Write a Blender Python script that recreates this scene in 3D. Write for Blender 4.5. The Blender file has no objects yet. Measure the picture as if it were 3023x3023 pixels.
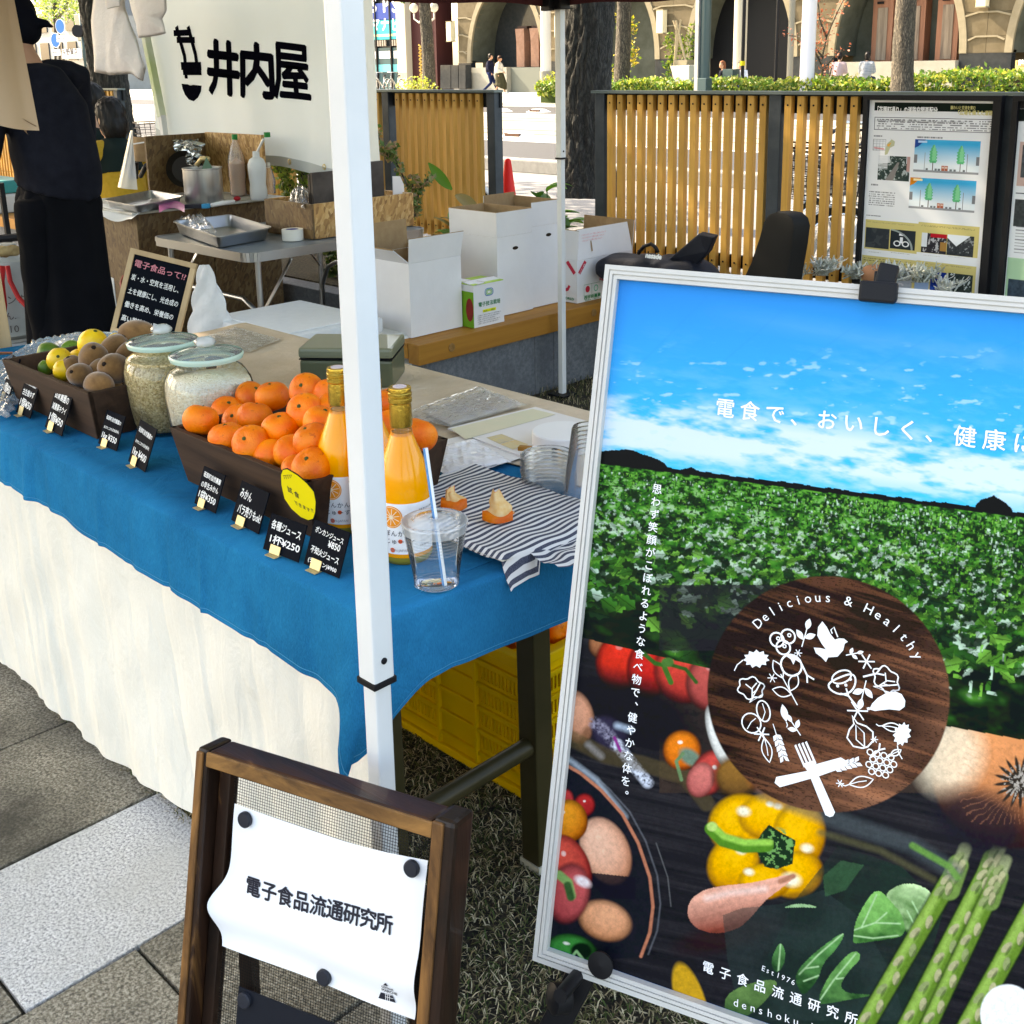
import bpy,bmesh,math,random
import numpy as np
from mathutils import Vector,Matrix
random.seed(7);rng=np.random.default_rng(7)
SC=bpy.context.scene
COL=SC.collection
rad=math.radians
F=3400.0;PX=1511.5;PY=1010.0;HC=1.4;TH=rad(13.56);RO=rad(1.0)
r2=math.sqrt(.5)
def _yw(v):return Vector(((v[0]-v[1])*r2,(v[0]+v[1])*r2,v[2]))
_R0=Vector((1,0,0));_F0=Vector((0,math.cos(TH),-math.sin(TH)));_U0=Vector((0,math.sin(TH),math.cos(TH)))
CR=_yw(_R0*math.cos(RO)-_U0*math.sin(RO));CU=_yw(_U0*math.cos(RO)+_R0*math.sin(RO));CF=_yw(_F0)
CC=Vector((0,0,HC))
cd=bpy.data.cameras.new('camera');cam=bpy.data.objects.new('camera',cd);COL.objects.link(cam)
cd.sensor_width=36;cd.lens=F/3023*36;cd.shift_y=-(1511.5-PY)/3023
cd.clip_start=.05;cd.clip_end=2000
m=Matrix.Identity(4)
for i in range(3):
 m[i][0]=CR[i];m[i][1]=CU[i];m[i][2]=-CF[i];m[i][3]=CC[i]
cam.matrix_world=m
SC.camera=cam
SC.cycles.transparent_max_bounces=32
SUN_EL=rad(40);SUN_DIR=Vector((-.975,-.22,0)).normalized()*math.cos(SUN_EL)+Vector((0,0,math.sin(SUN_EL)))
w=bpy.data.worlds.new('World');SC.world=w;w.use_nodes=True
nt=w.node_tree;sky=nt.nodes.new('ShaderNodeTexSky');sky.sky_type='NISHITA';sky.sun_disc=False
sky.sun_elevation=SUN_EL;sky.sun_rotation=math.atan2(SUN_DIR.x,SUN_DIR.y);sky.air_density=1.0;sky.dust_density=2.5
nt.links.new(sky.outputs[0],nt.nodes['Background'].inputs[0]);nt.nodes['Background'].inputs[1].default_value=.15
sl=bpy.data.lights.new('sun','SUN');sl.energy=3.0;sl.angle=rad(.5);sl.color=(1,.95,.87)
so=bpy.data.objects.new('sun',sl);COL.objects.link(so);so.rotation_euler=SUN_DIR.to_track_quat('Z','Y').to_euler()
SC.view_settings.view_transform='Standard';SC.view_settings.look='None'
SC.view_settings.exposure=2.55;SC.view_settings.gamma=1;SC.view_settings.use_curve_mapping=False
SC.view_settings.use_white_balance=True;SC.view_settings.white_balance_temperature=8350;SC.view_settings.white_balance_tint=11
def ray(px,py):return CF+CR*((px-PX)/F)-CU*((py-PY)/F)
def onpl(px,py,o,n):
 d=ray(px,py);n=Vector(n);k=(Vector(o)-CC).dot(n)/d.dot(n);return CC+d*k
def W(px,py,h=0.):return onpl(px,py,(0,0,h),(0,0,1))
def T(px,py,t):return onpl(px,py,(0,t,0),(0,1,0))
def S(px,py,s):return onpl(px,py,(s,0,0),(1,0,0))
class PF:
 def __init__(s,o,r,u):s.o=Vector(o);s.r=Vector(r).normalized();s.u=Vector(u).normalized();s.n=s.r.cross(s.u)
 def at(s,px,py):return onpl(px,py,s.o,s.n)
 def p(s,a,b,c=0):return s.o+s.r*a+s.u*b+s.n*c
 def uv(s,px,py):
  q=s.at(px,py)-s.o;k=s.r.dot(s.u);a,b=q.dot(s.r),q.dot(s.u);return(a-k*b)/(1-k*k),(b-k*a)/(1-k*k)
RM={}
def link(o):COL.objects.link(o);return o
def tag(o,label=None,cat=None,group=None,kind=None):
 if label:o['label']=label
 if cat:o['category']=cat
 if group:o['group']=group
 if kind:o['kind']=kind
 return o
def thing(name,label,cat,loc=(0,0,0),rz=0,group=None):
 o=link(bpy.data.objects.new(name,None));o.location=loc;o.rotation_euler=(0,0,rz);o.empty_display_size=.05
 RM[o]=Matrix.Translation(Vector(loc))@Matrix.Rotation(rz,4,'Z')
 return tag(o,label,cat,group)
def setpar(o,p):
 o.parent=p
 if p in RM:o.matrix_parent_inverse=RM[p].inverted()
def dup(root,loc,rz=0,label=None,skip=()):
 r=root.copy();link(r);r.location=loc;r.rotation_euler=(0,0,rz)
 if label:r['label']=label
 def rec(a,b):
  for ch in list(a.children):
   if ch in skip:continue
   c=ch.copy();link(c);c.parent=b;rec(ch,c)
 rec(root,r);return r
class MB:
 def __init__(s):s.v=[];s.f=[];s.mi=[]
 def add(s,vs,fs,mi=0):
  b=len(s.v);s.v+=[tuple(x)for x in vs];s.f+=[tuple(i+b for i in f)for f in fs];s.mi+=[mi]*len(fs);return s
 def hexa(s,p,mi=0):
  return s.add(p,[(0,3,2,1),(4,5,6,7),(0,1,5,4),(1,2,6,5),(2,3,7,6),(3,0,4,7)],mi)
 def box(s,x0,x1,y0,y1,z0,z1,mi=0):
  return s.hexa([(x0,y0,z0),(x1,y0,z0),(x1,y1,z0),(x0,y1,z0),(x0,y0,z1),(x1,y0,z1),(x1,y1,z1),(x0,y1,z1)],mi)
 def obox(s,c,a,b,d,mi=0):
  c=Vector(c);a=Vector(a);b=Vector(b);d=Vector(d)
  return s.hexa([c-a-b-d,c+a-b-d,c+a+b-d,c-a+b-d,c-a-b+d,c+a-b+d,c+a+b+d,c-a+b+d],mi)
 def bar(s,p,q,w,h=None,up=(0,0,1),mi=0):
  p=Vector(p);q=Vector(q);d=(q-p);L=d.length;d.normalize();up=Vector(up)
  if abs(d.dot(up))>.98:up=Vector((0,1,0))
  a=d.cross(up).normalized();b=a.cross(d).normalized();h=h or w
  return s.obox((p+q)/2,d*(L/2),a*(w/2),b*(h/2),mi)
 def tube(s,pts,r,seg=8,mi=0,caps=True,flat=1.0):
  pts=[Vector(p)for p in pts];n=len(pts)
  rs=r if isinstance(r,(list,tuple))else[r]*n
  rings=[];prev=None
  for i,p in enumerate(pts):
   d=(pts[min(i+1,n-1)]-pts[max(i-1,0)]).normalized()
   if prev is None:
    up=Vector((0,0,1))if abs(d.z)<.9 else Vector((1,0,0))
    a=d.cross(up).normalized()
   else:a=(prev-d*prev.dot(d)).normalized()
   prev=a;b=d.cross(a)
   rr=rs[i];ra,rb=rr if isinstance(rr,(list,tuple))else(rr,rr*flat)
   rings.append([p+a*(ra*math.cos(2*math.pi*k/seg))+b*(rb*math.sin(2*math.pi*k/seg))for k in range(seg)])
  vs=[v for R in rings for v in R];fs=[]
  for i in range(n-1):
   for k in range(seg):
    k2=(k+1)%seg;fs.append((i*seg+k,i*seg+k2,(i+1)*seg+k2,(i+1)*seg+k))
  if caps:fs.append(tuple(range(seg))[::-1]);fs.append(tuple((n-1)*seg+k for k in range(seg)))
  return s.add(vs,fs,mi)
 def lathe(s,prof,c=(0,0,0),seg=24,mi=0,ax=None,caps=True,sx=1,sy=1):
  c=Vector(c);vs=[];n=len(prof)
  q=Vector((0,0,1)).rotation_difference(Vector(ax))if ax is not None else None
  for r,z in prof:
   for k in range(seg):
    a=2*math.pi*k/seg;p=Vector((r*math.cos(a)*sx,r*math.sin(a)*sy,z))
    if q:p=q@p
    vs.append(c+p)
  fs=[]
  for i in range(n-1):
   for k in range(seg):
    k2=(k+1)%seg;fs.append((i*seg+k,i*seg+k2,(i+1)*seg+k2,(i+1)*seg+k))
  if caps:
   if prof[0][0]>1e-5:fs.append(tuple(range(seg))[::-1])
   if prof[-1][0]>1e-5:fs.append(tuple((n-1)*seg+k for k in range(seg)))
  return s.add(vs,fs,mi)
 def ell(s,c,rx,ry,rz,seg=14,rings=9,rot=None,mi=0,fn=None):
  c=Vector(c);vs=[]
  for i in range(rings+1):
   ph=math.pi*i/rings
   for k in range(seg):
    a=2*math.pi*k/seg;u=Vector((math.sin(ph)*math.cos(a),math.sin(ph)*math.sin(a),-math.cos(ph)))
    f=fn(u)if fn else 1
    p=Vector((u.x*rx,u.y*ry,u.z*rz))*f
    if rot:p=rot@p
    vs.append(c+p)
  fs=[]
  for i in range(rings):
   for k in range(seg):
    k2=(k+1)%seg;fs.append((i*seg+k,i*seg+k2,(i+1)*seg+k2,(i+1)*seg+k))
  return s.add(vs,fs,mi)
 def grid(s,fn,nu,nv,mi=0,closeu=False):
  vs=[fn(i/nu,j/nv)for j in range(nv+1)for i in range(nu+1)]
  fs=[(j*(nu+1)+i,j*(nu+1)+i+1,(j+1)*(nu+1)+i+1,(j+1)*(nu+1)+i)for j in range(nv)for i in range(nu)]
  return s.add(vs,fs,mi)
 def poly(s,pts,mi=0):return s.add(pts,[tuple(range(len(pts)))],mi)
 def prism(s,pts,d,mi=0):
  n=len(pts);d=Vector(d);pts=[Vector(p)for p in pts]
  fs=[tuple(range(n))[::-1],tuple(range(n,2*n))]+[(i,(i+1)%n,n+(i+1)%n,n+i)for i in range(n)]
  return s.add(pts+[p+d for p in pts],fs,mi)
 def xf(s,fn,a=0):s.v[a:]=[tuple(fn(Vector(p)))for p in s.v[a:]];return s
 def mesh(s,name='m',bev=0,merge=0,tri=False):
  me=bpy.data.meshes.new(name);me.from_pydata(s.v,[],s.f);me.update()
  if any(s.mi):me.polygons.foreach_set('material_index',s.mi)
  bm=bmesh.new();bm.from_mesh(me)
  if merge:bmesh.ops.remove_doubles(bm,verts=bm.verts,dist=merge)
  if len(bm.faces)>1:bmesh.ops.recalc_face_normals(bm,faces=bm.faces)
  if bev:
   es=[e for e in bm.edges if len(e.link_faces)==2 and e.calc_face_angle(0)>.6]
   bmesh.ops.bevel(bm,geom=es,offset=bev,segments=2,affect='EDGES',profile=.6,clamp_overlap=True)
  bm.to_mesh(me);bm.free();me.name=name
  return me
 def build(s,name,mat,parent=None,smooth=False,bev=0,merge=0,kind=None,lab=None):
  me=s.mesh(name,bev,merge)
  return mobj(name,me,mat,parent,smooth,kind,lab)
def mobj(name,me,mat,parent=None,smooth=False,kind=None,lab=None):
 for mm in(mat if isinstance(mat,(list,tuple))else[mat]):me.materials.append(mm)
 if smooth:
  if smooth is True:me.polygons.foreach_set('use_smooth',[True]*len(me.polygons))
  else:
   me.polygons.foreach_set('use_smooth',[True]*len(me.polygons))
   bm=bmesh.new();bm.from_mesh(me)
   for e in bm.edges:
    if len(e.link_faces)!=2 or e.calc_face_angle(0)>smooth:e.smooth=False
   bm.to_mesh(me);bm.free()
 o=link(bpy.data.objects.new(name,me))
 if parent is not None:setpar(o,parent)
 if kind:o['kind']=kind
 if lab:o['label']=lab
 return o
def evalmesh(o):
 dg=bpy.context.evaluated_depsgraph_get();dg.update();return bpy.data.meshes.new_from_object(o.evaluated_get(dg))
def fuse(mb,vox=.012,sm=4):
 me=mb.mesh('tmp');o=link(bpy.data.objects.new('tmp',me))
 r=o.modifiers.new('r','REMESH');r.mode='VOXEL';r.voxel_size=vox
 if sm:s_=o.modifiers.new('s','SMOOTH');s_.iterations=sm;s_.factor=.5
 out=evalmesh(o);bpy.data.objects.remove(o);bpy.data.meshes.remove(me);out.materials.clear();return out
_tc=bpy.data.curves.new('txt','FONT');_to=link(bpy.data.objects.new('txt',_tc))
def textmesh(body,size=1,bold=0,align='LEFT',space=1,line=1):
 _tc.body=body;_tc.size=size;_tc.offset=bold;_tc.align_x=align;_tc.space_character=space;_tc.space_line=line
 _tc.resolution_u=2
 bpy.context.view_layer.update();return evalmesh(_to)
def thicken(me,r):
 if r<=0:return me
 co=np.empty(len(me.vertices)*3);me.vertices.foreach_get('co',co);co=co.reshape(-1,3);fs=[tuple(p.vertices)for p in me.polygons];V=[];Fs=[]
 for k in range(5):
  d=np.array([(0,0),(1,.3),(-1,-.3),(-.3,1),(.3,-1)][k])*r;c=co.copy();c[:,0]+=d[0];c[:,1]+=d[1];c[:,2]=k;V+=c.tolist();Fs+=[tuple(i+k*len(co)for i in f)for f in fs]
 m2=bpy.data.meshes.new('t');m2.from_pydata(V,[],Fs);m2.update();bpy.data.meshes.remove(me);return m2
def text(body,fr,a,b,size,mat,parent,bold=0,name='lettering',align='LEFT',sx=1,rot=0,off=.0012,warp=None,space=1,shear=0,line=1,fit=None,lab=None):
 me=thicken(textmesh(body,size,0,align,space,line),bold)
 n=len(me.vertices)
 if not n:return None
 co=np.empty(n*3);me.vertices.foreach_get('co',co);co=co.reshape(-1,3)
 if fit:sx=fit/max(1e-6,co[:,0].max()-co[:,0].min());co[:,0]-=co[:,0].min()
 x=co[:,0]*sx+co[:,1]*shear;y=co[:,1];c,s_=math.cos(rot),math.sin(rot)
 X=a+x*c-y*s_;Y=b+x*s_+y*c
 if warp:pts=[warp(X[i],Y[i])for i in range(n)]
 else:
  o=np.array(fr.o);pts=(o+np.outer(X,fr.r)+np.outer(Y,fr.u)+np.outer(off+co[:,2]*4e-6,fr.n))
 me.vertices.foreach_set('co',np.array([tuple(p)for p in pts]).ravel()if warp else pts.ravel());me.update()
 return mobj(name,me,mat,parent,lab=lab)
def strokes(lines,wdt,fr,px=True,off=.0012,warp=None,mb=None):
 mb=mb or MB()
 for i_,ln in enumerate(lines):
  w_=wdt
  if isinstance(ln,dict):w_=ln['w'];ln=ln['p']
  pts=[fr.uv(*p)for p in ln]if px else ln
  L,R_=[],[]
  for i,p in enumerate(pts):
   q0=pts[max(i-1,0)];q1=pts[min(i+1,len(pts)-1)]
   dx,dy=q1[0]-q0[0],q1[1]-q0[1];d=math.hypot(dx,dy)or 1;nx,ny=-dy/d*w_/2,dx/d*w_/2
   L.append((p[0]+nx,p[1]+ny));R_.append((p[0]-nx,p[1]-ny))
  g=warp or(lambda a,b:fr.p(a,b,off+i_*2e-5))
  vs=[g(*p)for p in L]+[g(*p)for p in R_];n=len(pts)
  mb.add(vs,[(i,i+1,n+i+1,n+i)for i in range(n-1)])
 return mb
MT={}
def nodes(name):
 mt=bpy.data.materials.new(name);mt.use_nodes=True;t=mt.node_tree
 return mt,t,t.nodes['Principled BSDF']
def _n(t,k,**kw):
 x=t.nodes.new(k)
 for a,b in kw.items():
  if a in x.inputs.keys():x.inputs[a].default_value=b
  else:setattr(x,a,b)
 return x
def coords(t,sc=(1,1,1),rot=(0,0,0)):
 tc=t.nodes.new('ShaderNodeTexCoord');mp=t.nodes.new('ShaderNodeMapping');mp.inputs['Scale'].default_value=sc;mp.inputs['Rotation'].default_value=rot
 t.links.new(tc.outputs['Object'],mp.inputs[0]);return mp.outputs[0]
def ramp(t,src,stops):
 r=t.nodes.new('ShaderNodeValToRGB');e=r.color_ramp.elements
 while len(e)<len(stops):e.new(.5)
 for x,(p,c)in zip(e,stops):x.position=p;x.color=(*c,1)if len(c)==3 else c
 t.links.new(src,r.inputs[0]);return r.outputs[0]
def M(name,col,rough=.6,col2=None,sc=8,bump=0,bsc=60,metal=0,coat=0,st=(1,1,1),trans=0,alpha=1,emit=0,spec=.22,rnd=0,sheen=0,sub=0,ior=1.45,det=4):
 if name in MT:return MT[name]
 mt,t,b=nodes(name);b.inputs['Base Color'].default_value=(*col,1)
 b.inputs['Roughness'].default_value=rough;b.inputs['Metallic'].default_value=metal;b.inputs['Coat Weight'].default_value=coat
 b.inputs['Transmission Weight'].default_value=trans;b.inputs['Alpha'].default_value=alpha;b.inputs['Specular IOR Level'].default_value=spec
 b.inputs['Sheen Weight'].default_value=sheen;b.inputs['Subsurface Weight'].default_value=sub;b.inputs['IOR'].default_value=ior
 if sub:b.inputs['Subsurface Radius'].default_value=(.02,.01,.005)
 if emit:b.inputs['Emission Color'].default_value=(*col,1);b.inputs['Emission Strength'].default_value=emit
 src=None
 if col2 is not None:
  cv=coords(t,st);nz=_n(t,'ShaderNodeTexNoise',Scale=sc,Detail=det,Roughness=.6);t.links.new(cv,nz.inputs[0])
  src=ramp(t,nz.outputs[0],[(.32,col),(.68,col2)])
  t.links.new(src,b.inputs['Base Color'])
 if rnd:
  oi=t.nodes.new('ShaderNodeObjectInfo');hs=t.nodes.new('ShaderNodeHueSaturation')
  mr=_n(t,'ShaderNodeMapRange');mr.inputs['To Min'].default_value=1-rnd;mr.inputs['To Max'].default_value=1+rnd
  t.links.new(oi.outputs['Random'],mr.inputs[0]);t.links.new(mr.outputs[0],hs.inputs['Value'])
  if src:t.links.new(src,hs.inputs['Color'])
  else:hs.inputs['Color'].default_value=(*col,1)
  t.links.new(hs.outputs[0],b.inputs['Base Color'])
 if bump:
  cv=coords(t,st);nz=_n(t,'ShaderNodeTexNoise',Scale=bsc,Detail=5,Roughness=.65);t.links.new(cv,nz.inputs[0])
  bp=_n(t,'ShaderNodeBump',Strength=min(1,bump),Distance=.02/bsc*60*.25);t.links.new(nz.outputs[0],bp.inputs['Height']);t.links.new(bp.outputs[0],b.inputs['Normal'])
 MT[name]=mt;return mt
def wood(name,c1,c2,c3=None,ax=0,sc=30,rough=.5,stretch=.06,bump=.15,rnd=.15,coat=0):
 if name in MT:return MT[name]
 mt,t,b=nodes(name);s_=[1,1,1];s_[ax]=stretch
 cv=coords(t,s_);oi=t.nodes.new('ShaderNodeObjectInfo');ad=_n(t,'ShaderNodeVectorMath',operation='ADD')
 sc_=_n(t,'ShaderNodeVectorMath',operation='SCALE');sc_.inputs['Scale'].default_value=7.3
 t.links.new(oi.outputs['Random'],sc_.inputs[0]);t.links.new(cv,ad.inputs[0]);t.links.new(sc_.outputs[0],ad.inputs[1])
 nz=_n(t,'ShaderNodeTexNoise',Scale=sc,Detail=6,Roughness=.62,Distortion=.6);t.links.new(ad.outputs[0],nz.inputs[0])
 st=[(.3,c1),(.62,c2)]+([(.78,c3)]if c3 else[])
 col=ramp(t,nz.outputs[0],st)
 hs=t.nodes.new('ShaderNodeHueSaturation');mr=_n(t,'ShaderNodeMapRange');mr.inputs['To Min'].default_value=1-rnd;mr.inputs['To Max'].default_value=1+rnd
 t.links.new(oi.outputs['Random'],mr.inputs[0]);t.links.new(mr.outputs[0],hs.inputs['Value']);t.links.new(col,hs.inputs['Color']);t.links.new(hs.outputs[0],b.inputs['Base Color'])
 b.inputs['Roughness'].default_value=rough;b.inputs['Coat Weight'].default_value=coat;b.inputs['Specular IOR Level'].default_value=.25
 bp=_n(t,'ShaderNodeBump',Strength=bump,Distance=.003);t.links.new(nz.outputs[0],bp.inputs['Height']);t.links.new(bp.outputs[0],b.inputs['Normal'])
 MT[name]=mt;return mt
def osb(name='osb',dark=1.0):
 if name in MT:return MT[name]
 mt,t,b=nodes(name);cv=coords(t,(1,1,1),(.4,.3,.6))
 nz=_n(t,'ShaderNodeTexNoise',Scale=9,Detail=2);t.links.new(cv,nz.inputs[0])
 mx=_n(t,'ShaderNodeMixRGB',Fac=.035);t.links.new(cv,mx.inputs[1]);t.links.new(nz.outputs['Color'],mx.inputs[2])
 mp=t.nodes.new('ShaderNodeMapping');mp.inputs['Scale'].default_value=(1,1,.35);t.links.new(mx.outputs[0],mp.inputs[0])
 vo=_n(t,'ShaderNodeTexVoronoi',Scale=95,Randomness=1);t.links.new(mp.outputs[0],vo.inputs[0])
 sp=t.nodes.new('ShaderNodeSeparateColor');t.links.new(vo.outputs['Color'],sp.inputs[0])
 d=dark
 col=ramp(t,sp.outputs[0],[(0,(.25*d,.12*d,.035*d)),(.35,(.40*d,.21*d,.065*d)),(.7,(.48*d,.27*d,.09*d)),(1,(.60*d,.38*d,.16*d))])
 t.links.new(col,b.inputs['Base Color']);b.inputs['Roughness'].default_value=.6
 bp=_n(t,'ShaderNodeBump',Strength=.3,Distance=.001);t.links.new(sp.outputs[1],bp.inputs['Height']);t.links.new(bp.outputs[0],b.inputs['Normal'])
 MT[name]=mt;return mt
def speck(name,c1,c2,c3,sc=300,rough=.8,bump=.3,patch=None,psc=3,pamt=.5):
 if name in MT:return MT[name]
 mt,t,b=nodes(name);cv=coords(t)
 nz=_n(t,'ShaderNodeTexNoise',Scale=sc,Detail=3,Roughness=.7);t.links.new(cv,nz.inputs[0])
 col=ramp(t,nz.outputs[0],[(.36,c1),(.5,c2),(.64,c3)])
 if patch:
  n2=_n(t,'ShaderNodeTexNoise',Scale=psc,Detail=5,Roughness=.6);t.links.new(cv,n2.inputs[0])
  f=ramp(t,n2.outputs[0],[(.4,(0,0,0)),(.65,(pamt,pamt,pamt))])
  mx=_n(t,'ShaderNodeMixRGB');t.links.new(f,mx.inputs[0]);t.links.new(col,mx.inputs[1]);mx.inputs[2].default_value=(*patch,1);col=mx.outputs[0]
 t.links.new(col,b.inputs['Base Color']);b.inputs['Roughness'].default_value=rough
 bp=_n(t,'ShaderNodeBump',Strength=bump,Distance=.002);t.links.new(nz.outputs[0],bp.inputs['Height']);t.links.new(bp.outputs[0],b.inputs['Normal'])
 MT[name]=mt;return mt
def weave(name,c1,c2,sc=900,rough=.85,bump=.25,fold=None):
 if name in MT:return MT[name]
 mt,t,b=nodes(name);cv=coords(t)
 w1=_n(t,'ShaderNodeTexNoise',Scale=sc,Detail=2,Roughness=.7);cx=coords(t,(1,1,.15));t.links.new(cx,w1.inputs[0])
 n2=_n(t,'ShaderNodeTexNoise',Scale=6,Detail=5,Roughness=.6);t.links.new(cv,n2.inputs[0])
 mx=_n(t,'ShaderNodeMath',operation='ADD');t.links.new(w1.outputs[0],mx.inputs[0]);t.links.new(n2.outputs[0],mx.inputs[1])
 hf=_n(t,'ShaderNodeMath',operation='MULTIPLY');hf.inputs[1].default_value=.5;t.links.new(mx.outputs[0],hf.inputs[0])
 col=ramp(t,hf.outputs[0],[(.38,c1),(.62,c2)])
 t.links.new(col,b.inputs['Base Color']);b.inputs['Roughness'].default_value=rough;b.inputs['Sheen Weight'].default_value=0;b.inputs['Specular IOR Level'].default_value=.02
 n3=_n(t,'ShaderNodeTexNoise',Scale=14,Detail=6,Roughness=.55,Distortion=1.2);t.links.new(coords(t,(1.6,1,.6)),n3.inputs[0])
 bp=_n(t,'ShaderNodeBump',Strength=bump,Distance=.001);t.links.new(w1.outputs[0],bp.inputs['Height'])
 b2=_n(t,'ShaderNodeBump',Strength=.5,Distance=.012);t.links.new(n3.outputs[0],b2.inputs['Height']);t.links.new(bp.outputs[0],b2.inputs['Normal'])
 t.links.new(b2.outputs[0],b.inputs['Normal'])
 MT[name]=mt;return mt
def glass(name,col=(1,1,1),rough=.02,ior=1.45,clear=.75):
 if name in MT:return MT[name]
 mt,t,b=nodes(name);t.nodes.remove(b);out=t.nodes['Material Output']
 tr=_n(t,'ShaderNodeBsdfTransparent');tr.inputs[0].default_value=(*col,1)
 gl=_n(t,'ShaderNodeBsdfGlossy',Roughness=rough);gl.inputs[0].default_value=(1,1,1,1)
 df=_n(t,'ShaderNodeBsdfDiffuse');df.inputs[0].default_value=(.85,.87,.88,1)
 fr=_n(t,'ShaderNodeFresnel',IOR=ior);m1=_n(t,'ShaderNodeMixShader');m1.inputs[0].default_value=1-clear;t.links.new(tr.outputs[0],m1.inputs[1]);t.links.new(df.outputs[0],m1.inputs[2])
 m2=_n(t,'ShaderNodeMixShader');t.links.new(fr.outputs[0],m2.inputs[0]);t.links.new(m1.outputs[0],m2.inputs[1]);t.links.new(gl.outputs[0],m2.inputs[2])
 t.links.new(m2.outputs[0],out.inputs[0]);MT[name]=mt;return mt
WHITE=M('white_print',(.85,.85,.85),.6);BLACK=M('black_print',(.006,.006,.007),.55,spec=.2)
# ================================================================== THE SETTING
def struct(o):o['kind']='structure';return o
ASPH=speck('asphalt',(.016,.017,.019),(.028,.030,.033),(.048,.049,.052),160,.9,.4)
PAVE=speck('pale_paving',(.30,.29,.27),(.40,.39,.36),(.48,.46,.43),90,.85,.3)
SLAB=speck('granite_slab',(.085,.075,.055),(.235,.205,.15),(.43,.39,.31),170,.9,.8,(.035,.032,.022),2.6,.9)
SLABW=speck('white_granite',(.22,.22,.23),(.56,.55,.53),(.78,.77,.75),200,.9,.5,(.45,.44,.40),5,.5)
JOINT=speck('joint_soil',(.02,.018,.012),(.05,.045,.03),(.09,.08,.05),120,1,.5)
SOIL=speck('soil',(.02,.016,.01),(.05,.04,.025),(.10,.085,.05),70,1,.6)
CONC=speck('concrete',(.10,.11,.12),(.135,.145,.16),(.175,.185,.20),60,.8,.3,(.08,.088,.10),4,.7)
g=MB();g.poly([(-400,-300,-.02),(400,-300,-.02),(400,500,-.02),(-400,500,-.02)]);struct(g.build('ground',JOINT))
EDGE=.93
pave=struct(MB().box(-9,4,-3,EDGE,-.018,-.012).build('pavement',JOINT))
xs=[-1.23-.36*k for k in range(-9,0)][::-1]
lines=[2.0,1.64,1.28,.92,.56,.20,-.16,-.52,-.88,-1.23,-1.587,-1.945,-2.325,-2.70,-3.07,-3.44,-3.81,-4.2,-4.6,-5.0,-5.4,-5.8,-6.2,-6.6,-7.0]
for i in range(len(lines)-1):
 x1,x0=lines[i],lines[i+1]
 offs={10:.505,9:.69}.get(i,(i*.31)%.62)
 y=offs-.93*4
 while y<EDGE:
  y1=min(y+.93 if i not in(10,)else y+.93,EDGE)
  y0=max(y,-2.9)
  if y1>-2.8 and y1-y0>.02:
   z=random.uniform(-.0015,.0015);q=.0035
   m_=SLABW if(i==10 and y0>.3)or random.random()<.12 and not(-1.3<y0<.9 and-3<x0<0)else SLAB
   MB().box(x0+q,x1-q,y0+q,y1-q,-.012,z).build('slab',m_,pave,bev=.0015)
  y+=.93
struct(MB().poly([(-9,EDGE,-.008),(6,EDGE,-.008),(6,6,-.008),(-9,6,-.008)]).build('lawn_soil',speck('lawn_earth',(.010,.008,.005),(.028,.021,.012),(.06,.048,.028),70,1,.6)))
def blades(name,n,x0,x1,y0,y1,hmin,hmax,mats,z=-.004,dens=None):
 x=rng.uniform(x0,x1,n);y=rng.uniform(y0,y1,n)
 if dens is not None:k=dens(x,y);x,y=x[k],y[k];n=len(x)
 a=rng.uniform(0,2*np.pi,n);h=rng.uniform(hmin,hmax,n);tilt=rng.uniform(.006,.022,n);wd=rng.uniform(.0005,.0013,n)
 b=a+rng.uniform(-.6,.6,n)
 p0=np.stack([x,y,np.full(n,z)],1);nx=np.stack([-np.sin(a),np.cos(a),np.zeros(n)],1)*wd[:,None]
 p1=p0+np.stack([np.cos(a)*tilt*.5,np.sin(a)*tilt*.5,h],1);p2=p1+np.stack([np.cos(b)*tilt*.6,np.sin(b)*tilt*.6,h*rng.uniform(-.5,.3,n)],1)
 V=np.stack([p0-nx,p0+nx,p1+nx,p1-nx,p2],1).reshape(-1,3)
 i=np.arange(n)*5
 me=bpy.data.meshes.new(name);me.vertices.add(n*5);me.vertices.foreach_set('co',V.ravel())
 loops=np.concatenate([np.stack([i,i+1,i+2,i+3],1).ravel(),np.stack([i+3,i+2,i+4],1).ravel()])
 me.loops.add(len(loops));me.loops.foreach_set('vertex_index',loops.astype(np.int32))
 me.polygons.add(2*n);me.polygons.foreach_set('loop_start',np.concatenate([np.arange(n)*4,4*n+np.arange(n)*3]).astype(np.int32))
 mi=rng.integers(0,len(mats),n);me.polygons.foreach_set('material_index',np.concatenate([mi,mi]).astype(np.int32))
 me.update(calc_edges=True);me.validate()
 for m_ in mats:me.materials.append(m_)
 o=link(bpy.data.objects.new(name,me));o['kind']='stuff';return o
STRAW=[M('straw_pale',(.56,.48,.31),.85),M('straw',(.34,.28,.16),.85),M('straw_brown',(.12,.09,.05),.9),M('blade_green',(.06,.09,.025),.85),M('blade_olive',(.13,.13,.05),.85)]
blades('dry_lawn',110000,-2.4,0.1,EDGE-.02,2.3,.002,.011,STRAW)
blades('dry_lawn',34000,-4.2,-1.2,2.2,4.4,.006,.025,STRAW+[STRAW[4]])
TIM=wood('bench_timber',(.33,.135,.020),(.45,.20,.032),(.22,.085,.014),ax=1,sc=22,rough=.55)
BH=.35
pl=thing('planter','low dark grey concrete planter wall under the timber bench with boxes','planter',(-3.5,3.6,0))
MB().box(-7.0,-3.36,3.5,3.62,-.01,.262).build('wall',CONC,pl,bev=.006)
MB().box(-3.48,-3.36,2.88,3.5,-.01,.262).build('wall',CONC,pl,bev=.006)
MB().box(-3.48,-3.36,3.62,5.0,-.01,.262).build('wall',CONC,pl,bev=.006)
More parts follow.
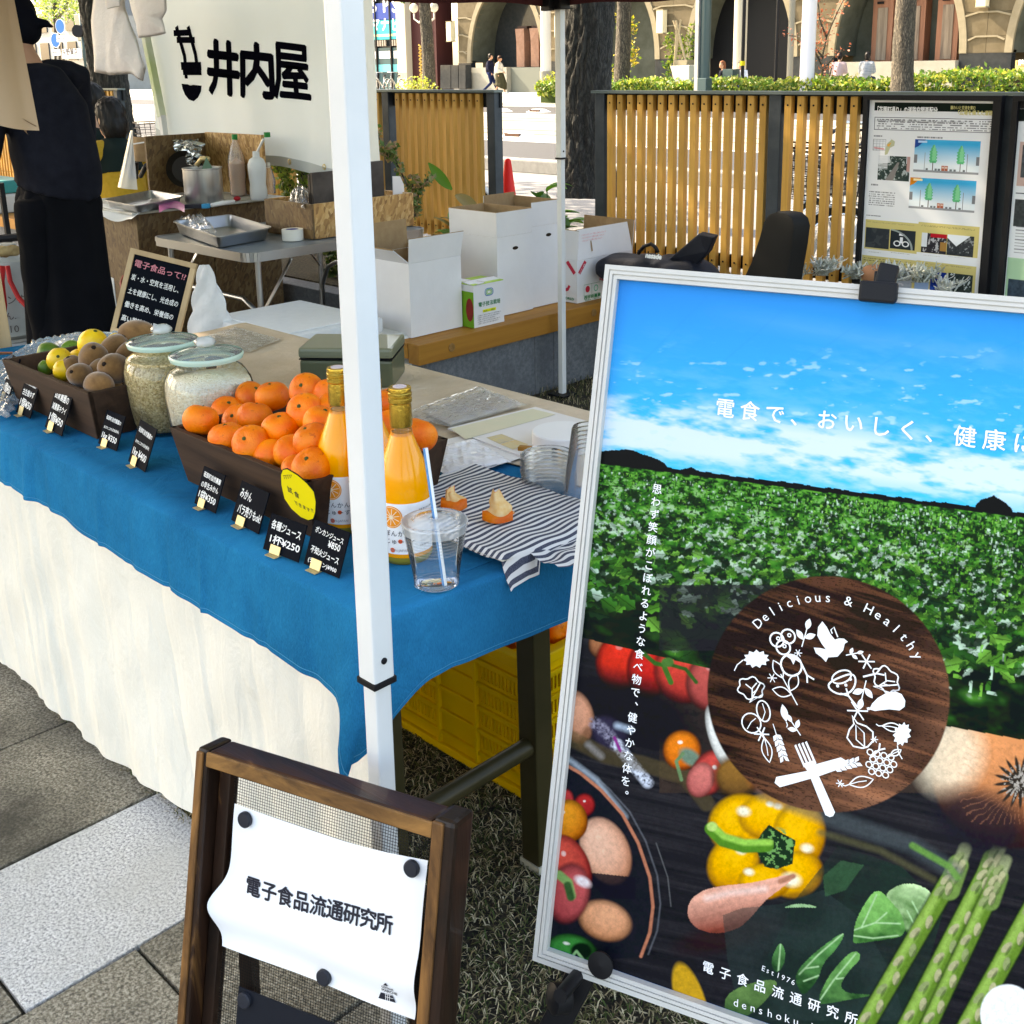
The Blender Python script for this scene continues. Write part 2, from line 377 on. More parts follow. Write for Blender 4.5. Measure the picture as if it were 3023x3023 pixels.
MB().box(-3.36,3,4.02,4.12,-.01,.33).build('wall',CONC,pl,bev=.006)
MB().box(-4.2,-3.48,2.94,3.02,-.01,.262).build('wall',CONC,pl)
MB().box(-7.0,-3.48,3.62,4.95,0,.27).build('soil',SOIL,pl)
MB().box(-3.36,3,4.12,4.95,0,.33).build('soil',SOIL,pl)
bn=thing('bench','honey brown timber bench top that carries the white cardboard boxes','bench',(-3.7,3.5,.27))
MB().box(-3.375,-3.31,2.80,4.9,.268,BH).build('beam',TIM,bn,bev=.004)
for k in range(5):
 x1=-3.379-k*.142
 MB().box(x1-.136,x1,2.80,4.9,.285,BH-.002).build('plank',TIM,bn,bev=.003)
for y in(2.97,3.83,4.5):MB().lathe([(.017,0),(.017,.004),(.012,.005)],(-3.3105,y,.312),14,ax=(1,0,0)).build('wood_plug',wood('plug',(.22,.11,.03),(.34,.18,.06),ax=0),bn)
pl2=thing('planter','concrete planter with a timber seat edge at the far left behind the vendor','planter',(-9.5,3.6,0))
MB().box(-14,-7.35,3.46,3.56,-.01,.27).build('wall',CONC,pl2)
MB().box(-14,-7.3,3.42,3.98,.272,.35).build('seat_timber',TIM,pl2,bev=.004)
MB().box(-14,-7.3,3.98,4.95,0,.30).build('soil',SOIL,pl2)
for k in range(14):
 struct(MB().box(-6.1-.3*k,-5.84-.3*k,1.2,3.35,-.006,.006).build('paving_strip',PAVE))
SLAT=wood('cedar_slat',(.50,.255,.048),(.63,.345,.08),(.34,.15,.03),ax=2,sc=26,rough=.5,rnd=.12)
STEEL=M('dark_steel',(.035,.045,.055),.45,(.055,.065,.075),12,.15,80,metal=.3)
RAILM=M('rail_steel',(.018,.021,.024),.4,metal=.2)
def fence(s0,s1,posts,label,t=4.4,top=1.26,bot=.44,skip=()):
 f=thing('fence',label,'fence',((s0+s1)/2,t,bot))
 MB().box(s0,s1,t-.012,t+.055,top-.005,top+.008).build('top_rail',M('rail_cap',(.12,.15,.15),.35,metal=.4),f)
 MB().box(s0,s1,t+.034,t+.05,top-.085,top-.005).build('rail_flange',RAILM,f)
 MB().box(s0,s1,t+.034,t+.05,bot+.03,bot+.09).build('bottom_rail',RAILM,f)
 for p in posts:MB().box(p-.03,p+.03,t-.004,t+.056,.05,top-.006).build('post',STEEL,f,bev=.003)
 me=None;bolt=None;x=s0+.05
 while x<s1-.04:
  if all(abs(x-p)>.05 for p in posts)and not any(a<x<b for a,b in skip):
   if me is None:
    o=MB().box(-.0165,.0165,0,.03,bot,top-.012).build('slat',SLAT,f,bev=.002);me=o.data;o.location.x=0
    b_=MB().lathe([(.0045,0),(.0045,.0015),(.003,.002)],(0,-.0005,top-.05),8,ax=(0,-1,0));b_.lathe([(.0045,0),(.0045,.0015),(.003,.002)],(0,-.0005,bot+.06),8,ax=(0,-1,0))
    bolt=b_.build('bolt',BLACK,o,kind='stuff');first=True
    bolt.data.transform(Matrix.Identity(4))
   else:o=link(bpy.data.objects.new('slat',me));setpar(o,f);b2=link(bpy.data.objects.new('bolt',bolt.data));b2.parent=o;b2['kind']='stuff'
   o.location=(x,t,0)
  x+=.0620
 return f
fence(-3.81,3.2,[-3.76,-2.767,-1.752,-.77,.22,1.2,2.2],'long slatted cedar fence with gaps, right of the big tree trunk',skip=((-2.335,-1.76),(-1.74,-.8)))
fence(-7.35,-4.49,[-7.3,-6.32,-5.422,-4.529],'slatted cedar fence behind the boxes, left of the big tree trunk')
fence(-12.5,-8.72,[-12.4,-11.5,-10.6,-9.7,-8.78],'short end of slatted cedar fence beside the vendor in black')
struct(MB().box(-80,60,4.95,11.0,-.015,.0).build('cycle_path',speck('path_grey',(.11,.11,.11),(.17,.17,.168),(.23,.228,.222),70,.9,.3)))
struct(MB().box(-90,60,11.25,15.55,-.016,-.004).build('road',ASPH))
struct(MB().box(-90,60,15.70,24.3,-.016,.0).build('tramway',speck('tram_stone',(.17,.15,.115),(.25,.225,.175),(.31,.28,.22),30,.9,.3)))
struct(MB().box(-90,60,24.45,29.0,-.016,-.004).build('road',ASPH))
struct(MB().box(-120,60,29.0,41.5,-.016,.1).build('pavement',speck('far_paving',(.36,.32,.26),(.46,.42,.35),(.52,.49,.42),20,.9,.2)))
PAINT=M('road_paint',(.72,.72,.70),.7,(.60,.60,.58),20)
for a,b in((15.55,15.70),(24.3,24.45),(11.27,11.40),(28.7,28.85)):struct(MB().box(-90,60,a,b,-.003,.002).build('road_line',PAINT))
RAILS=M('tram_rail',(.16,.13,.11),.35,metal=.7)
for y in(17.2,18.27,21.2,22.27):struct(MB().box(-90,60,y,y+.07,-.004,.006).build('tram_rail',RAILS))
KB=M('kerb_concrete',(.20,.20,.195),.85,(.26,.26,.25),12,.2)
kt=thing('kerb','pale concrete kerb stones along the cycle path behind the fence gap','kerb',(-11,11.1,0))
for k in range(34):
 MB().box(-30+k*1.0,-30+k*1.0+.985,11.0,11.25,-.01,.17).build('kerb_stone',KB,kt,bev=.02)
for k,(px,py)in enumerate(((1530,404),(1590,331),(1478,329),(1390,404),(1700,331))):
 p=W(px,py,.0);mk=thing('road_marker',['white framed brown reflector block on the near tram line','flat white reflector block at the far road edge, right one in the fence gap','flat white reflector block at the far road edge, left one in the fence gap','reflector block hidden behind the slatted fence','reflector block hidden behind the big trunk'][k],'road marker',p,group='reflector blocks along the tram line')
 b=.34;MB().hexa([p+Vector(q)for q in((-b,-.2,0),(b,-.2,0),(b,.2,0),(-b,.2,0),(-b*.5,-.1,.09),(b*.5,-.1,.09),(b*.5,.1,.09),(-b*.5,.1,.09))]).build('base',PAINT,mk)
 MB().box(p.x-.2,p.x+.2,p.y-.19,p.y-.12,.02,.075).build('reflector',M('marker_brown',(.10,.05,.03),.5),mk)
FT=40.0
STONE=M('facade_stone',(.105,.083,.048),.85,(.14,.113,.07),3,.25,40)
BASEM=M('black_granite',(.018,.022,.025),.2,(.03,.034,.037),6,coat=.3)
TRIM=M('pale_trim',(.22,.19,.125),.7,(.26,.225,.155),4)
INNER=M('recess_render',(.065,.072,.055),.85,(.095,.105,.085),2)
PINK=M('pink_stone',(.30,.17,.115),.75,(.36,.21,.15),6,.1)
bd=thing('arched_building','beige stone building across the street with tall pointed arches','building',(-30,FT,0))
AC=[-46.7+6.6*k for k in range(0,8)];AW=2.4;SPR=1.6;AH=4.8
def arch(c,wd,n=14,top=AH):
 pts=[(c+wd,SPR)]
 for i in range(1,n+1):
  a=i/n;pts.append((c+wd*(math.cos(a*math.pi/2)**.72),SPR+(top-SPR)*math.sin(a*math.pi/2)**1.12))
 return pts
TOPZ=6.2
for k,c in enumerate(AC):
 if c==AC[0]:continue
 R_=arch(c,AW+.0);Lp=[(2*c-x,z)for x,z in R_]
 half=3.3
 zs=[1.5,2.05,2.85,3.65,4.45,5.25,TOPZ]
 def xin(z):
  if z<=SPR:return AW
  if z>=AH:return 0
  lo,hi=0.,1.
  for _ in range(22):
   md=(lo+hi)/2
   if SPR+(AH-SPR)*math.sin(md*math.pi/2)**1.12<z:lo=md
   else:hi=md
  return AW*(math.cos(lo*math.pi/2)**.72)
 for j in range(len(zs)-1):
  za,zb=zs[j]+.006,zs[j+1]-.006
  for sgn in(-1,1):
   segs=6;inner=[(c+sgn*xin(za+(zb-za)*i/segs),za+(zb-za)*i/segs)for i in range(segs+1)]
   inner=[p for i,p in enumerate(inner)if i==0 or p!=inner[i-1]]
   outer=c+sgn*half
   cuts=[half]
   if j>=2:cuts=[half,1.65+.25*(j-2)]
   pts=inner+[(outer-sgn*.006,zb),(outer-sgn*.006,za)]
   if j<3:
    MB().prism([(x,FT,z)for x,z in pts],(0,.35,0)).build('ashlar',STONE,bd)
   else:
    xm=c+sgn*max(xin(za)+.15,1.9)
    pa=inner+[(xm-sgn*.006,zb),(xm-sgn*.006,za)]
    if abs(xm-inner[0][0])>.1:MB().prism([(x,FT,z)for x,z in pa],(0,.35,0)).build('ashlar',STONE,bd)
    MB().prism([(x,FT,z)for x,z in[(xm+sgn*.006,za),(xm+sgn*.006,zb),(outer-sgn*.006,zb),(outer-sgn*.006,za)]],(0,.35,0)).build('ashlar',STONE,bd)
 Ro=arch(c,AW+.26,top=AH+.26);Lo=[(2*c-x,z)for x,z in Ro];ring=[(c+AW+.26,1.5)]+Ro+Lo[::-1]+[(c-AW-.26,1.5)];rin=[(c+AW,1.5)]+R_+Lp[::-1]+[(c-AW,1.5)]
 st=3
 for i in range(0,len(ring)-1,st):
  e=min(i+st,len(ring)-1);po=ring[i:e+1];pi=rin[i:e+1][::-1]
  pp=[(x+(c-x)*.004,FT-.05,z+.004)for x,z in po+pi]
  MB().prism(pp,(0,.12,0)).build('voussoir',TRIM,bd)
 D=1.6;rec=MB()
 for i in range(len(rin)-1):
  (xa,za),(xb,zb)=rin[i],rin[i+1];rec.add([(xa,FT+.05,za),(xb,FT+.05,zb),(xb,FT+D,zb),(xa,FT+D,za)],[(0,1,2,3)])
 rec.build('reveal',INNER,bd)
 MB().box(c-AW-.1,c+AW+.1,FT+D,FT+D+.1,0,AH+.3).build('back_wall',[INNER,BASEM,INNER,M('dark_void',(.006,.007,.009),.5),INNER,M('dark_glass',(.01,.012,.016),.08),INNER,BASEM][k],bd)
 if k in(1,4):
  for q in range(3):
   x=(c+.05+q*.95)if k==1 else(c-1.2+q*1.25)
   w_,z0,z1=.52,1.27,(3.05 if k==1 else 3.9)
   if k==1:
    P_=[(x,FT+D-.9,z0),(x+w_,FT+D-.9,z0),(x+w_,FT+D-.9,2.45),(x+w_-.16,FT+D-.75,z1),(x-.22,FT+D-.75,z1),(x,FT+D-.9,2.45)]
    MB().prism(P_,(0,.75,0)).build('pilaster',PINK,bd)
    MB().box(x-.2,x+w_-.1,FT+D-.6,FT+D-.02,z1,z1+.12).build('pilaster_cap',M('dark_brown',(.05,.028,.022),.6),bd)
    MB().box(x+w_,x+w_+.3,FT+D-.5,FT+D-.01,z0,z1-.05).build('panel',M('dark_brown',(0,0,0)),bd)
   else:
    MB().box(x-.3,x+.5,FT+D-.5,FT+D-.01,z0,z1).build('door_leaf',wood('old_door',(.20,.085,.05),(.30,.14,.085),(.10,.045,.03),ax=2,sc=5),bd)
    MB().box(x-.1,x+.3,FT+D-.53,FT+D-.5,z0+.05,3.2).build('door_panel',wood('grey_door',(.12,.09,.07),(.30,.24,.18),(.06,.045,.035),ax=2,sc=8),bd)
    MB().box(x-.12,x+.14,FT+D-.56,FT+D-.53,3.33,3.42).build('slot',BLACK,bd)
  MB().box(c-AW+(0 if k==4 else-.05),c+(AW if k==4 else.35),FT-.3,FT+D-.9,0,1.27).build('plinth',M('plinth_stone',(.25,.25,.21),.8,(.30,.29,.25),3),bd)
  if k==1:MB().box(c+.35,c+AW,FT-.02,FT+.2,0,1.25).build('plinth',M('plinth_grey',(.14,.155,.135),.7),bd)
 for sgn in(-1,1):
  xa,xb=sorted((c+sgn*(AW+.0),c+sgn*half));MB().box(xa,xb,FT-.03,FT+.3,.1,1.5).build('base_panel',BASEM,bd)
  for z in(2.05,2.85,3.65):
   xo=c+sgn*(xin(z)+.3);xe=c+sgn*half
   MB().bar((xo,FT-.02,z-.12),(xo+sgn*.45*(.6 if z<2.5 else 1),FT-.02,z),.06,.06).build('string_course',TRIM,bd)
   MB().bar((xo+sgn*.45*(.6 if z<2.5 else 1),FT-.02,z),(xe,FT-.02,z),.06,.06).build('string_course',TRIM,bd)
 MB().box(c-AW,c+AW,FT+.25,FT+D,0,.12).build('step',M('plinth_grey',(0,0,0)),bd)
MB().box(-50,6,FT+.06,FT+12,TOPZ,15).build('wall',STONE,bd)
MB().box(-43.5,6,FT+1.75,FT+12,0,TOPZ-.01).build('wall',STONE,bd)
for i in range(11):
 for j in range(2):f_=MB().box(-41+4*i,-39+4*i,FT+.0,FT+.08,7.6+j*3.4,9.6+j*3.4).build('window',M('window_glass',(.03,.04,.05),.05),bd)
for i,c in enumerate([-36.8,-43.6,-30.2,-17.0,-10.4]):
 z0,z1=(2.55,3.5)if i!=3 else(3.0,4.1)
 x={0:T(1661,100,FT).x,1:T(1341,115,FT).x,2:T(1963,90,FT).x,3:T(2907,45,FT).x,4:-10.4}[i]
 l=thing('wall_lamp',['wall lantern right of the first arch, by the white lamp post','wall lantern left of the arch with pink pilasters','wall lantern above the leafy sapling','large wall lantern at the top right of the facade','wall lantern at the right end of the facade'][i],'lamp',(x,FT,z0),group='pale wall lanterns on the arched building')
 MB().box(x-.19,x+.16,FT-.36,FT-.06,z0,z1).build('shade',M('lamp_glass',(.72,.66,.45),.4),l,bev=.03)
 MB().box(x-.1,x+.1,FT-.06,FT+.0,z0+.15,z1-.15).build('bracket',BLACK,l)
 for q in(-1,1):MB().box(x-.2,x+.17,FT-.37,FT-.05,(z0 if q<0 else z1)-.015,(z0 if q<0 else z1)+.02).build('rim',TRIM,l)
sh=thing('shop_front','glass shop front with blue and teal sign panels','shop',(-50,FT,0))
xa,xb=-56.5,T(1183,200,FT).x
MB().box(xa,xb,FT+.6,FT+.8,0,6).build('wall',M('shop_dark',(.02,.024,.028),.3),sh)
def ph(y,x=1150):return T(x,y,FT).z
wd=(xb-xa)/7
for k in range(7):
 x0=xb-(k+1)*wd;x1=x0+wd-.09
 MB().box(x0,x1,FT+.45,FT+.55,ph(55),ph(5)).build('sign_panel',M('sign_blue',(.02,.05,.25),.4),sh)
 MB().box(x0,x1,FT+.45,FT+.55,ph(115),ph(57)).build('sign_panel',M('sign_teal',(.01,.36,.38),.4),sh)
 MB().box(x0,x1,FT+.44,FT+.46,ph(106),ph(99)).build('sign_stripe',M('sign_stripe',(.62,.62,.30),.5),sh)
 MB().box(x0,x1,FT+.5,FT+.55,0.15,ph(140)).build('glass_pane',M('shop_glass',(.05,.10,.11),.06),sh)
 MB().box(x0+.1,x1-.1,FT+.485,FT+.5,ph(172),ph(150)).build('notice',M('notice',(.75,.72,.70),.6),sh)
 MB().box(x0,x1,FT+.485,FT+.5,ph(212),ph(190)).build('sticker_band',M('band_teal',(.10,.42,.45),.5),sh)
 for q in range(4):MB().box(x0+.06+q*.2,x0+.16+q*.2,FT+.42,FT+.5,ph(135),ph(117)).build('louvre',M('louvre',(.30,.26,.22),.6),sh)
 MB().box(x1,x1+.09,FT+.4,FT+.6,0,6).build('mullion',BLACK,sh)
frs=PF((xa,FT+.44,0),(1,0,0),(0,0,1))
for i,ch in enumerate('USPS'):text(ch,frs,*frs.uv((1068,1102,1136,1163)[i]-6,36),1.05,WHITE,sh,bold=.035)
for i,ch in enumerate('クマナビ'):text(ch,frs,*frs.uv((1062,1101,1128,1159)[i]-4,88),.72,WHITE,sh,bold=.03)
MB().box(T(1183,200,FT-.5).x,T(1209,200,FT-.5).x,FT-.7,FT-.3,0,7).build('column',M('cream_column',(.50,.46,.36),.6),sh)
MB().box(T(1205,200,FT).x,-44.7,FT-.3,FT+.8,0,7).build('side_wall',M('maroon_wall',(.055,.016,.016),.6),sh)
tw=MB();pts=[]
xq=T(1230,200,FT-.4).x
for i in range(40):pts.append((xq+.35+.12*math.sin(i*1.9),FT-.42,.3+i*.055))
tw.tube(pts,.045,6);tw.build('gold_cord',M('gold_cord',(.55,.35,.08),.5),sh)
BARK=None
def bark(name,c1,c2,sc=12):
 if name in MT:return MT[name]
 mt,t,b=nodes(name);cv=coords(t,(1,1,.28));
 vo=_n(t,'ShaderNodeTexVoronoi',Scale=sc,feature='DISTANCE_TO_EDGE');nz=_n(t,'ShaderNodeTexNoise',Scale=sc*.8,Detail=6)
 mx=_n(t,'ShaderNodeMixRGB',Fac=.3);t.links.new(cv,nz.inputs[0]);t.links.new(cv,mx.inputs[1]);t.links.new(nz.outputs['Color'],mx.inputs[2]);t.links.new(mx.outputs[0],vo.inputs[0])
 n2=_n(t,'ShaderNodeTexNoise',Scale=sc*4,Detail=5);t.links.new(cv,n2.inputs[0])
 ml=_n(t,'ShaderNodeMath',operation='MULTIPLY');t.links.new(vo.outputs[0],ml.inputs[0]);t.links.new(n2.outputs[0],ml.inputs[1])
 col=ramp(t,ml.outputs[0],[(.0,tuple(x*.35 for x in c1)),(.05,c1),(.3,c2)]);t.links.new(col,b.inputs['Base Color']);b.inputs['Roughness'].default_value=.95
 bp=_n(t,'ShaderNodeBump',Strength=1,Distance=.05);t.links.new(ml.outputs[0],bp.inputs['Height']);t.links.new(bp.outputs[0],b.inputs['Normal'])
 MT[name]=mt;return mt
def trunk_mb(base,top,r0,r1,seed=0,nz=46,seg=44,rough=.08,ridges=9):
 r=random.Random(seed);ph_=[r.uniform(0,6.28)for _ in range(12)];base=Vector(base);top=Vector(top)
 def f(u,v):
  a=u*2*math.pi;p=base.lerp(top,v);rr=r0+(r1-r0)*v
  flare=.35*math.exp(-v*14)
  d=1+flare+rough*(.5*math.sin(3*a+ph_[0]+v*5)+.5*abs(math.sin(ridges*a/2+2.2*math.sin(v*13+ph_[1])+ph_[2]))+.35*math.sin(ridges*1.7*a+5*math.sin(v*21+ph_[3]))*math.sin(v*60+4*a+ph_[4]))
  return p+Vector((math.cos(a)*rr*d,math.sin(a)*rr*d,0))+Vector((.02*math.sin(v*7+ph_[5]),.02*math.sin(v*5+ph_[6]),0))
 return MB().grid(f,seg,nz)
def leaves(name,pts,size,mats,parent,fold=.25,n_each=1,spread=0,aspect=.55,kind='stuff'):
 n=len(pts)*n_each;P_=np.repeat(np.array([tuple(p)for p in pts]),n_each,0)+rng.normal(0,1,(n,3))*spread
 a=rng.normal(0,1,(n,3));a/=np.linalg.norm(a,axis=1)[:,None];b=rng.normal(0,1,(n,3));b-=a*(a*b).sum(1)[:,None];b/=np.linalg.norm(b,axis=1)[:,None]
 s_=size*rng.uniform(.6,1.3,n)[:,None];c=np.cross(a,b)
 V=np.stack([P_-a*s_,P_+b*s_*aspect+c*s_*fold,P_+a*s_,P_-b*s_*aspect+c*s_*fold],1).reshape(-1,3);i=np.arange(n)*4
 me=bpy.data.meshes.new(name);me.vertices.add(4*n);me.vertices.foreach_set('co',V.ravel())
 lp=np.stack([i,i+1,i+2,i,i+2,i+3],1).ravel();me.loops.add(len(lp));me.loops.foreach_set('vertex_index',lp.astype(np.int32))
 me.polygons.add(2*n);me.polygons.foreach_set('loop_start',(np.arange(2*n)*3).astype(np.int32));mi=np.repeat(rng.integers(0,len(mats),n),2)
 me.polygons.foreach_set('material_index',mi.astype(np.int32));me.update(calc_edges=True)
 for m_ in mats:me.materials.append(m_)
 o=link(bpy.data.objects.new(name,me))
 if parent is not None:setpar(o,parent)
 if kind:o['kind']=kind
 return o
def leafm(name,c,tr=.4):
 if name in MT:return MT[name]
 mt,t,b=nodes(name);b.inputs['Base Color'].default_value=(*c,1);b.inputs['Roughness'].default_value=.5
 tl=_n(t,'ShaderNodeBsdfTranslucent');tl.inputs[0].default_value=(c[0]*1.2,c[1]*1.2,c[2]*.8,1);mx=_n(t,'ShaderNodeMixShader');mx.inputs[0].default_value=tr
 t.links.new(b.outputs[0],mx.inputs[1]);t.links.new(tl.outputs[0],mx.inputs[2]);t.links.new(mx.outputs[0],t.nodes['Material Output'].inputs[0]);MT[name]=mt;return mt
GR=[leafm('leaf_green',(.07,.14,.025)),leafm('leaf_lime',(.16,.24,.03)),leafm('leaf_deep',(.035,.075,.018))]
YL=[leafm('leaf_yellow',(.42,.36,.04)),leafm('leaf_lime',(0,0,0)),leafm('leaf_gold',(.50,.38,.06))]
def blob_pts(c,r,n,sq=(1,1,1),lumps=7,seed=1):
 R_=np.random.default_rng(seed);cs=R_.normal(0,.5,(lumps,3));k=R_.integers(0,lumps,n)
 p=R_.normal(0,1,(n,3));p/=np.linalg.norm(p,axis=1)[:,None];p*=R_.uniform(.55,1,(n,1))**.5*.62
 return(cs[k]+p)*np.array(sq)*r+np.array(tuple(c))
def tree(base,top,r0,r1,label,bk,crown=(4.6,2.0),seed=0,cm=None,n=2200,seg=44,nz=50,ridges=9,rough=.08,group=None,knots=()):
 t_=thing('street_tree',label,'tree',base,group=group)
 mb=trunk_mb(base,top,r0,r1,seed,nz,seg,rough,ridges)
 for(dx,z,rr)in knots:mb.ell((base[0]+dx,base[1]-.1,z),rr,rr,rr*1.3,8,6)
 mb.build('trunk',bk,t_,smooth=True)
 tp=Vector(top);r=random.Random(seed+5);cz=crown[0]
 for k in range(5):
  a=k*1.26+seed;e=tp+Vector((math.cos(a)*crown[1]*.7,math.sin(a)*crown[1]*.7,r.uniform(.8,1.8)))
  MB().tube([tp-Vector((0,0,.3)),tp.lerp(e,.5)+Vector((0,0,.2)),e],[r1*.6,r1*.35,r1*.12],7).build('limb',bk,t_,smooth=True)
 leaves('crown',blob_pts(tp+Vector((0,0,1.3)),crown[1],n,(1,1,.75),seed=seed+3),.13,cm or GR,t_)
 return t_
DB=bark('dark_bark',(.020,.020,.018),(.070,.067,.058),16);LB=bark('ginkgo_bark',(.06,.05,.035),(.22,.18,.13),14)
bp_=T(1742,640,7.8)
tree((bp_.x,7.8,.25),(bp_.x+.02,7.8,3.6),.20,.205,'thick dark furrowed trunk standing in the gap between the fences',DB,(4.6,2.2),1,rough=.16,nz=120,seg=80,ridges=13)
tree((T(350,300,6.4).x,6.4,.2),(T(262,-60,6.4).x,6.4,2.9),.21,.19,'thick dark leaning trunk behind the hanging white cloth',DB,(4.6,2.0),2,rough=.14,nz=90,seg=64,ridges=12)
for k,(px,t_,r_,lb)in enumerate(((1268,33,.27,'grey trunk with a knot by the globe lamp in front of the shop'),(1836,30,.25,'slim pale trunk beside the thick dark one, yellow leaves round it'),(2668,28,.26,'ridged brown ginkgo trunk rising out of the green hedge'))):
 x=T(px,200,t_).x;x2=T(px+(-15,6,8)[k],0,t_).x
 tree((x+(.0,0,0)[k],t_,.1),(x2+(x2-x)*.5,t_,5.4),r_,r_*.78,lb,LB,(6.6,2.4),10+k,nz=60,seg=40,ridges=10,rough=.12,group='street trees across the road',knots=((-.18,3.2,.14),(.15,2.3,.1))if k==0 else((.12,3.9,.12),)if k==1 else((-.22,4.0,.12),))
lp=[tuple(T(px+random.gauss(0,12),py+random.gauss(0,14),31))for px,py in[(1822,60),(1860,90),(1855,75),(1860,160),(1872,150),(1815,200),(1866,175),(1852,70)]for _ in range(32)]
sy=thing('sapling','yellow leafed young tree behind the slim pale trunk','tree',(T(1835,280,31).x,31,.1))
leaves('foliage',lp,.075,YL,sy);MB().tube([(T(1840,280,31).x,31,.1),(T(1838,60,31).x,31,3.2)],[.03,.015],6).build('stem',LB,sy)
hd=thing('hedge','sunlit yellow green hedge along the far pavement','hedge',(-20,30,.1))
hx0=T(1640,270,30).x
pts=[]
for i in range(17000):
 x=rng.uniform(hx0,2);big=max(0,min(1,(x-T(2680,250,30).x)/1.5));big2=max(0,1-abs(x+8)/7)
 top=.78+.05*math.sin(x*2.1)+.03*math.sin(x*7)+.20*big+.08*math.sin(x*3.3)*big
 fr_=random.random()<.5;y=28.95+abs(random.gauss(0,.12))if fr_ else rng.uniform(28.9,31);z=rng.uniform(.35,top)if fr_ else top+random.gauss(0,.05);pts.append((x,y,z))
MB().box(hx0,2,29.25,31,.1,.60).build('core',M('hedge_core',(.03,.05,.01),.9),hd)
leaves('foliage',pts,.075,[leafm('hedge_lime',(.24,.30,.05)),leafm('hedge_green',(.10,.20,.03)),leafm('hedge_yellow',(.36,.36,.08)),leafm('hedge_green',(0,0,0))],hd)
for k,(px,py,rr)in enumerate(((1232,256,.55),(1645,255,.6))):
 b_=thing('bush',['small yellow green bush in front of the maroon wall','small yellow green bush beside the lamp post, left end of the hedge'][k],'bush',W(px,285,.1))
 c=T(px,py,31);leaves('foliage',blob_pts(c,rr*1.3,420,(1,1,.8),seed=k),.07,[MT['hedge_lime'],MT['hedge_yellow']],b_)
for k,(x,y,h)in enumerate(((-12.2,-1.6,4.6),(-12.6,3.1,4.8),(-7.6,-2.2,4.4),(-8.2,1.6,4.9),(-4.6,-1.9,4.6))):  # unseen trees added to keep direct sun off the stall area
 tree((x,y,-.01),(x+.1,y,h),.2,.17,['unseen leafy tree added far left to shade the stall','unseen leafy tree added for shade beyond the vendor','unseen leafy tree added for shade behind the camera on the left','unseen leafy tree added for shade left of the vendor','unseen leafy tree added for shade just behind the camera'][k],DB,(6,3.0),20+k,n=6500,group='unseen trees added to shade the stalls',seg=24,nz=20)
# ================================================================== THE STALL
WPOLE=M('white_enamel',(.72,.73,.73),.3,(.66,.67,.67),5,.05,30,coat=.2)
PLAS=M('black_plastic',(.008,.008,.01),.5,spec=.25);MAROON=M('maroon_fabric',(.075,.018,.022),.8)
def pole(parent,x,y,z1,split,w1=.030,w2=.024,base=True,lean=None):
 sp=split;d=lean or(0,0)
 def q(z):return Vector((x+d[0]*z,y+d[1]*z,z))
 MB().bar(q(sp),q(z1),w1,w1,up=(0,1,0)).build('outer_tube',WPOLE,parent,bev=.003)
 MB().bar(q(.01),q(sp+.02),w2,w2,up=(0,1,0)).build('inner_tube',WPOLE,parent,bev=.003)
 c=MB();a=q(sp)
 c.box(a.x-w1*.56,a.x+w1*.56,a.y-w1*.56,a.y+w1*.56,sp-.005,sp+.003);c.build('collar',PLAS,parent,bev=.001)
 MB().lathe([(.004,0),(.004,.0015),(.0025,.002)],(a.x+w1*.5,a.y,sp+.028),12,ax=(1,0,0)).build('lock_button',PLAS,parent)
 if base:MB().box(x-.045,x+.045,y-.045,y+.045,0.002,.01).build('foot_plate',PLAS,parent,bev=.002)
ct=thing('canopy_tent','market canopy with white square posts and dark maroon valance over the stall','canopy',(-1.0,.75,0))
X0,X1,Y0,Y1=-3.246,-.985,.75,3.55
VZ=T(1660,16,3.55).z
pole(ct,X1,Y0,2.0,.70)
pole(ct,X0,Y1,2.0,1.02,.030,.025)
pole(ct,X1,Y1,2.0,1.02);pole(ct,X0,Y0-.0,2.0,1.75,base=False)if False else None
for(a,b)in(((X0,Y1),(X1,Y1)),((X0,Y0),(X1,Y0)),((X1,Y0),(X1,Y1)),((X0,Y0),(X0,Y1))):
 d=Vector((b[0]-a[0],b[1]-a[1],0)).normalized()*.0
 n=24;pts0=[Vector((a[0],a[1],1.665)).lerp(Vector((b[0],b[1],1.665)),i/n)for i in range(n+1)]
 off=Vector((0,.03,0))if a[1]==b[1]==Y1 else Vector((0,-.03,0))if a[1]==b[1]else Vector((.03,0,0))if a[0]==X1 else Vector((-.03,0,0))
 nn=Vector((-off.y,off.x,0)).normalized()
 MB().grid(lambda u,v:Vector((a[0],a[1],0)).lerp(Vector((b[0],b[1],0)),u)+off*(1+.3*math.sin(u*40)*(1-v))+Vector((0,0,VZ+.006*math.sin(u*23)+v*.30)),60,2).build('valance',MAROON,ct)
for k in range(2):
 MB().bar((X0,Y1,1.80-.0),(X1,Y1,1.80),.02,.02).build('truss_bar',WPOLE,ct)
MB().box(X0-.03,X0+.03,Y1-.03,Y1+.03,VZ-.015,1.70).build('corner_joint',PLAS,ct,bev=.004)
MB().box(X0-.05,X0-.0,Y1-.06,Y1-.03,VZ-.02,1.69).build('hook',PLAS,ct,bev=.003)
rf=MB();ap=((X0+X1)/2,(Y0+Y1)/2,2.7);cs=[(X0-.03,Y0-.03,1.95),(X1+.03,Y0-.03,1.95),(X1+.03,Y1+.03,1.95),(X0-.03,Y1+.03,1.95)]
for i in range(4):rf.poly([cs[i],cs[(i+1)%4],ap])
RFM=leafm('roof_fabric',(.50,.47,.45),.55);rf.build('roof',RFM,ct)
LEG=M('olive_brown_leg',(.035,.03,.012),.35,(.05,.04,.018),10);TOPW=M('table_top',(.35,.33,.30),.6)
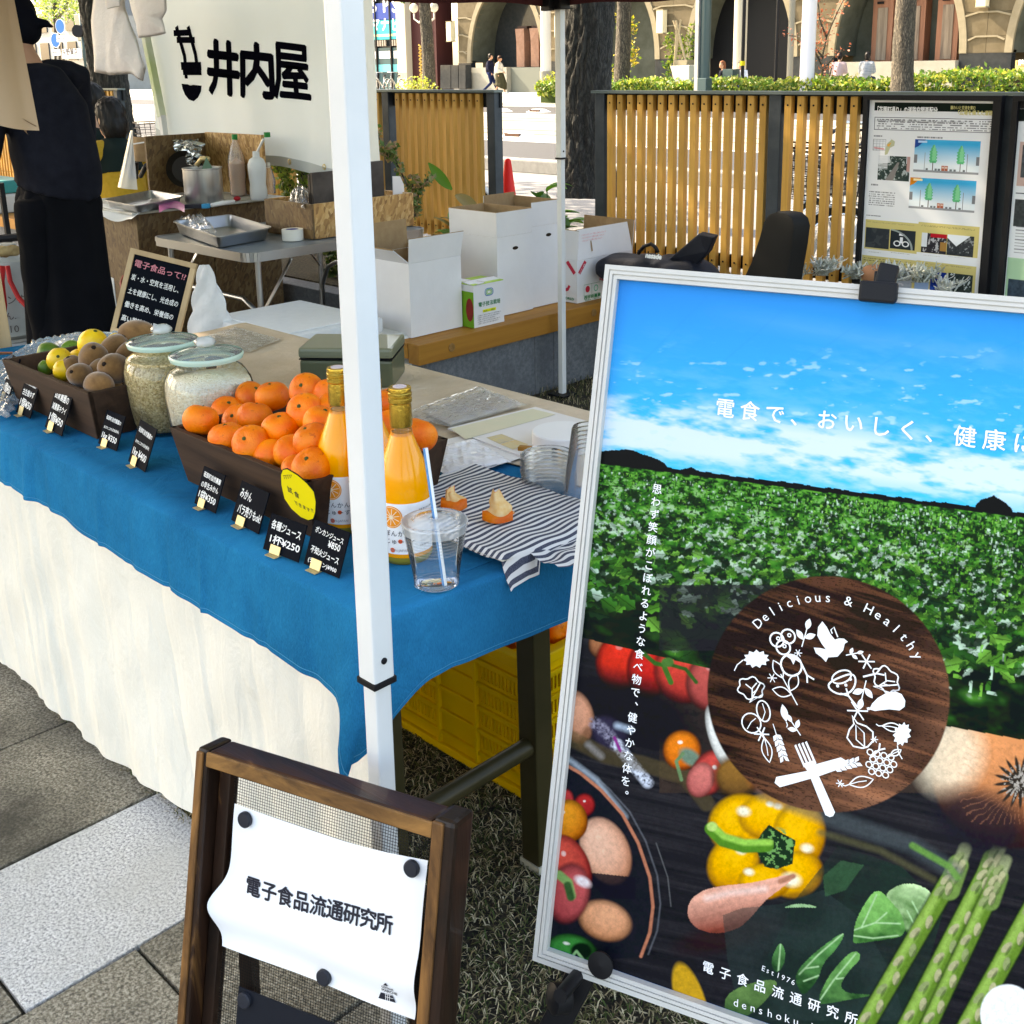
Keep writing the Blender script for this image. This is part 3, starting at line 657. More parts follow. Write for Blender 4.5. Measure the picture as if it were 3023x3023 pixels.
def trestle(label,y0,y1,x0=-2.72,x1=-1.14):
 t_=thing('trestle_table',label,'table',((x0+x1)/2,(y0+y1)/2,0))
 MB().box(x0,x1,y0,y1,.665,.695).build('tabletop',TOPW,t_,bev=.004)
 for x in(x1-.11,x0+.11):
  for y in(y0+.09,y1-.03):
   MB().bar((x,y,0.0),(x,y-.01,.665),.042,.042,up=(0,1,0)).build('leg',LEG,t_,bev=.003)
   MB().box(x-.024,x+.024,y-.024,y+.024,-.002,.012).build('foot',M('leg_foot',(.45,.43,.35),.5),t_)
  MB().tube([(x,y0+.09,.245),(x,y1-.03,.245)],.0165,14).build('crossbar',LEG,t_,smooth=.8)
 return t_
trestle('front trestle table with dark legs, under the blue and cream cloths',.875,1.325)
trestle('rear trestle table behind the first, under the beige linen',1.345,1.70)
BLUE=weave('blue_cloth',(.0008,.105,.235),(.0015,.185,.38),1100)
LIN=weave('cream_linen',(.75,.715,.63),(.82,.79,.71),800,fold=1);LIN2=weave('beige_linen',(.52,.41,.30),(.66,.54,.42),800)
CX0,CX1,CY0,CY1=-3.0,-1.10,.845,1.372
def path(d):
 L1=(CX1-.035)-CX0;a=math.pi/2*.035
 if d<L1:return Vector((CX0+d,CY0,0)),Vector((0,-1,0))
 if d<L1+a:q=(d-L1)/.035;return Vector((CX1-.035+.035*math.sin(q),CY0+.035-.035*math.cos(q),0)),Vector((math.sin(q),-math.cos(q),0))
 e=d-L1-a;return Vector((CX1+.12*e,CY0+.035+e,0)),Vector((1,0,0))
def fold(d,k=1):return k*(.5*math.sin(d*21+1.3*math.sin(d*5))+.3*math.sin(d*47+2)+.08*math.sin(d*83+1))
def pleat(d):return sum(a_*math.exp(-((d-c)/w_)**2)for c,a_,w_ in PLEATS)
_pr=random.Random(4);PLEATS=[(_pr.uniform(0,2),_pr.uniform(-1,1),_pr.uniform(.006,.03))for _ in range(46)]
PL=(CX1-.035-CX0)+math.pi/2*.035+.55
def blue(u,v):
 d=u*PL;p,n=path(d);L1=CX1-.035-CX0;c=d-L1-.027
 if v<.35:
  q=v/.35;z=.7045+.0012*math.sin(p.x*31+q*9)+.0010*math.sin(p.x*13-q*20)
  if c<0:b=Vector((p.x,CY1,0));
  else:b=Vector((-1.62,CY1,0)).lerp(Vector((-1.3,CY1,0)),0)
  if c<0:r_=b.lerp(p,q)
  else:r_=Vector((CX1-.035-.001,CY1,0)).lerp(p,q)
  if q>.93:z-=(q-.93)/.07*.003
  return Vector((r_.x,r_.y,z))
 q=(v-.35)/.65
 drop=(.105+.035*min(1,(p.x+2.6)/1.3)if p.x>-2.6 else.10)if c<0 else.108
 g_=math.exp(-(c/.035)**2);drop+=.115*g_
 z=.7015-drop*q+.0015*math.sin(d*9)*q
 out=.004+.008*math.sqrt(q)+fold(d)*.0030*q**1.3+pleat(d)*.0065*q**.7
 r_=p+n*out
 if g_>.02:r_+=Vector((-.045*g_*q*q,-.028*g_*q,0))
 return Vector((r_.x,r_.y,z))
o=MB().grid(blue,420,40).build('tablecloth',BLUE,None,smooth=True);tag(o,'bright blue cloth laid over the front table with a hanging hem','tablecloth')
def hem(u,v):
 d=u*PL;a=blue(u,.962);b=blue(u,.955);p,n=path(d);return(a if v>.5 else b)+n*.0008
MB().grid(hem,420,1).build('hem_stitch',M('stitch_blue',(.03,.25,.45),.8),o)
def lin(u,v):
 d=u*(PL-.615);p,n=path(d);q=v
 out=-.012+q*.02+fold(d*1.0+.4,1)*(.003+.014*q**.8)*.6+pleat(d+.1)*.006*q**.6+.0035*math.sin(d*26+q*19)*q*(1-q)*2+.006*math.sin(d*3)*q
 pass
 z=.695-q*(.655+.012*math.sin(d*9)+.002*math.sin(d*31))
 r_=p+n*out+Vector((0,.055*q,0));return Vector((r_.x,r_.y,z))
o=MB().grid(lin,360,60).build('tablecloth',LIN,None,smooth=True);tag(o,'cream linen skirt hanging from under the blue cloth to the ground','tablecloth')
def lin2(u,v):
 x=-2.76+u*1.64;e=1.368+.004*math.sin(x*9)+(0 if x>-2.1 else-.0)
 if v<.8:y=e+(1.705-e)*v/.8;z=.7085+.0018*math.sin(x*20+y*30)+.001*math.sin(x*55)
 else:q=(v-.8)/.2;y=1.705+.014*q**.5+.005*math.sin(x*26)*q;z=.7085-.055*q-.004*math.sin(x*15)*q
 return Vector((x,y,z))
o=MB().grid(lin2,160,40).build('tablecloth',LIN2,None,smooth=True);tag(o,'beige linen cloth spread over the rear table','tablecloth')
DW=wood('dark_walnut',(.026,.013,.007),(.058,.030,.017),(.016,.008,.005),ax=0,sc=40,rough=.65,rnd=.05)
def crate(label,x0,x1,y0=.92,y1=1.20,h=.098):
 t_=thing('fruit_crate',label,'crate',((x0+x1)/2,(y0+y1)/2,.706));z0,z1=.706,.706+h;f=.017;th=.011
 def side(a,b,n):
  a=Vector(a);b=Vector(b);n=Vector(n)
  up=Vector((0,0,h))+n*f;ex=(b-a).normalized()*f
  P_=[a,b,b+up+ex,a+up-ex];i_=-n*th;m_=MB();m_.hexa([P_[0],P_[1],P_[1]+i_,P_[0]+i_,P_[3],P_[2],P_[2]+i_,P_[3]+i_]);m_.build('side_board',DW,t_,bev=.0015)
 side((x0+f,y0+f,z0),(x1-f,y0+f,z0),(0,-1,0));side((x1-f,y1-f,z0),(x0+f,y1-f,z0),(0,1,0))
 side((x1-f,y0+f+.0005,z0),(x1-f,y1-f-.0005,z0),(1,0,0));side((x0+f,y1-f-.0005,z0),(x0+f,y0+f+.0005,z0),(-1,0,0))
 MB().box(x0+f,x1-f,y0+f,y1-f,z0+.0,z0+.009).build('base_board',DW,t_)
 return t_
crate('dark wooden tray crate heaped with mandarins and a yellow tag',-1.757,-1.352)
crate('dark wooden tray crate filled with kiwifruit, lemons and limes',-2.468,-2.064)
def fruitmesh(kind,seed):
 r=random.Random(seed)
 if kind=='mandarin':
  k=[r.uniform(0,6.28)for _ in range(4)]
  def fn(u):
   a=math.atan2(u.y,u.x);d=1-.16*math.exp(-((1-u.z)/.06))-.10*math.exp(-((1+u.z)/.05))+.012*math.sin(9*a)*math.exp(-((1-u.z)/.25))
   return d+.018*math.sin(3*a+k[0])+.012*math.sin(5*u.z+k[1])
  return MB().ell((0,0,0),.0312,.0312,.0268,28,22,fn=fn)
 if kind=='kiwi':return MB().ell((0,0,0),.0245,.0245,.033,22,16,fn=lambda u:1-.05*math.exp(-(1-abs(u.z))/.03)+.02*math.sin(3*math.atan2(u.y,u.x)+seed))
 if kind=='lemon':return MB().ell((0,0,0),.0265,.0265,.0275,22,16,fn=lambda u:1+.05*math.exp(-(1-abs(u.z))/.02)+.015*math.sin(7*u.x+4*u.y+seed))
 return MB().ell((0,0,0),.0255,.0255,.0285,22,16,fn=lambda u:1+.07*math.exp(-(1-u.z)/.03)+.015*math.sin(7*u.x+5*u.y+seed))
def peelmat(name,c1,c2,spots=None,bump=.35,sc=220,rough=.35,sub=.0):
 if name in MT:return MT[name]
 mt,t,b=nodes(name);cv=coords(t);n1=_n(t,'ShaderNodeTexNoise',Scale=26,Detail=4);t.links.new(cv,n1.inputs[0])
 col=ramp(t,n1.outputs[0],[(.35,c1),(.65,c2)])
 if spots:
  n3=_n(t,'ShaderNodeTexNoise',Scale=70,Detail=6,Roughness=.7);t.links.new(cv,n3.inputs[0]);f=ramp(t,n3.outputs[0],[(.60,(0,0,0)),(.67,(1,1,1))])
  mx=_n(t,'ShaderNodeMixRGB');t.links.new(f,mx.inputs[0]);t.links.new(col,mx.inputs[1]);mx.inputs[2].default_value=(*spots,1);col=mx.outputs[0]
 oi=t.nodes.new('ShaderNodeObjectInfo');hs=t.nodes.new('ShaderNodeHueSaturation');mr=_n(t,'ShaderNodeMapRange');mr.inputs['To Min'].default_value=.82;mr.inputs['To Max'].default_value=1.12
 t.links.new(oi.outputs['Random'],mr.inputs[0]);t.links.new(mr.outputs[0],hs.inputs['Value']);t.links.new(col,hs.inputs['Color']);t.links.new(hs.outputs[0],b.inputs['Base Color'])
 vo=_n(t,'ShaderNodeTexVoronoi',Scale=sc*2.2,feature='SMOOTH_F1');t.links.new(cv,vo.inputs[0]);bp=_n(t,'ShaderNodeBump',Strength=bump,Distance=.0012);t.links.new(vo.outputs[0],bp.inputs['Height']);t.links.new(bp.outputs[0],b.inputs['Normal'])
 b.inputs['Roughness'].default_value=rough;b.inputs['Specular IOR Level'].default_value=.35;b.inputs['Subsurface Weight'].default_value=sub;b.inputs['Subsurface Radius'].default_value=(.006,.003,.001);b.inputs['Subsurface Scale'].default_value=1
 MT[name]=mt;return mt
ORG=peelmat('mandarin_skin',(.82,.125,.001),(.95,.235,.003),(.60,.10,.002),rough=.48,bump=.55,sub=.06);LEM=peelmat('lemon_skin',(.80,.47,.01),(.84,.56,.03),(.45,.22,.02));LIM=peelmat('lime_skin',(.07,.16,.015),(.13,.24,.025),(.03,.08,.01))
def fuzz(name):
 if name in MT:return MT[name]
 mt=M(name,(.14,.066,.020),.95,(.24,.12,.042),60,.6,420,sheen=.5,rnd=.15,spec=.15);return mt
KIW=fuzz('kiwi_skin');CAL=M('calyx',(.06,.075,.02),.8);CALB=M('kiwi_tip',(.02,.012,.008),.9)
FM={}
def fruit(kind,pos,rot,label,group,sc=1.0,i=0):
 key=(kind,i%3)
 name={'mandarin':'mandarin','kiwi':'kiwifruit','lemon':'lemon','lime':'lime'}[kind];mat={'mandarin':ORG,'kiwi':KIW,'lemon':LEM,'lime':LIM}[kind]
 t_=thing(name,label,{'kiwi':'kiwifruit'}.get(kind,kind),(0,0,0),group=group)
 if key not in FM:
  me=fruitmesh(kind,i).mesh(name,merge=.0002);me.materials.append(mat);me.polygons.foreach_set('use_smooth',[True]*len(me.polygons))
  z={'mandarin':.0268*.86,'kiwi':.0315,'lemon':.0285,'lime':.0295}[kind]
  if kind=='kiwi':sm=MB().ell((0,0,z),.0042,.0042,.0022,8,5)
  else:
   sm=MB().lathe([(.0036,-.001),(.0034,.0006),(.0014,.0012),(.0012,.002)],(0,0,z-.0005),8)
  m2=sm.mesh('stem_end');m2.materials.append(CALB if kind=='kiwi' else CAL);FM[key]=(me,m2)
 me,m2=FM[key]
 a=link(bpy.data.objects.new('skin',me));b=link(bpy.data.objects.new('stem_end',m2));a.parent=t_;b.parent=t_
 t_.location=pos;t_.rotation_euler=rot;t_.scale=(sc,)*3
 return t_
OG='mandarins heaped in the wooden crate'
ol=[(593,1239,.955,'large mandarin standing at the left end of the heap'),(672,1216,1.05,'mandarin half hidden just right of the leftmost one'),(705,1243,1.03,'mandarin wedged behind the left part of the front row'),
(753,1231,1.02,'mandarin in the second row, left of the middle'),(670,1293,.953,'mandarin in the front row, nearest to the left one'),(740,1309,.95,'mandarin in the front row showing its dark stem end'),
(800,1347,.966,'broad mandarin in the middle of the front row'),(828,1266,1.0,'round mandarin in the centre of the heap'),(742,1172,1.10,'mandarin peeping out at the back left of the heap'),
(803,1170,1.09,'large mandarin on top at the back, with flat crown'),(905,1152,1.10,'mandarin at the top of the heap with a dark stem dot'),(900,1214,1.04,'mandarin with star shaped stem end below the topmost one'),
(921,1300,.985,'big ribbed mandarin left of the first juice bottle'),(950,1248,1.03,'mandarin half hidden behind the big ribbed one'),(921,1378,.952,'mandarin above the yellow tag, against the bottle'),
(876,1385,.95,'small mandarin peeping over the crate rim by the yellow tag'),(865,1335,.975,'mandarin in shadow between front row and ribbed one'),(985,1205,1.08,'mandarin behind the neck of the first juice bottle'),
(978,1160,1.12,'mandarin at the back rim, just left of the white post'),(1150,1262,1.11,'mandarin right of the white post, behind the second bottle'),(1148,1192,1.15,'mandarin at the back, just right of the white post'),(1238,1284,1.15,'mandarin at the right back corner of the crate')]
for i,(px,py,t_,lb)in enumerate(ol):
 p=T(px,py,t_);tilt=random.uniform(.1,.9);rot=(random.uniform(-.5,1.0),random.uniform(-.6,.6),random.uniform(0,6))
 if 'stem' in lb:rot=(rad(52),rad(0),rad(25))
 if 'flat crown' in lb:rot=(.1,-.1,0)
 fruit('mandarin',p,rot,lb,OG,1.0 if 'small' not in lb else.8,i)
for i in range(9):fruit('mandarin',(-1.69+.04*(i%8)+.01*(i%3),.985+.055*(i%3)+.02,.755+.0*(i%2)),(i,i*2,0),'mandarin buried under the heap, seen only through gaps in the fruit',OG,1.0,i)
kl=[('lime',147,1047,1.06,'bright green lime in the left of the kiwi crate',1.15),('lime',215,1037,1.10,'dark green lime at the back of the crate, left of the big lemon',1.1),('lime',103,1066,1.0,'small green lime at the left end of the kiwi crate',.55),('lime',133,1086,.985,'small green lime against the front board at the left',.65),
('lemon',176,1063,1.0,'lemon between the limes and the kiwifruit',1.12),('lemon',274,1016,1.08,'big lemon at the top of the crate',1.35),('lemon',190,1093,.968,'pale lemon half hidden by the front left kiwifruit',.95),('lemon',230,1060,1.05,'lemon barely showing behind the largest kiwifruit',.9),('lemon',342,1012,1.12,'brown speckled lemon between two kiwifruit at the back',.9),
('kiwi',276,1060,1.01,'largest round kiwifruit in the middle of the crate',1.38),('kiwi',221,1092,.985,'kiwifruit behind the front left one, next to the lemon',1.1),('kiwi',238,1108,.962,'kiwifruit on end at the front rim, its dark tip facing out',1.1),('kiwi',292,1136,.965,'long kiwifruit lying along the right front corner',1.15),('kiwi',339,1088,1.01,'kiwifruit at the right with a dark tip, beside the jar',1.35),('kiwi',334,1032,1.08,'kiwifruit behind the largest one',1.25),('kiwi',404,988,1.15,'big kiwifruit lying on top at the back right',1.45),('kiwi',378,1046,1.09,'kiwifruit tucked behind the shoulder of the first jar',1.1),('kiwi',292,1104,1.0,'dark kiwifruit low in the crate under the others',1.1)]
for i,(k,px,py,t_,lb,s_)in enumerate(kl):
 rot=(random.uniform(.3,1.2),random.uniform(-.5,.5),random.uniform(0,6))
 if 'tip' in lb:rot=(rad(62),0,rad(30))
 if 'lying' in lb:rot=(rad(90),0,rad(-75 if 'front' in lb else-50))
 fruit(k,T(px,py,t_),rot,lb,'fruit in the kiwi crate',s_*.9,i)
for i in range(8):fruit('kiwi',(-2.40+.04*i,1.0+.05*(i%3),.742),(1.5,i,0),'kiwifruit buried under the others, hardly seen in the crate','fruit in the kiwi crate',1.0,i)
CG=glass('jar_glass',(.97,.99,.98),.02,1.45,.985);LG=glass('lid_glass',(.86,.97,.90),.03,1.3,.80)
def ricemat(name,a,b_,c):
 if name in MT:return MT[name]
 mt,t,b=nodes(name);cv=coords(t);vo=_n(t,'ShaderNodeTexVoronoi',Scale=260);t.links.new(cv,vo.inputs[0]);sp=t.nodes.new('ShaderNodeSeparateColor');t.links.new(vo.outputs['Color'],sp.inputs[0])
 t.links.new(ramp(t,sp.outputs[0],[(0,a),(.5,b_),(1,c)]),b.inputs['Base Color']);b.inputs['Roughness'].default_value=.7
 bp=_n(t,'ShaderNodeBump',Strength=.9,Distance=.003);bp.invert=True;t.links.new(vo.outputs['Distance'],bp.inputs['Height']);t.links.new(bp.outputs[0],b.inputs['Normal']);MT[name]=mt;return mt
BR=ricemat('brown_rice',(.34,.24,.09),(.56,.42,.20),(.72,.58,.34));WR=ricemat('white_rice',(.78,.65,.47),(.86,.75,.58),(.90,.83,.71))
def sq(p,k=.16):
 a=math.atan2(p.y,p.x);f=1+k*(abs(math.cos(2*a))**.6*-.5+.25);return f
def jar(px,py,label,rice,fill):
 p=W(px,py,.878);x,y=p.x,p.y;t_=thing('glass_jar',label,'jar',(x,y,.706));z=.706
 prof=[(.055,.0),(.066,.003),(.071,.012),(.078,.05),(.083,.09),(.083,.115),(.078,.135),(.066,.150),(.0575,.156),(.0565,.163),(.060,.166)]
 def sh(q):
  d=Vector((q.x-x,q.y-y,0));zz=q.z-z;k=.16 if.01<zz<.14 else.03;f=sq(d,k);return Vector((x+d.x*f,y+d.y*f,q.z))
 m_=MB().lathe([(r_,z+h_)for r_,h_ in prof],(x,y,0),48,caps=False);m_.xf(sh);m_.build('jar_body',CG,t_,smooth=True)
 b_=MB().lathe([(0,z+.002),(.052,z+.002),(.064,z+.006)],(x,y,0),40,caps=False);b_.build('jar_base',glass('thick_glass',(.55,.65,.62),.03,1.5,.8),t_,smooth=True)
 n=[(r_-.004,z+h_+.003)for r_,h_ in prof if h_<fill];n=[(0,z+.004)]+n+[(n[-1][0]-.002,z+fill),(0,z+fill+.010)]
 m_=MB().lathe(n,(x,y,0),48,caps=False);m_.xf(sh);m_.build('rice',rice,t_,smooth=True)
 ld=MB().lathe([(0,z+.170),(.060,z+.167),(.067,z+.169),(.0685,z+.174),(.066,z+.179),(.05,z+.182),(.035,z+.187),(.018,z+.189),(.016,z+.192)],(x,y,0),48,caps=False).build('lid',LG,t_,smooth=True)
 kn=MB().ell((x,y,z+.200),.019,.019,.010,18,10,fn=lambda u:1+.10*math.sin(8*math.atan2(u.y,u.x)));kn.build('knob',glass('knob_glass',(.85,.9,.88),.05,1.5,.55),ld,smooth=True)
 for q in range(3):
  m_=MB().lathe([(.067-.0,z+.1685+q*.0),(.0695,z+.171+q*.003),(.067,z+.1735+q*.003)],(x,y,0),48,caps=False)
 m_.build('rim',M('rim_glass',(.42,.58,.48),.1,spec=.8),ld,smooth=True)
 fr=PF((x-.05,y-.0835,z),(.94,-.34,0),(0,0,1))
 MB().grid(lambda u,v:Vector((x+(.083)*math.sin((u-.5)*1.1-.75),y-.083*math.cos((u-.5)*1.1-.75),z+.045+v*.055))*1.0,10,4)
 return t_
jar(480,1013,'glass jar of greenish brown rice, left of the two jars',BR,.145)
jar(609,1052,'glass jar of pale white rice, right of the two jars',WR,.128)
JU=M('orange_juice',(.93,.36,.003),.2,(.90,.30,.002),9,coat=.35,spec=.3);GOLD=M('gold_foil',(.75,.52,.10),.22,(.60,.38,.06),40,.5,220,metal=.95);CORK=M('cap_top',(.62,.52,.55),.5)
LAB=M('label_paper',(.80,.79,.80),.55);ORI=M('print_orange',(.85,.27,.02),.6);ORI2=M('print_pith',(.88,.70,.50),.6);INK=M('ink',(.02,.02,.03),.6);REDP=M('print_red',(.75,.10,.03),.6)
def bottle(px,py,label,h=.255,lab_rot=-.05):
 p=W(px,py,.706+h-.004);x,y,z=p.x,p.y,.706
 t_=thing('juice_bottle',label,'bottle',(x,y,z),group='bottles of orange juice')
 pr=[(.028,0),(.036,.002),(.0385,.008),(.0388,.10),(.0385,.115),(.035,.135),(.028,.155),(.021,.172),(.0162,.186),(.0145,.197),(.0138,.215)]
 ju=[(0,.003)]+[(r_,h_)for r_,h_ in pr if h_<.19]+[(.0145,.190),(0,.190)]
 MB().lathe([(r_,z+h_)for r_,h_ in ju],(x,y,0),40,caps=False).build('juice',JU,t_,smooth=.9)
 MB().lathe([(r_,z+h_)for r_,h_ in pr if h_>.18],(x,y,0),40,caps=False).build('glass_body',CG,t_,smooth=True)
 MB().lathe([(0,z+.0),(.036,z+.0005),(.0392,z+.008),(.0392,z+.012)],(x,y,0),40,caps=False).build('sediment',M('green_base',(.22,.20,.03),.15),t_,smooth=True)
 n=56;fo=MB();zz=[(.0152,.198),(.0158,.203),(.0154,.225),(.0152,.232),(.0168,.234),(.0168,.239),(.0158,.240),(.0158,.242),(.0168,.243),(.0168,.247),(.0160,.248),(.0162,.253),(.0158,.255),(.010,.2552),(0,.2552)]
 vs=[]
 for r_,h_ in zz:
  for k in range(n):a=2*math.pi*k/n;f=1+(.025 if k%2 else 0)*(1 if h_<.23 else 0);vs.append((x+r_*f*math.cos(a),y+r_*f*math.sin(a),z+h_))
 fs=[(i*n+k,i*n+(k+1)%n,(i+1)*n+(k+1)%n,(i+1)*n+k)for i in range(len(zz)-1)for k in range(n)]
 fo.add(vs,fs);cp=fo.build('foil_cap',GOLD,t_,smooth=.6);MB().lathe([(0,0),(.0098,0),(.0098,.0008),(0,.0008)],(x,y,z+.2554),24,caps=False).build('cap_disc',CORK,cp)
 R_=.0394;a0=math.atan2(-y,-x)+lab_rot
 def cyl(off=0):
  return lambda a,b:Vector((x+(R_+off)*math.cos(a0+a/R_),y+(R_+off)*math.sin(a0+a/R_),z+b))
 lab=MB().grid(lambda u,v:cyl(0)(-.052+u*.104,.018+v*.076),36,3).build('label',LAB,t_,smooth=True)
 cy=cyl(.0004);m_=MB()
 def disc(cx_,cz_,r_,off,mat,nm='orange_print',n=28):
  c_=cyl(off);m_=MB();m_.add([c_(cx_,cz_)]+[c_(cx_+r_*math.cos(2*math.pi*k/n),cz_+r_*math.sin(2*math.pi*k/n))for k in range(n)],[(0,k+1,(k+1)%n+1)for k in range(n)]);m_.build(nm,mat,lab)
 disc(-.018,.074,.0165,.0003,ORI);disc(-.018,.074,.0150,.0005,ORI2);disc(-.018,.074,.0142,.0007,ORI)
 st=[]
 for k in range(10):
  a=k*.628+.2;st.append([(-.018,.074),(-.018+.0125*math.cos(a),.074+.0125*math.sin(a))])
 strokes(st,.0011,None,px=False,warp=cyl(.0009)).build('pith_lines',ORI2,lab)
 disc(-.018,.074,.003,.0011,ORI2)
 for s_,(a,b)in{'ぽんかん':(-.030,.046),'じゅーす':(-.030,.034)}.items():text(s_,None,a,b,.0095,INK,lab,warp=cyl(.0008),space=1.15)
 disc(-.006,.038,.0032,.0006,REDP,'red_dot');disc(-.018,.024,.0036,.0006,REDP,'red_dot')
 text('VON-JAPAN',None,-.022,.0225,.0052,M('ink_grey',(.30,.28,.30),.6),lab,warp=cyl(.0008))
 for q in range(9):text('名称 果汁飲料 原材料',None,.022,.082-q*.0068,.0032,INK,lab,warp=cyl(.0008))
 return t_
bottle(996,1092,'gold capped bottle of orange juice left of the white post');bottle(1180,1150,'gold capped bottle of orange juice right of the white post')
bottle(1092,1115,'gold capped bottle of orange juice hidden behind the white post')
CL=glass('clear_plastic',(.99,.993,.996),.04,1.22,.965);CLR=glass('plastic_rim',(.97,.98,.99),.08,1.3,.88)
p=W(1289,1722,.706);x,y,z=p.x,p.y,.706
cp=thing('plastic_cup','clear lidded plastic cup with a striped straw at the table corner','cup',(x,y,z))
MB().lathe([(0,z+.0015),(.030,z+.001),(.0315,z+.003),(.033,z+.02),(.0385,z+.055),(.0415,z+.075),(.0435,z+.090)],(x,y,0),40,caps=False).build('cup_body',CL,cp,smooth=True)
m_=MB()
for q in range(6):m_.lathe([(.0380+q*.0009,z+.052+q*.005),(.0388+q*.0009,z+.0535+q*.005),(.0382+q*.0009,z+.0550+q*.005)],(x,y,0),40,caps=False)
m_.build('ribs',CLR,cp,smooth=True,kind='stuff')
ld=MB().lathe([(.0445,z+.080),(.0455,z+.090),(.0462,z+.0925),(.0440,z+.094),(.040,z+.0925),(.028,z+.0925),(.026,z+.098),(.006,z+.0985),(.004,z+.0975)],(x,y,0),40,caps=False).build('lid',glass('lid_plastic',(.97,.98,.99),.08,1.5,.66),cp,smooth=True)
for r_ in(.0305,.0218):MB().lathe([(r_-.001,0),(r_,.001),(r_+.001,0)],(x,y,z+.0015),40,caps=False).build('base_ring',CLR,cp)
text('PET 1',PF((x-.012,y-.006,z+.003),(1,.3,0),(-.3,1,0)),0,0,.008,M('emboss',(.6,.65,.68),.2),cp)
a_=T(1314,1728,y);b_=T(1257,1323,y+.004)
sw=MB().tube([a_,a_.lerp(b_,.62),a_.lerp(b_,.70),b_+Vector((-.0,0,0))],.0030,12,caps=False).build('straw',M('straw_white',(.80,.82,.84),.35),cp,smooth=True)
d=(b_-a_);
for k in range(2):MB().tube([a_+Vector(((-.0023,-.0022,0)if k==0 else(.0008,-.0031,0))),b_+Vector(((-.0023,-.0022,0)if k==0 else(.0008,-.0031,0)))],.0009,5).build('stripe',M('straw_blue',(.05,.25,.55),.4),sw)
p=W(1620,1446,.706);x,y=p.x,p.y
st_=thing('cup_lid_stack','stack of clear plastic lids left of the upright cup stack','cup lids',(x,y,.706))
for k in range(9):MB().lathe([(.044,0),(.0465,.001),(.047,.008),(.045,.0095),(.040,.008),(.026,.008),(.024,.012),(.008,.0125)],(x+random.uniform(-.001,.001),y,.706+k*.0068),36,caps=False).build('lid',CLR if k%2==0 else CL,st_,smooth=True)
p=W(1712,1495,.706);x,y=p.x+.015,p.y+.012
cs_=thing('cup_stack','upside down stack of clear cups beside the poster frame','cups',(x,y,.706))
for k in range(7):MB().lathe([(.0440,0),(.0452,.002),(.0425,.006),(.040,.03),(.032,.088),(.030,.092),(.026,.090),(0,.091)],(x,y,.706+k*.0072),36,caps=False).build('cup',CL,cs_,smooth=True)
p=W(1640,1318,.706);x,y=p.x+.02,p.y+.0
ds=tag(MB().lathe([(0,.0),(.056,0),(.058,.003),(.058,.030),(.056,.032),(0,.032)],(x,y,.71),48,caps=False).build('paper_plate_stack',M('white_paper',(.78,.76,.75),.6),None,smooth=.5),'round white stack of paper plates behind the clear lids','plates')
tag(MB().obox(W(1550,1333,.716),(.010,.006,0),(-.003,.006,0),(0,0,.010)).build('wooden_block',TIM,None,bev=.001),'small wooden block holding down the flyers','block')
tag(MB().obox(W(1600,1336,.716),(.016,.012,0),(-.004,.006,0),(0,0,.008)).build('small_box',M('cream_card',(.68,.62,.50),.7),None,bev=.001),'small cream box beside the wooden block','box')
tr=MB().grid(lambda u,v:Vector((-1.372+u*.30,1.046+v*.23,.712+.010*max(0,abs(2*u-1)**8,abs(2*v-1)**8))),30,24).build('tray',M('cream_tray',(.72,.68,.55),.4),None,smooth=True);tag(tr,'cream tray under the striped cloth','tray')
def stripemat():
 mt,t,b=nodes('striped_cloth');at=t.nodes.new('ShaderNodeAttribute');at.attribute_name='su';mu=_n(t,'ShaderNodeMath',operation='MULTIPLY');mu.inputs[1].default_value=1/.0118
 t.links.new(at.outputs['Fac'],mu.inputs[0]);fr=_n(t,'ShaderNodeMath',operation='FRACT');t.links.new(mu.outputs[0],fr.inputs[0]);nz=_n(t,'ShaderNodeTexNoise',Scale=700,Detail=3);t.links.new(coords(t),nz.inputs[0])
 dk=ramp(t,nz.outputs[0],[(.35,(.03,.035,.06)),(.7,(.10,.11,.16))]);f=ramp(t,fr.outputs[0],[(.44,(0,0,0)),(.47,(1,1,1)),(.95,(1,1,1)),(.98,(0,0,0))])
 mx=_n(t,'ShaderNodeMixRGB');t.links.new(f,mx.inputs[0]);mx.inputs[1].default_value=(.74,.71,.69,1);t.links.new(dk,mx.inputs[2]);t.links.new(mx.outputs[0],b.inputs['Base Color']);b.inputs['Roughness'].default_value=.9
 bp=_n(t,'ShaderNodeBump',Strength=.3,Distance=.001);t.links.new(nz.outputs[0],bp.inputs['Height']);t.links.new(bp.outputs[0],b.inputs['Normal']);return mt
SM=stripemat()
def scloth(name,fn,nu,nv,uoff,ulen,label,par=None):
 m_=MB().grid(fn,nu,nv);me=m_.mesh(name);at=me.attributes.new('su','FLOAT','POINT')
 at.data.foreach_set('value',[uoff+ulen*(k%(nu+1))/nu for k in range(len(me.vertices))]);o=mobj(name,me,SM,par,smooth=True);
 if par is None:tag(o,label,'cloth')
 return o
def sf(u,v):
 x=-1.392+u*.345;y=1.050+v*.243+.012*(1-v)*0;z=.7255+.0012*math.sin(x*50+y*40)+.0010*math.sin(y*80-x*22)+.0005*math.sin(x*160)
 y+=.002*math.sin(x*35+v*2);x+=.0009*math.sin(y*60)
 k=x+1.072+.25*max(0,(1.08-y))
 if k>0:
  x=-1.072-.25*max(0,(1.08-y))+k*.45;z-=.010*min(1,k*60)+k*(1.15 if y<1.11 else.12)
  if y<1.11:x+=.012*(1.11-y)*20*k;y+=.25*k*math.sin((1.11-y)*50)
 if y<1.058:z-=.006*(1.058-y)/.008
 return Vector((x,y,z))
sc_=scloth('striped_cloth',sf,110,70,0,.345,'navy and white striped cloth spread on the tray with a hanging corner')
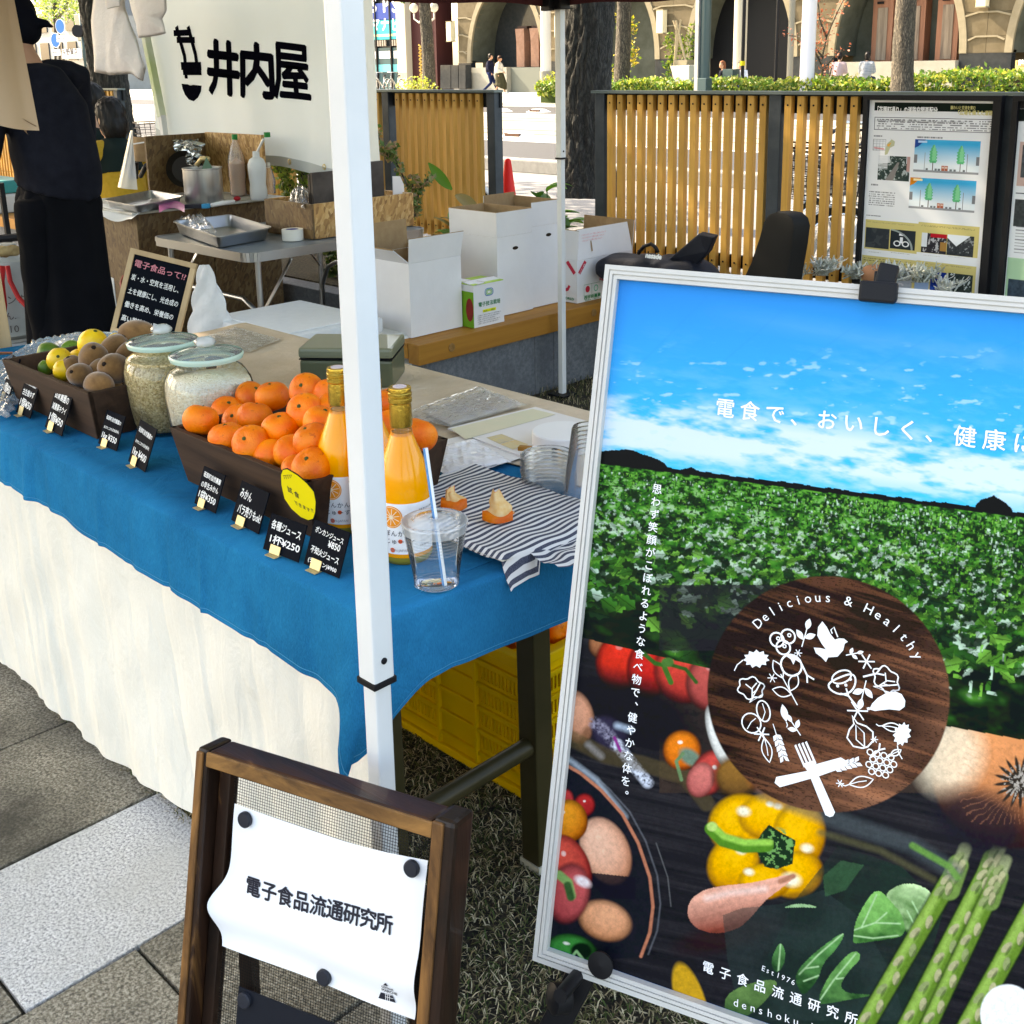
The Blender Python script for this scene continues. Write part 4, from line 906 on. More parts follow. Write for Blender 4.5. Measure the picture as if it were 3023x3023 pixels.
def sf2(u,v):
 x=-1.085+u*.07+v*.02;y=1.10+v*.12;return Vector((x+.004*math.sin(v*14),y,.716+.003*math.sin(u*9+v*5)-.004*u))
scloth('under_layer',sf2,20,20,.02,.07,'',sc_)
PITH=M('pith',(.80,.46,.16),.8,(.84,.60,.32),90,.4,200)
def peel(x,y,z,rz,wd_,ht,label):
 q=Matrix.Rotation(rz,3,'Z');c=Vector((x,y,z))
 def g_(o):
  def f(u,v):
   a=(u-.5)*2;w_=wd_*(1-.82*v**1.3)*(1+.10*math.sin(v*15+a));xx=a*w_+.004*math.sin(v*5);yy=.016*a*a-.020*math.sin(min(1,v*2.2)*1.57)*(1-v)+.014*v+o*(.3+v*.7);zz=.0015+ht*v**1.15+.006*a*a*(1-v)+abs(o)*(1-v)
   return c+q@Vector((xx,yy,zz))
  return f
 o=MB().grid(g_(0),18,22).build('orange_peel',ORG,None,smooth=True);MB().grid(g_(-.0018),18,22).build('pith',PITH,o,smooth=True)
 m_=MB().grid(lambda u,v:c+q@Vector(((u-.5)*2*wd_*1.02,-.020*math.cos((u-.5)*2.6)*math.cos(v*1.5)*1.0+.006,.0015+.013*math.sin(v*1.5))),16,8);m_.build('outer_skin',ORG,o,smooth=True)
 return tag(o,label,'peel')
p=W(1452,1545,.727);peel(p.x,p.y+.012,.727,rad(40),.023,.040,'curled piece of orange peel standing on the striped cloth')
p=W(1330,1508,.727);peel(p.x,p.y+.008,.727,rad(55),.020,.022,'opened mandarin peel behind the second juice bottle');peel(p.x-.012,p.y+.004,.727,rad(20),.012,.026,'smaller bit of mandarin peel leaning by the bottle')
def flat(name,pxs,h,mat,label,cat,th=.0012,par=None,wav=0):
 b=[W(x,y,h)for x,y in pxs];o=MB().prism([v for v in b],(0,0,th)).build(name,mat,par)
 if par is None:tag(o,label,cat)
 return o
PAPER=M('paper',(.70,.66,.64),.6,(.74,.70,.68),8)
f1=flat('flyer_stack',[(1322,1268),(1580,1205),(1790,1262),(1580,1365)],.716,PAPER,'stack of white flyers with pale green and orange print','flyers',.003)
flat('printed_band',[(1331,1266),(1572,1207),(1640,1224),(1374,1297)],.7196,M('pale_green_print',(.60,.58,.42),.6,(.68,.60,.44),10),'','',.0002,f1);flat('printed_photo',[(1436,1292),(1480,1281),(1520,1297),(1474,1310)],.7196,M('photo_print',(.55,.46,.34),.6,(.65,.52,.25),60),'','',.0002,f1);flat('printed_photo',[(1476,1311),(1522,1298),(1560,1312),(1514,1327)],.7196,M('photo_print2',(.70,.50,.25),.6,(.62,.55,.35),60),'','',.0002,f1)
flat('flyer',[(1245,1315),(1400,1280),(1560,1345),(1420,1390)],.7145,PAPER,'white sheet half covered by the folded paper bags','paper',.0012)
def crumple(name,pxs,h,hh,mat,label,cat,n=26,amp=.010,seed=1,parts=None):
 n=int(n*1.5);a,b,c,d=[W(x,y,h)for x,y in pxs];r=np.random.default_rng(seed);kk=r.uniform(30,170,(9,2))*r.choice([-1,1],(9,2));ph_=r.uniform(0,6,9)
 def f(u,v):
  p=a.lerp(b,u).lerp(d.lerp(c,u),v);e=min(1,6*min(u,v,1-u,1-v)+.12)
  zz=sum(1-abs(math.sin(kk[i][0]*p.x+kk[i][1]*p.y+ph_[i]+1.5*math.sin(30*p.x+i)))**.6 for i in range(9))/5
  return p+Vector((.006*math.sin(40*v+seed)*(1-e),.006*math.sin(37*u)*(1-e),hh*e*(.35+zz)))
 return tag(MB().grid(f,n,n).build(name,mat,None,smooth=.35),label,cat)
PB=M('thin_white_plastic',(.72,.66,.68),.25,(.80,.78,.80),12,.3,40,coat=.3);CLB=glass('clear_film',(.98,.98,.98),.10,1.6,.80)
crumple('paper_bags',[(1255,1330),(1400,1295),(1520,1365),(1310,1405)],.717,.007,PB,'folded white paper bags with scalloped edge beside the crate','bags',seed=3)
flat('printed_sheet',[(1245,1215),(1430,1152),(1540,1195),(1330,1255)],.7135,M('pink_print',(.62,.50,.46),.6,(.74,.66,.62),22),'printed sheet seen through clear plastic wrapping','paper',.001)
crumple('clear_plastic_bag',[(1180,1225),(1420,1140),(1560,1195),(1330,1262)],.718,.010,CLB,'crinkled clear plastic bags over printed sheet on the rear table','plastic bag',n=40,seed=4)
crumple('clear_plastic_bag',[(590,1000),(700,965),(830,1000),(730,1040)],.712,.005,CLB,'flat clear plastic bag at the back left of the rear table','plastic bag',n=30,seed=5)
crumple('clear_plastic_bag',[(-60,1100),(120,1005),(240,985),(110,1120)],.712,.016,glass('film_bright',(.98,.98,.98),.08,1.6,.72),'glittering clear plastic bag behind the left end of the kiwi crate','plastic bag',n=44,seed=6)
crumple('clear_plastic_bag',[(-90,1195),(50,1070),(105,1130),(20,1235)],.712,.015,MT['film_bright'],'crinkled clear plastic bag at the left edge, in front of the kiwi crate','plastic bag',n=44,seed=7)
crumple('clear_plastic_bag',[(95,1060),(200,985),(480,985),(400,1040)],.722,.013,MT['film_bright'],'long clear plastic bag behind the limes and lemons','plastic bag',n=44,seed=8)
p=W(1046,1120,.71);cb=thing('cash_box','olive green metal cash box with rounded lid on the beige linen','cash box',(p.x,p.y,.71));q=Matrix.Rotation(rad(39),3,'Z')
def rb(hx,hy,z0,z1):return MB().obox(Vector((p.x,p.y,(z0+z1)/2)),q@Vector((hx,0,0)),q@Vector((0,hy,0)),(0,0,(z1-z0)/2))
OLV=M('olive_enamel',(.095,.10,.055),.35,coat=.3);rb(.104,.072,.710,.772).build('box_body',OLV,cb,bev=.006);rb(.1045,.0725,.7735,.7755).build('seam',BLACK,cb);rb(.106,.074,.777,.800).build('box_lid',M('olive_lid',(.17,.175,.11),.35,coat=.3),cb,bev=.007)
MB().lathe([(.014,0),(.016,.002),(.012,.003)],(p.x+.0,p.y,.800),24).build('handle_recess',M('chrome',(.7,.7,.7),.15,metal=1),cb,smooth=.5)
tp=PF((-1.757,.9185,.706),(1,0,0),(0,-.25,.968));tp.n=Vector((0,-.968,-.25))*1
tp2=PF((-1.757,.916,.706),(1,0,0),(0,-.25,.968))
out=[(838,1386),(850,1384),(880,1402),(907,1425),(928,1450),(934,1480),(932,1512),(926,1530),(912,1534),(890,1525),(862,1500),(842,1470),(833,1430),(832,1400)]
c_=(882,1457)
yt=MB().prism([tp2.at(*q)for q in[(c_[0]+(a-c_[0])*1.035,c_[1]+(b-c_[1])*1.035)for a,b in out]],tp2.n*.0008).build('tag',BLACK,None);tag(yt,'yellow hand lettered tag hanging on the mandarin crate','tag')
MB().poly([tp2.at(*q)+tp2.n*.0014 for q in out]).build('yellow_face',M('tag_yellow',(.80,.66,.01),.5),yt)
tp2.o+=tp2.n*.0014
for s_,(a,b),sz in(('試',(850,1449),.0125),('食',(870,1463),.0125),('で',(870,1486),.0088),('き',(882,1493),.0088),('ま',(894,1499),.0088),('す',(906,1506),.0088),('!!',(920,1510),.0100)):
 text(s_,tp2,*tp2.uv(a,b),sz,INK,yt,bold=.0001,rot=-.16,off=.0004)
strokes([[(836,1404),(848,1402),(862,1402)],[(838,1405),(840,1414),(843,1404),(846,1414),(849,1403),(852,1413),(855,1403),(858,1411),(861,1402)]],.0007,tp2,off=.0004).build('bunting_drawing',INK,yt)
CARD=M('slate_card',(.004,.0055,.009),.7,spec=.04);BRASS=M('brass_clip',(.62,.50,.26),.4,metal=.5);CHK=M('chalk',(.78,.78,.76),.8)
cards=[((0,1177),(22,1193),['砥部町産の','自然レモン','1個¥50'],.9,'leftmost little slate card, turned sideways at the table edge',1.1,1.8),
((47,1216),(88,1236),['砥部町自然農園の','古生栽ゆず','1個¥50'],1.0,'little slate card under the left corner of the kiwi crate, reading 50 yen for yuzu',1,1.2),
((132,1260),(181,1288),['自家農園の','減農薬キウイ','1個¥50'],1.0,'little slate card in front of the kiwi crate middle, reading 50 yen for kiwi',1,1),
((289,1309),(343,1332),['砥部町自然農園の','あきたこまち玄米(新米)','1kg ¥350'],1.0,'little slate card at the right corner of the kiwi crate, reading 350 yen',1,.95),
((378,1361),(427,1394),['砥部町自然農園の','あきたこまち白米(新米)','1kg ¥400'],1.0,'little slate card between kiwi crate and mandarin crate, reading 400 yen',1,1),
((573,1485),(635,1516),['砥部町自然農園','の早生みかん','1袋¥350'],1.0,'little slate card at the left of the mandarin crate, reading 350 yen a bag',1,.95),
((682,1535),(762,1577),['みかん','バラ売りもok!'],1.0,'little slate card with two lines only, saying loose mandarins ok',1,.80),
((776,1620),(880,1661),['各種ジュース','1杯¥250'],1.0,'large slate card reading 250 yen for a glass of juice',1,.68),
((896,1664),(1000,1708),['ポンカンジュース','      ¥850','不知火ジュース','(デコポン)¥900'],1.0,'slate card with two juice prices, nearest to the white post',1,.84)]
def card(bl,br,lines,s_,label,dark,asp):
 a=W(*bl,.708);b=W(*br,.708);wd_=(b-a).length;r_=(b-a).normalized();nb_=Vector((-r_.y,r_.x,0));
 u_=(Vector((0,0,1))*math.cos(rad(22))+nb_*math.sin(rad(22)));hh=wd_*asp;fr=PF(a,r_,u_)
 t_=thing('price_card',label,'price card',(a+b)/2,group='little slate price cards along the table front')
 MB().prism([fr.p(0,0),fr.p(wd_,0),fr.p(wd_,hh),fr.p(0,hh)],fr.n*-.0018).build('slate',CARD,t_,bev=.0003)
 cw=wd_*.14;cx_=wd_*.36
 MB().prism([fr.p(cx_-cw,-.001,.002),fr.p(cx_+cw,-.001,.002),fr.p(cx_+cw,hh*.16+.003,.002),fr.p(cx_-cw,hh*.16+.003,.002)],fr.n*.0008).build('clip',BRASS,t_)
 q=fr.p(cx_,0);MB().obox(q-nb_*.004+Vector((0,0,-.0012)),r_*cw,nb_*.007,(0,0,.0005)).build('clip_foot',BRASS,t_)
 n=len(lines);y0=hh*(.76 if n>2 else.64);st__=hh*(.27 if n==3 else.22 if n==4 else.38)
 for i,ln in enumerate(lines):
  last=i==n-1 and n<4;w_=wd_*(.80 if len(ln.strip())>4 or last else.42)
  me_w=w_;sz=min(hh*(.20 if n>2 else.27)*(1.15 if last else 1),w_/max(1,len(ln.strip()))*1.25 if not last else 1)
  if ln.startswith('  '):ln=ln.strip();xo=wd_*.52;w_=wd_*.34;sz=hh*.20
  else:xo=wd_*(.10 if n>2 else.08+.05*i)
  if n==2:sz=hh*.26;w_=wd_*(.42 if len(ln)<4 else.84)
  text(ln,fr,xo,y0-i*st__+(.0 if not last else hh*.0),sz,CHK,t_,bold=sz*.018,fit=w_,rot=-.05+.04*(i%2),off=.0006,name='chalk_writing')
for c_ in cards:card(*c_)
# ================================================================== THE SIGNS IN FRONT
ALU=M('frame_silver',(.58,.565,.53),.45,(.62,.60,.57),30)
hv=(-ray(-5838,178)).normalized();nv=Vector((-.33409,.94254,0));vv=Vector((-.09596,.27071,.95787))
LB_=ray(1574,2832);SB=1.43083;PO=CC+LB_*SB
PWD,PHT=.70,.870
pp=PF(PO,hv,vv);pp.n.normalize()
ps=thing('poster_frame','big silver framed poster of a vegetable field, tomatoes, peppers and eggs','poster',PO+hv*.3)
fw=.017
def rail(a0,b0,a1,b1):
 m_=MB()
 for(i0,i1,z0,z1)in((0,.35,-.012,.003),(.35,.45,-.012,.0005),(.45,.66,-.012,.0035),(.66,.74,-.012,.0005),(.74,1.0,-.012,.002)):
  hor=abs(b1-b0)<.05
  def c(t,e):
   t*=fw
   if hor:inn=1 if b0<PHT/2 else-1;return((a0+t)if e==0 else(a1-t),b0+inn*t)
   inn=1 if a0<PWD/2 else-1;return(a0+inn*t,(b0+t)if e==0 else(b1-t))
  q=[c(i0,0),c(i0,1),c(i1,1),c(i1,0)]
  m_.hexa([pp.p(x,y,z0)for x,y in q]+[pp.p(x,y,z1)for x,y in q])
 m_.build('frame_rail',ALU,ps,merge=.00001)
rail(0,0,PWD,0);rail(0,PHT,PWD,PHT);rail(0,0,0,PHT);rail(PWD,0,PWD,PHT)
MB().prism([pp.p(.003,.003,-.012),pp.p(PWD-.003,.003,-.012),pp.p(PWD-.003,PHT-.003,-.012),pp.p(.003,PHT-.003,-.012)],pp.n*.003).build('backing',BLACK,ps)
K=3023/1932.
class Art:
 def __init__(s,fr,a0,b0,a1,b1,W_,H_,base=(.5,.5,.5)):
  s.fr=fr;s.box=(a0,b0,a1,b1);s.W_,s.H_=W_,H_
  A,B=np.meshgrid(a0+(np.arange(W_)+.5)/W_*(a1-a0),b0+(np.arange(H_)+.5)/H_*(b1-b0))
  P_=np.array(fr.o)+A[...,None]*np.array(fr.r)+B[...,None]*np.array(fr.u)-np.array(CC)
  z=P_@np.array(CF);s.X=(PX+F*(P_@np.array(CR))/z)/K;s.Y=(PY-F*(P_@np.array(CU))/z)/K
  s.im=np.ones((H_,W_,3))*np.array(base,float)
 def noise(s,sx,sy,seed=0,oct=4,rot=0):
  r=np.random.default_rng(seed);out=0;amp=1;tot=0
  c,q=math.cos(rot),math.sin(rot);X=(s.X*c+s.Y*q)/sx;Y=(-s.X*q+s.Y*c)/sy
  for o in range(oct):
   g_=r.random((64,64));xi=np.floor(X).astype(int);yi=np.floor(Y).astype(int);fx=X-xi;fy=Y-yi;fx=fx*fx*(3-2*fx);fy=fy*fy*(3-2*fy)
   v=(g_[yi%64,xi%64]*(1-fx)+g_[yi%64,(xi+1)%64]*fx)*(1-fy)+(g_[(yi+1)%64,xi%64]*(1-fx)+g_[(yi+1)%64,(xi+1)%64]*fx)*fy
   out=out+v*amp;tot+=amp;amp*=.55;X=X*2.03+11;Y=Y*2.03+7
  return out/tot
 def mix(s,m,col):
  col=np.array(col)if not isinstance(col,np.ndarray)or col.ndim==1 else col
  s.im=s.im*(1-m[...,None])+col*m[...,None]
 def e(s,cx,cy,rx,ry,rot=0,soft=.04):
  c,q=math.cos(rot),math.sin(rot);dx=s.X-cx;dy=s.Y-cy;u=(dx*c+dy*q)/rx;v=(-dx*q+dy*c)/ry;d=np.sqrt(u*u+v*v);s.u,s.v,s.d=u,v,d
  return np.clip((1-d)/soft+.5,0,1)
 def ball(s,cx,cy,rx,ry,rot,c0,c1,hl=(-.35,-.4),soft=.06,spec=.9,dark=.25,clip=None):
  m_=s.e(cx,cy,rx,ry,rot,soft);
  if clip is not None:m_=m_*clip
  sh=np.clip(1-((s.u-hl[0])**2+(s.v-hl[1])**2)*.45,0,1)[...,None];rim=np.clip((s.d-.72)/.28,0,1)[...,None]
  col=np.array(c0)*(1-sh)+np.array(c1)*sh;col=col*(1-rim*(1-dark)*.8)
  s.mix(m_,col)
  if spec:s.mix(np.clip(1-((s.u-hl[0])**2*40+(s.v-hl[1])**2*90),0,1)**.6*spec*m_,(1,.97,.9))
 def poly(s,pts,soft=None):
  m_=np.zeros(s.X.shape,bool);n=len(pts)
  for i in range(n):
   x0,y0=pts[i];x1,y1=pts[(i+1)%n]
   if y0==y1:continue
   c=((s.Y>min(y0,y1))&(s.Y<=max(y0,y1)))&(s.X<(x1-x0)*(s.Y-y0)/(y1-y0)+x0);m_^=c
  return m_.astype(float)
 def line(s,pts,w,soft=1.0):
  d=np.full(s.X.shape,1e9)
  for(x0,y0),(x1,y1)in zip(pts[:-1],pts[1:]):
   dx,dy=x1-x0,y1-y0;L=dx*dx+dy*dy or 1;t_=np.clip(((s.X-x0)*dx+(s.Y-y0)*dy)/L,0,1);d=np.minimum(d,np.hypot(s.X-x0-t_*dx,s.Y-y0-t_*dy))
  return np.clip((w-d)/soft+.5,0,1)
 def put(s,name,parent,off,rough=.25,coat=.5,gain=1.0,pw=1.0):
  a0,b0,a1,b1=s.box;im=bpy.data.images.new(name,s.W_,s.H_);px=np.ones((s.H_,s.W_,4),np.float32);px[...,:3]=np.clip(s.im,0,1)**pw*gain;im.colorspace_settings.name='Non-Color';im.pixels.foreach_set(px.ravel());im.update();im.pack()
  me=bpy.data.meshes.new(name);me.from_pydata([tuple(s.fr.p(a,b,off))for a,b in((a0,b0),(a1,b0),(a1,b1),(a0,b1))],[],[(0,1,2,3)]);uv=me.uv_layers.new(name='uv')
  for l,c in zip(uv.data,((0,0),(1,0),(1,1),(0,1))):l.uv=c
  mt,t,b=nodes(name);ti=t.nodes.new('ShaderNodeTexImage');ti.image=im;t.links.new(ti.outputs[0],b.inputs['Base Color']);b.inputs['Roughness'].default_value=rough;b.inputs['Coat Weight'].default_value=coat;b.inputs['Coat Roughness'].default_value=.06;b.inputs['Specular IOR Level'].default_value=.06
  return mobj(name,me,mt,parent)
a=Art(pp,fw,fw,PWD-fw,PHT-fw,760,950);X,Y=a.X,a.Y
def hz(X):return 875+(X-1125)*.128
ty=np.clip((Y-540)/(hz(X)-540),0,1);
sky_=np.array((.0,.37,.86))*(1-ty[...,None])+np.array((.003,.63,.95))*ty[...,None]
vt=np.clip((X-1100)/800,0,1)[...,None];a.im=sky_*(1-.0*vt)
cl=a.noise(120,34,3,5,.14);cl2=a.noise(40,12,5,4,.16)
band=np.clip(1-np.abs(Y-(hz(X)-75))/85,0,1);m_=np.clip((cl*.6+cl2*.4-.50+band*.28)*5.0,0,1)*np.clip((Y-600)/120,0,1);a.mix(m_*np.clip(.12+band*1.25,0,.92),(.80,.88,.97))
sp=np.clip((a.noise(30,12,9,3)-.70)*12,0,1)*np.clip((Y-640)/60,0,1)*np.clip(1-(Y-800)/60,0,1);a.mix(sp*.6,(.6,.82,.97))
d_=np.clip(1-np.abs(Y-560-(X-1160)*.16)/30,0,1)*np.clip((X-1300)/200,0,1);a.mix(d_*.25,(.25,.55,.95))
for k in range(5):a.mix(a.line([(1190+k*150,700),(1330+k*150,560+k*20)],1.2,3)*.12,(.0,.3,.8))
tr_=hz(X)-6-20*np.clip(1-np.abs(X-1180)/75,0,1)**.5*1.2-7*a.noise(18,400,8,3)-8*np.clip(1-np.abs(X-1300)/20,0,1)-26*np.clip(1-np.abs(X-1875)/36,0,1)**.6
fld=(Y>hz(X)).astype(float);a.mix(((Y>tr_)).astype(float)*(Y<=hz(X)+5),(.008,.012,.012))
dep=np.clip((Y-hz(X))/330,0,1);szx=6
n1=a.noise(9,5,21,3,.1);n2=a.noise(24,15,22,3,.2);n3=a.noise(55,34,23,3,.3);mixn=np.where(dep<.12,n1,np.where(dep<.42,n2,n3))
g1=np.array((.010,.045,.012));g2=np.array((.05,.26,.035));g3=np.array((.18,.50,.08));g4=np.array((.62,.78,.58))
lv=mixn-.18*np.clip((dep-.35)*2.2,0,1);fc=g1+(g2-g1)*np.clip((lv-.36)*6,0,1)[...,None]+(g3-g2)*np.clip((lv-.52)*7,0,1)[...,None]*.8+(g4-g3)*np.clip((lv-.62)*12,0,1)[...,None]*(np.clip(dep*3,0,1)[...,None])*.9
a.mix(fld,fc)
a.mix(fld*np.clip((dep-.62)*4,0,1)*np.clip(1.1-a.noise(40,20,77,3)*1.0,0,1),(.006,.008,.012))
_J=np.array([[a.X[i,j],a.Y[i,j]]for i,j in((0,0),(0,759),(949,0),(949,759))])
_lr=np.random.default_rng(5)
def stamp(px,py,L_,w_,rot,col,al=1.):
 u_,v_=pp.uv(px*K,py*K);a0_,b0_,a1_,b1_=a.box;jx=int((u_-a0_)/(a1_-a0_)*a.W_);iy=int((v_-b0_)/(b1_-b0_)*a.H_);rr=int(L_*1.5)+3
 i0,i1,j0,j1=max(0,iy-rr),min(a.H_,iy+rr),max(0,jx-rr),min(a.W_,jx+rr)
 if i0>=i1 or j0>=j1:return
 dx=a.X[i0:i1,j0:j1]-px;dy=a.Y[i0:i1,j0:j1]-py;c,q=math.cos(rot),math.sin(rot);u=(dx*c+dy*q)/L_;v=(-dx*q+dy*c)/w_
 m_=np.clip(((1-u*u)*(1-.35*u)*(1+.25*np.sin(u*9))-np.abs(v))*L_*.5,0,1)*al;sh=(.75+.35*np.clip(v,-1,1)-.35*(np.abs(v)<.10))[...,None]
 a.im[i0:i1,j0:j1]=a.im[i0:i1,j0:j1]*(1-m_[...,None])+np.array(col)*sh*m_[...,None]
for k in range(5200):
 q_=_lr.random()**1.25;x=_lr.uniform(1085,1935);y=hz(x)+8+q_*300;
 if y>1203+(x-1085)*.245-6-abs(_lr.normal(0,30)):continue
 if q_>.3 and _lr.random()<(q_-.3)*1.5-.15*(x>1500):continue
 s_=1.8+q_**1.25*26*_lr.uniform(.4,1.2);c=[(.03,.14,.03),(.06,.26,.04),(.14,.42,.06),(.24,.55,.10),(.60,.78,.62),(.012,.05,.02),(.015,.07,.025)][_lr.integers(0,7)]
 stamp(x,y,s_,s_*_lr.uniform(.35,.6),_lr.uniform(-.9,.9)+(3.14 if _lr.random()<.5 else 0),c,.92)
for k in range(6):a.mix(a.line([(1130,940+k*26),(1930,1000+k*30+(k*8))],1.5+k*.6,4)*.35*fld,(.01,.03,.01))
low=(Y>1203+(X-1085)*.245).astype(float)
wd=a.noise(260,7,41,4,.22);a.mix(low,np.array((.012,.014,.022))+np.array((.030,.026,.026))*wd[...,None]**2*2)
wr=a.noise(90,30,43,3,.25);ring=(np.abs(np.sin((Y-.3*X)*.16+wr*16))<.16);boardm=low*(X>1240)*(Y<1560);a.mix(boardm*(Y<1500),np.array((.045,.034,.030))+np.array((.06,.035,.025))*a.noise(200,30,44,3,.2)[...,None]);a.mix(((X>1240)&(X<1560)&(Y>1060)&(Y<1230)).astype(float)*(Y>1105)*.72,(.032,.030,.036));up=((X>1240)&(X<1560)&(Y>1100)&(Y<1520)).astype(float);a.mix(ring*up*.45,(.008,.007,.010))
L=low
for(x,y,rx,ry,c0,c1)in((1130,1215,24,30,(.16,.05,.02),(.55,.24,.12)),(1168,1250,48,56,(.25,.01,.01),(.85,.06,.03)),(1225,1260,46,60,(.22,.01,.01),(.75,.04,.03)),(1290,1265,60,66,(.35,.03,.03),(.80,.10,.07)),(1340,1290,50,56,(.3,.05,.05),(.62,.14,.12))):a.ball(x,y,rx,ry,.2,c0,c1,(-.2,-.45),.12,.25,.1,L*(X<1362))
a.mix(np.clip((a.e(1180,1345,150,60,.3,.6)),0,1)*.9*L,(.010,.010,.018));a.mix(a.line([(1210,1235),(1232,1254),(1250,1258)],4,2),(.05,.18,.03));a.mix(a.line([(1250,1262),(1262,1290)],5,2),(.08,.22,.04));a.mix(a.line([(1255,1255),(1290,1265),(1310,1290)],3.5,2),(.05,.15,.03));a.mix(a.e(1256,1252,12,9,0,.3),(.10,.24,.06))
a.ball(1082,1355,34,52,-.25,(.35,.14,.07),(.80,.42,.28),(.1,-.35),.1,0,.3,L);a.mix(a.line([(1103,1380),(1090,1410)],6,8)*.5,(.15,.07,.03))
a.ball(1150,1392,32,46,-.75,(.010,.008,.02),(.06,.05,.10),(-.1,-.5),.2,0,.5,L);nz_=a.noise(4,4,51,3);a.mix(a.line([(1117,1367),(1140,1385),(1158,1410)],11,7)*np.clip(nz_*2-.55,0,1)*L,(.35,.33,.42));a.mix(a.line([(1160,1408),(1185,1440),(1218,1480)],10,7)*np.clip(nz_*2.4-.4,0,1),(.72,.76,.86));a.mix(a.line([(1155,1395),(1166,1420)],3,3),(.35,.05,.30));a.mix(a.line([(1160,1372),(1185,1380)],6,8)*.7,(.55,.66,.78));a.mix(a.line([(1105,1408),(1130,1430)],6,8)*.7,(.6,.6,.66))
a.mix(a.line([(1070,1395),(1140,1430),(1210,1445),(1290,1470),(1330,1520)],15,6)*.55,(.16,.12,.055))
a.ball(1283,1419,36,38,0,(.55,.10,.01),(.92,.30,.03),(-.1,-.4),.12,.9,.15);a.mix(a.e(1298,1432,22,14,.6,.5),(.22,.32,.24));a.mix(a.line([(1285,1425),(1272,1440),(1282,1475)],3.2,2),(.20,.32,.16))
a.ball(1335,1462,34,46,.5,(.30,.02,.03),(.75,.12,.10),(.1,-.3),.15,.9,.15);a.ball(1318,1475,26,34,.3,(.4,.08,.08),(.75,.25,.22),(0,-.3),.15,0,.4)
a.ball(1360,1400,24,72,-.35,(.30,.28,.22),(.85,.84,.80),(-.35,-.35),.08,0,.3,(X>1300)*1.);a.mix(a.line([(1352,1385),(1400,1450)],2,3)*.4,(.3,.3,.25));a.ball(1385,1470,42,40,.4,(.10,.05,.02),(.38,.20,.05),(-.2,-.5),.4,0,.2)
a.mix(a.line([(1062,1432),(1120,1475),(1175,1545)],5,8)*.8,(.45,.52,.58));
bw=[(1060,1445),(1090,1462),(1130,1495),(1170,1540),(1200,1595),(1222,1660),(1228,1715),(1222,1765),(1205,1810)]
a.mix(a.poly([(1020,1440)]+bw+[(1010,1830)])*L,(.018,.020,.035));a.mix(a.line(bw,3.0,2),(.62,.26,.16));a.mix(a.line([(x+14,y-4)for x,y in bw],1.2,3)*.5,(.35,.36,.40));a.mix(a.line([(x+34,y)for x,y in bw[4:7]],.8,2)*.5,(.4,.4,.4))
a.ball(1098,1523,20,22,0,(.25,.01,.02),(.60,.05,.05),(.0,-.35),.2,.9,.3);a.ball(1062,1512,16,20,0,(.3,.02,.03),(.65,.08,.08),(0,-.3),.2,0,.3)
a.ball(1138,1610,45,67,-.42,(.70,.28,.14),(1.0,.62,.46),(-.15,-.35),.10,0,.55);a.ball(1137,1742,52,38,.35,(.55,.22,.09),(.95,.50,.30),(-.0,-.35),.14,0,.35);a.mix(a.poly([(1070,1668),(1110,1670),(1140,1700),(1195,1702),(1195,1660),(1100,1650)])*.9,(.014,.015,.03))
a.ball(1070,1552,34,40,-.2,(.60,.16,.01),(.95,.42,.05),(-.3,-.45),.08,1,.2);a.ball(1072,1635,34,60,-.45,(.40,.02,.03),(.80,.14,.10),(-.1,-.4),.1,.6,.3);a.ball(1068,1690,40,58,.2,(.35,.05,.06),(.72,.16,.16),(.4,-.25),.15,0,.25);a.mix(a.e(1095,1668,16,9,.5,.7),(1,.85,.85));a.mix(a.line([(1050,1655),(1068,1670),(1074,1695)],8,4),(.30,.48,.18));a.mix(a.line([(1066,1675),(1072,1698)],7,4),(.07,.17,.06))
a.ball(1075,1802,50,34,.25,(.01,.08,.015),(.05,.34,.08),(-.3,-.4),.12,.9,.15);a.mix(a.e(1092,1800,20,16,0,.3),(.005,.03,.01));a.mix(a.line([(1075,1810),(1083,1800),(1095,1815)],2.5,2),(.35,.6,.3))
for(x,y,rx,ry,ro)in((1395,1560,62,58,-.2),(1455,1545,66,46,0),(1505,1580,50,66,.1),(1380,1635,48,55,.5),(1500,1655,52,44,-.4),(1440,1668,50,34,0)):a.ball(x,y,rx,ry,ro,(.62,.24,.005),(1.0,.58,.02),(-.2,-.35),.12,.0,.45)
for(x,y,r_)in((1465,1525,8),(1450,1521,7),(1520,1605,11),(1400,1535,12),(1490,1665,17),(1395,1610,9),(1410,1650,9)):a.mix(a.e(x,y,r_,r_*.7,.2,.9)*.95,(1,.95,.75))
a.mix(a.poly([(1420,1600),(1435,1575),(1448,1560),(1470,1575),(1498,1590),(1495,1615),(1492,1635),(1462,1645),(1440,1640),(1430,1622)]),(.014,.055,.025));gn=a.noise(7,5,61,3);a.mix(a.e(1462,1605,34,38,0,.2)*(gn>.58),(.22,.45,.16));a.mix(a.line([(1338,1568),(1360,1590),(1400,1602),(1445,1600)],12,3),(.12,.32,.04));a.mix(a.line([(1340,1562),(1362,1582),(1400,1594),(1450,1594)],6,5),(.38,.66,.14));a.mix(a.e(1340,1564,10,9,0,.3),(.55,.75,.25))
sp_=[(1292,1735),(1296,1705),(1322,1684),(1360,1676),(1410,1672),(1455,1662),(1488,1654),(1494,1664),(1470,1682),(1440,1704),(1415,1735),(1390,1758),(1350,1768),(1312,1760)]
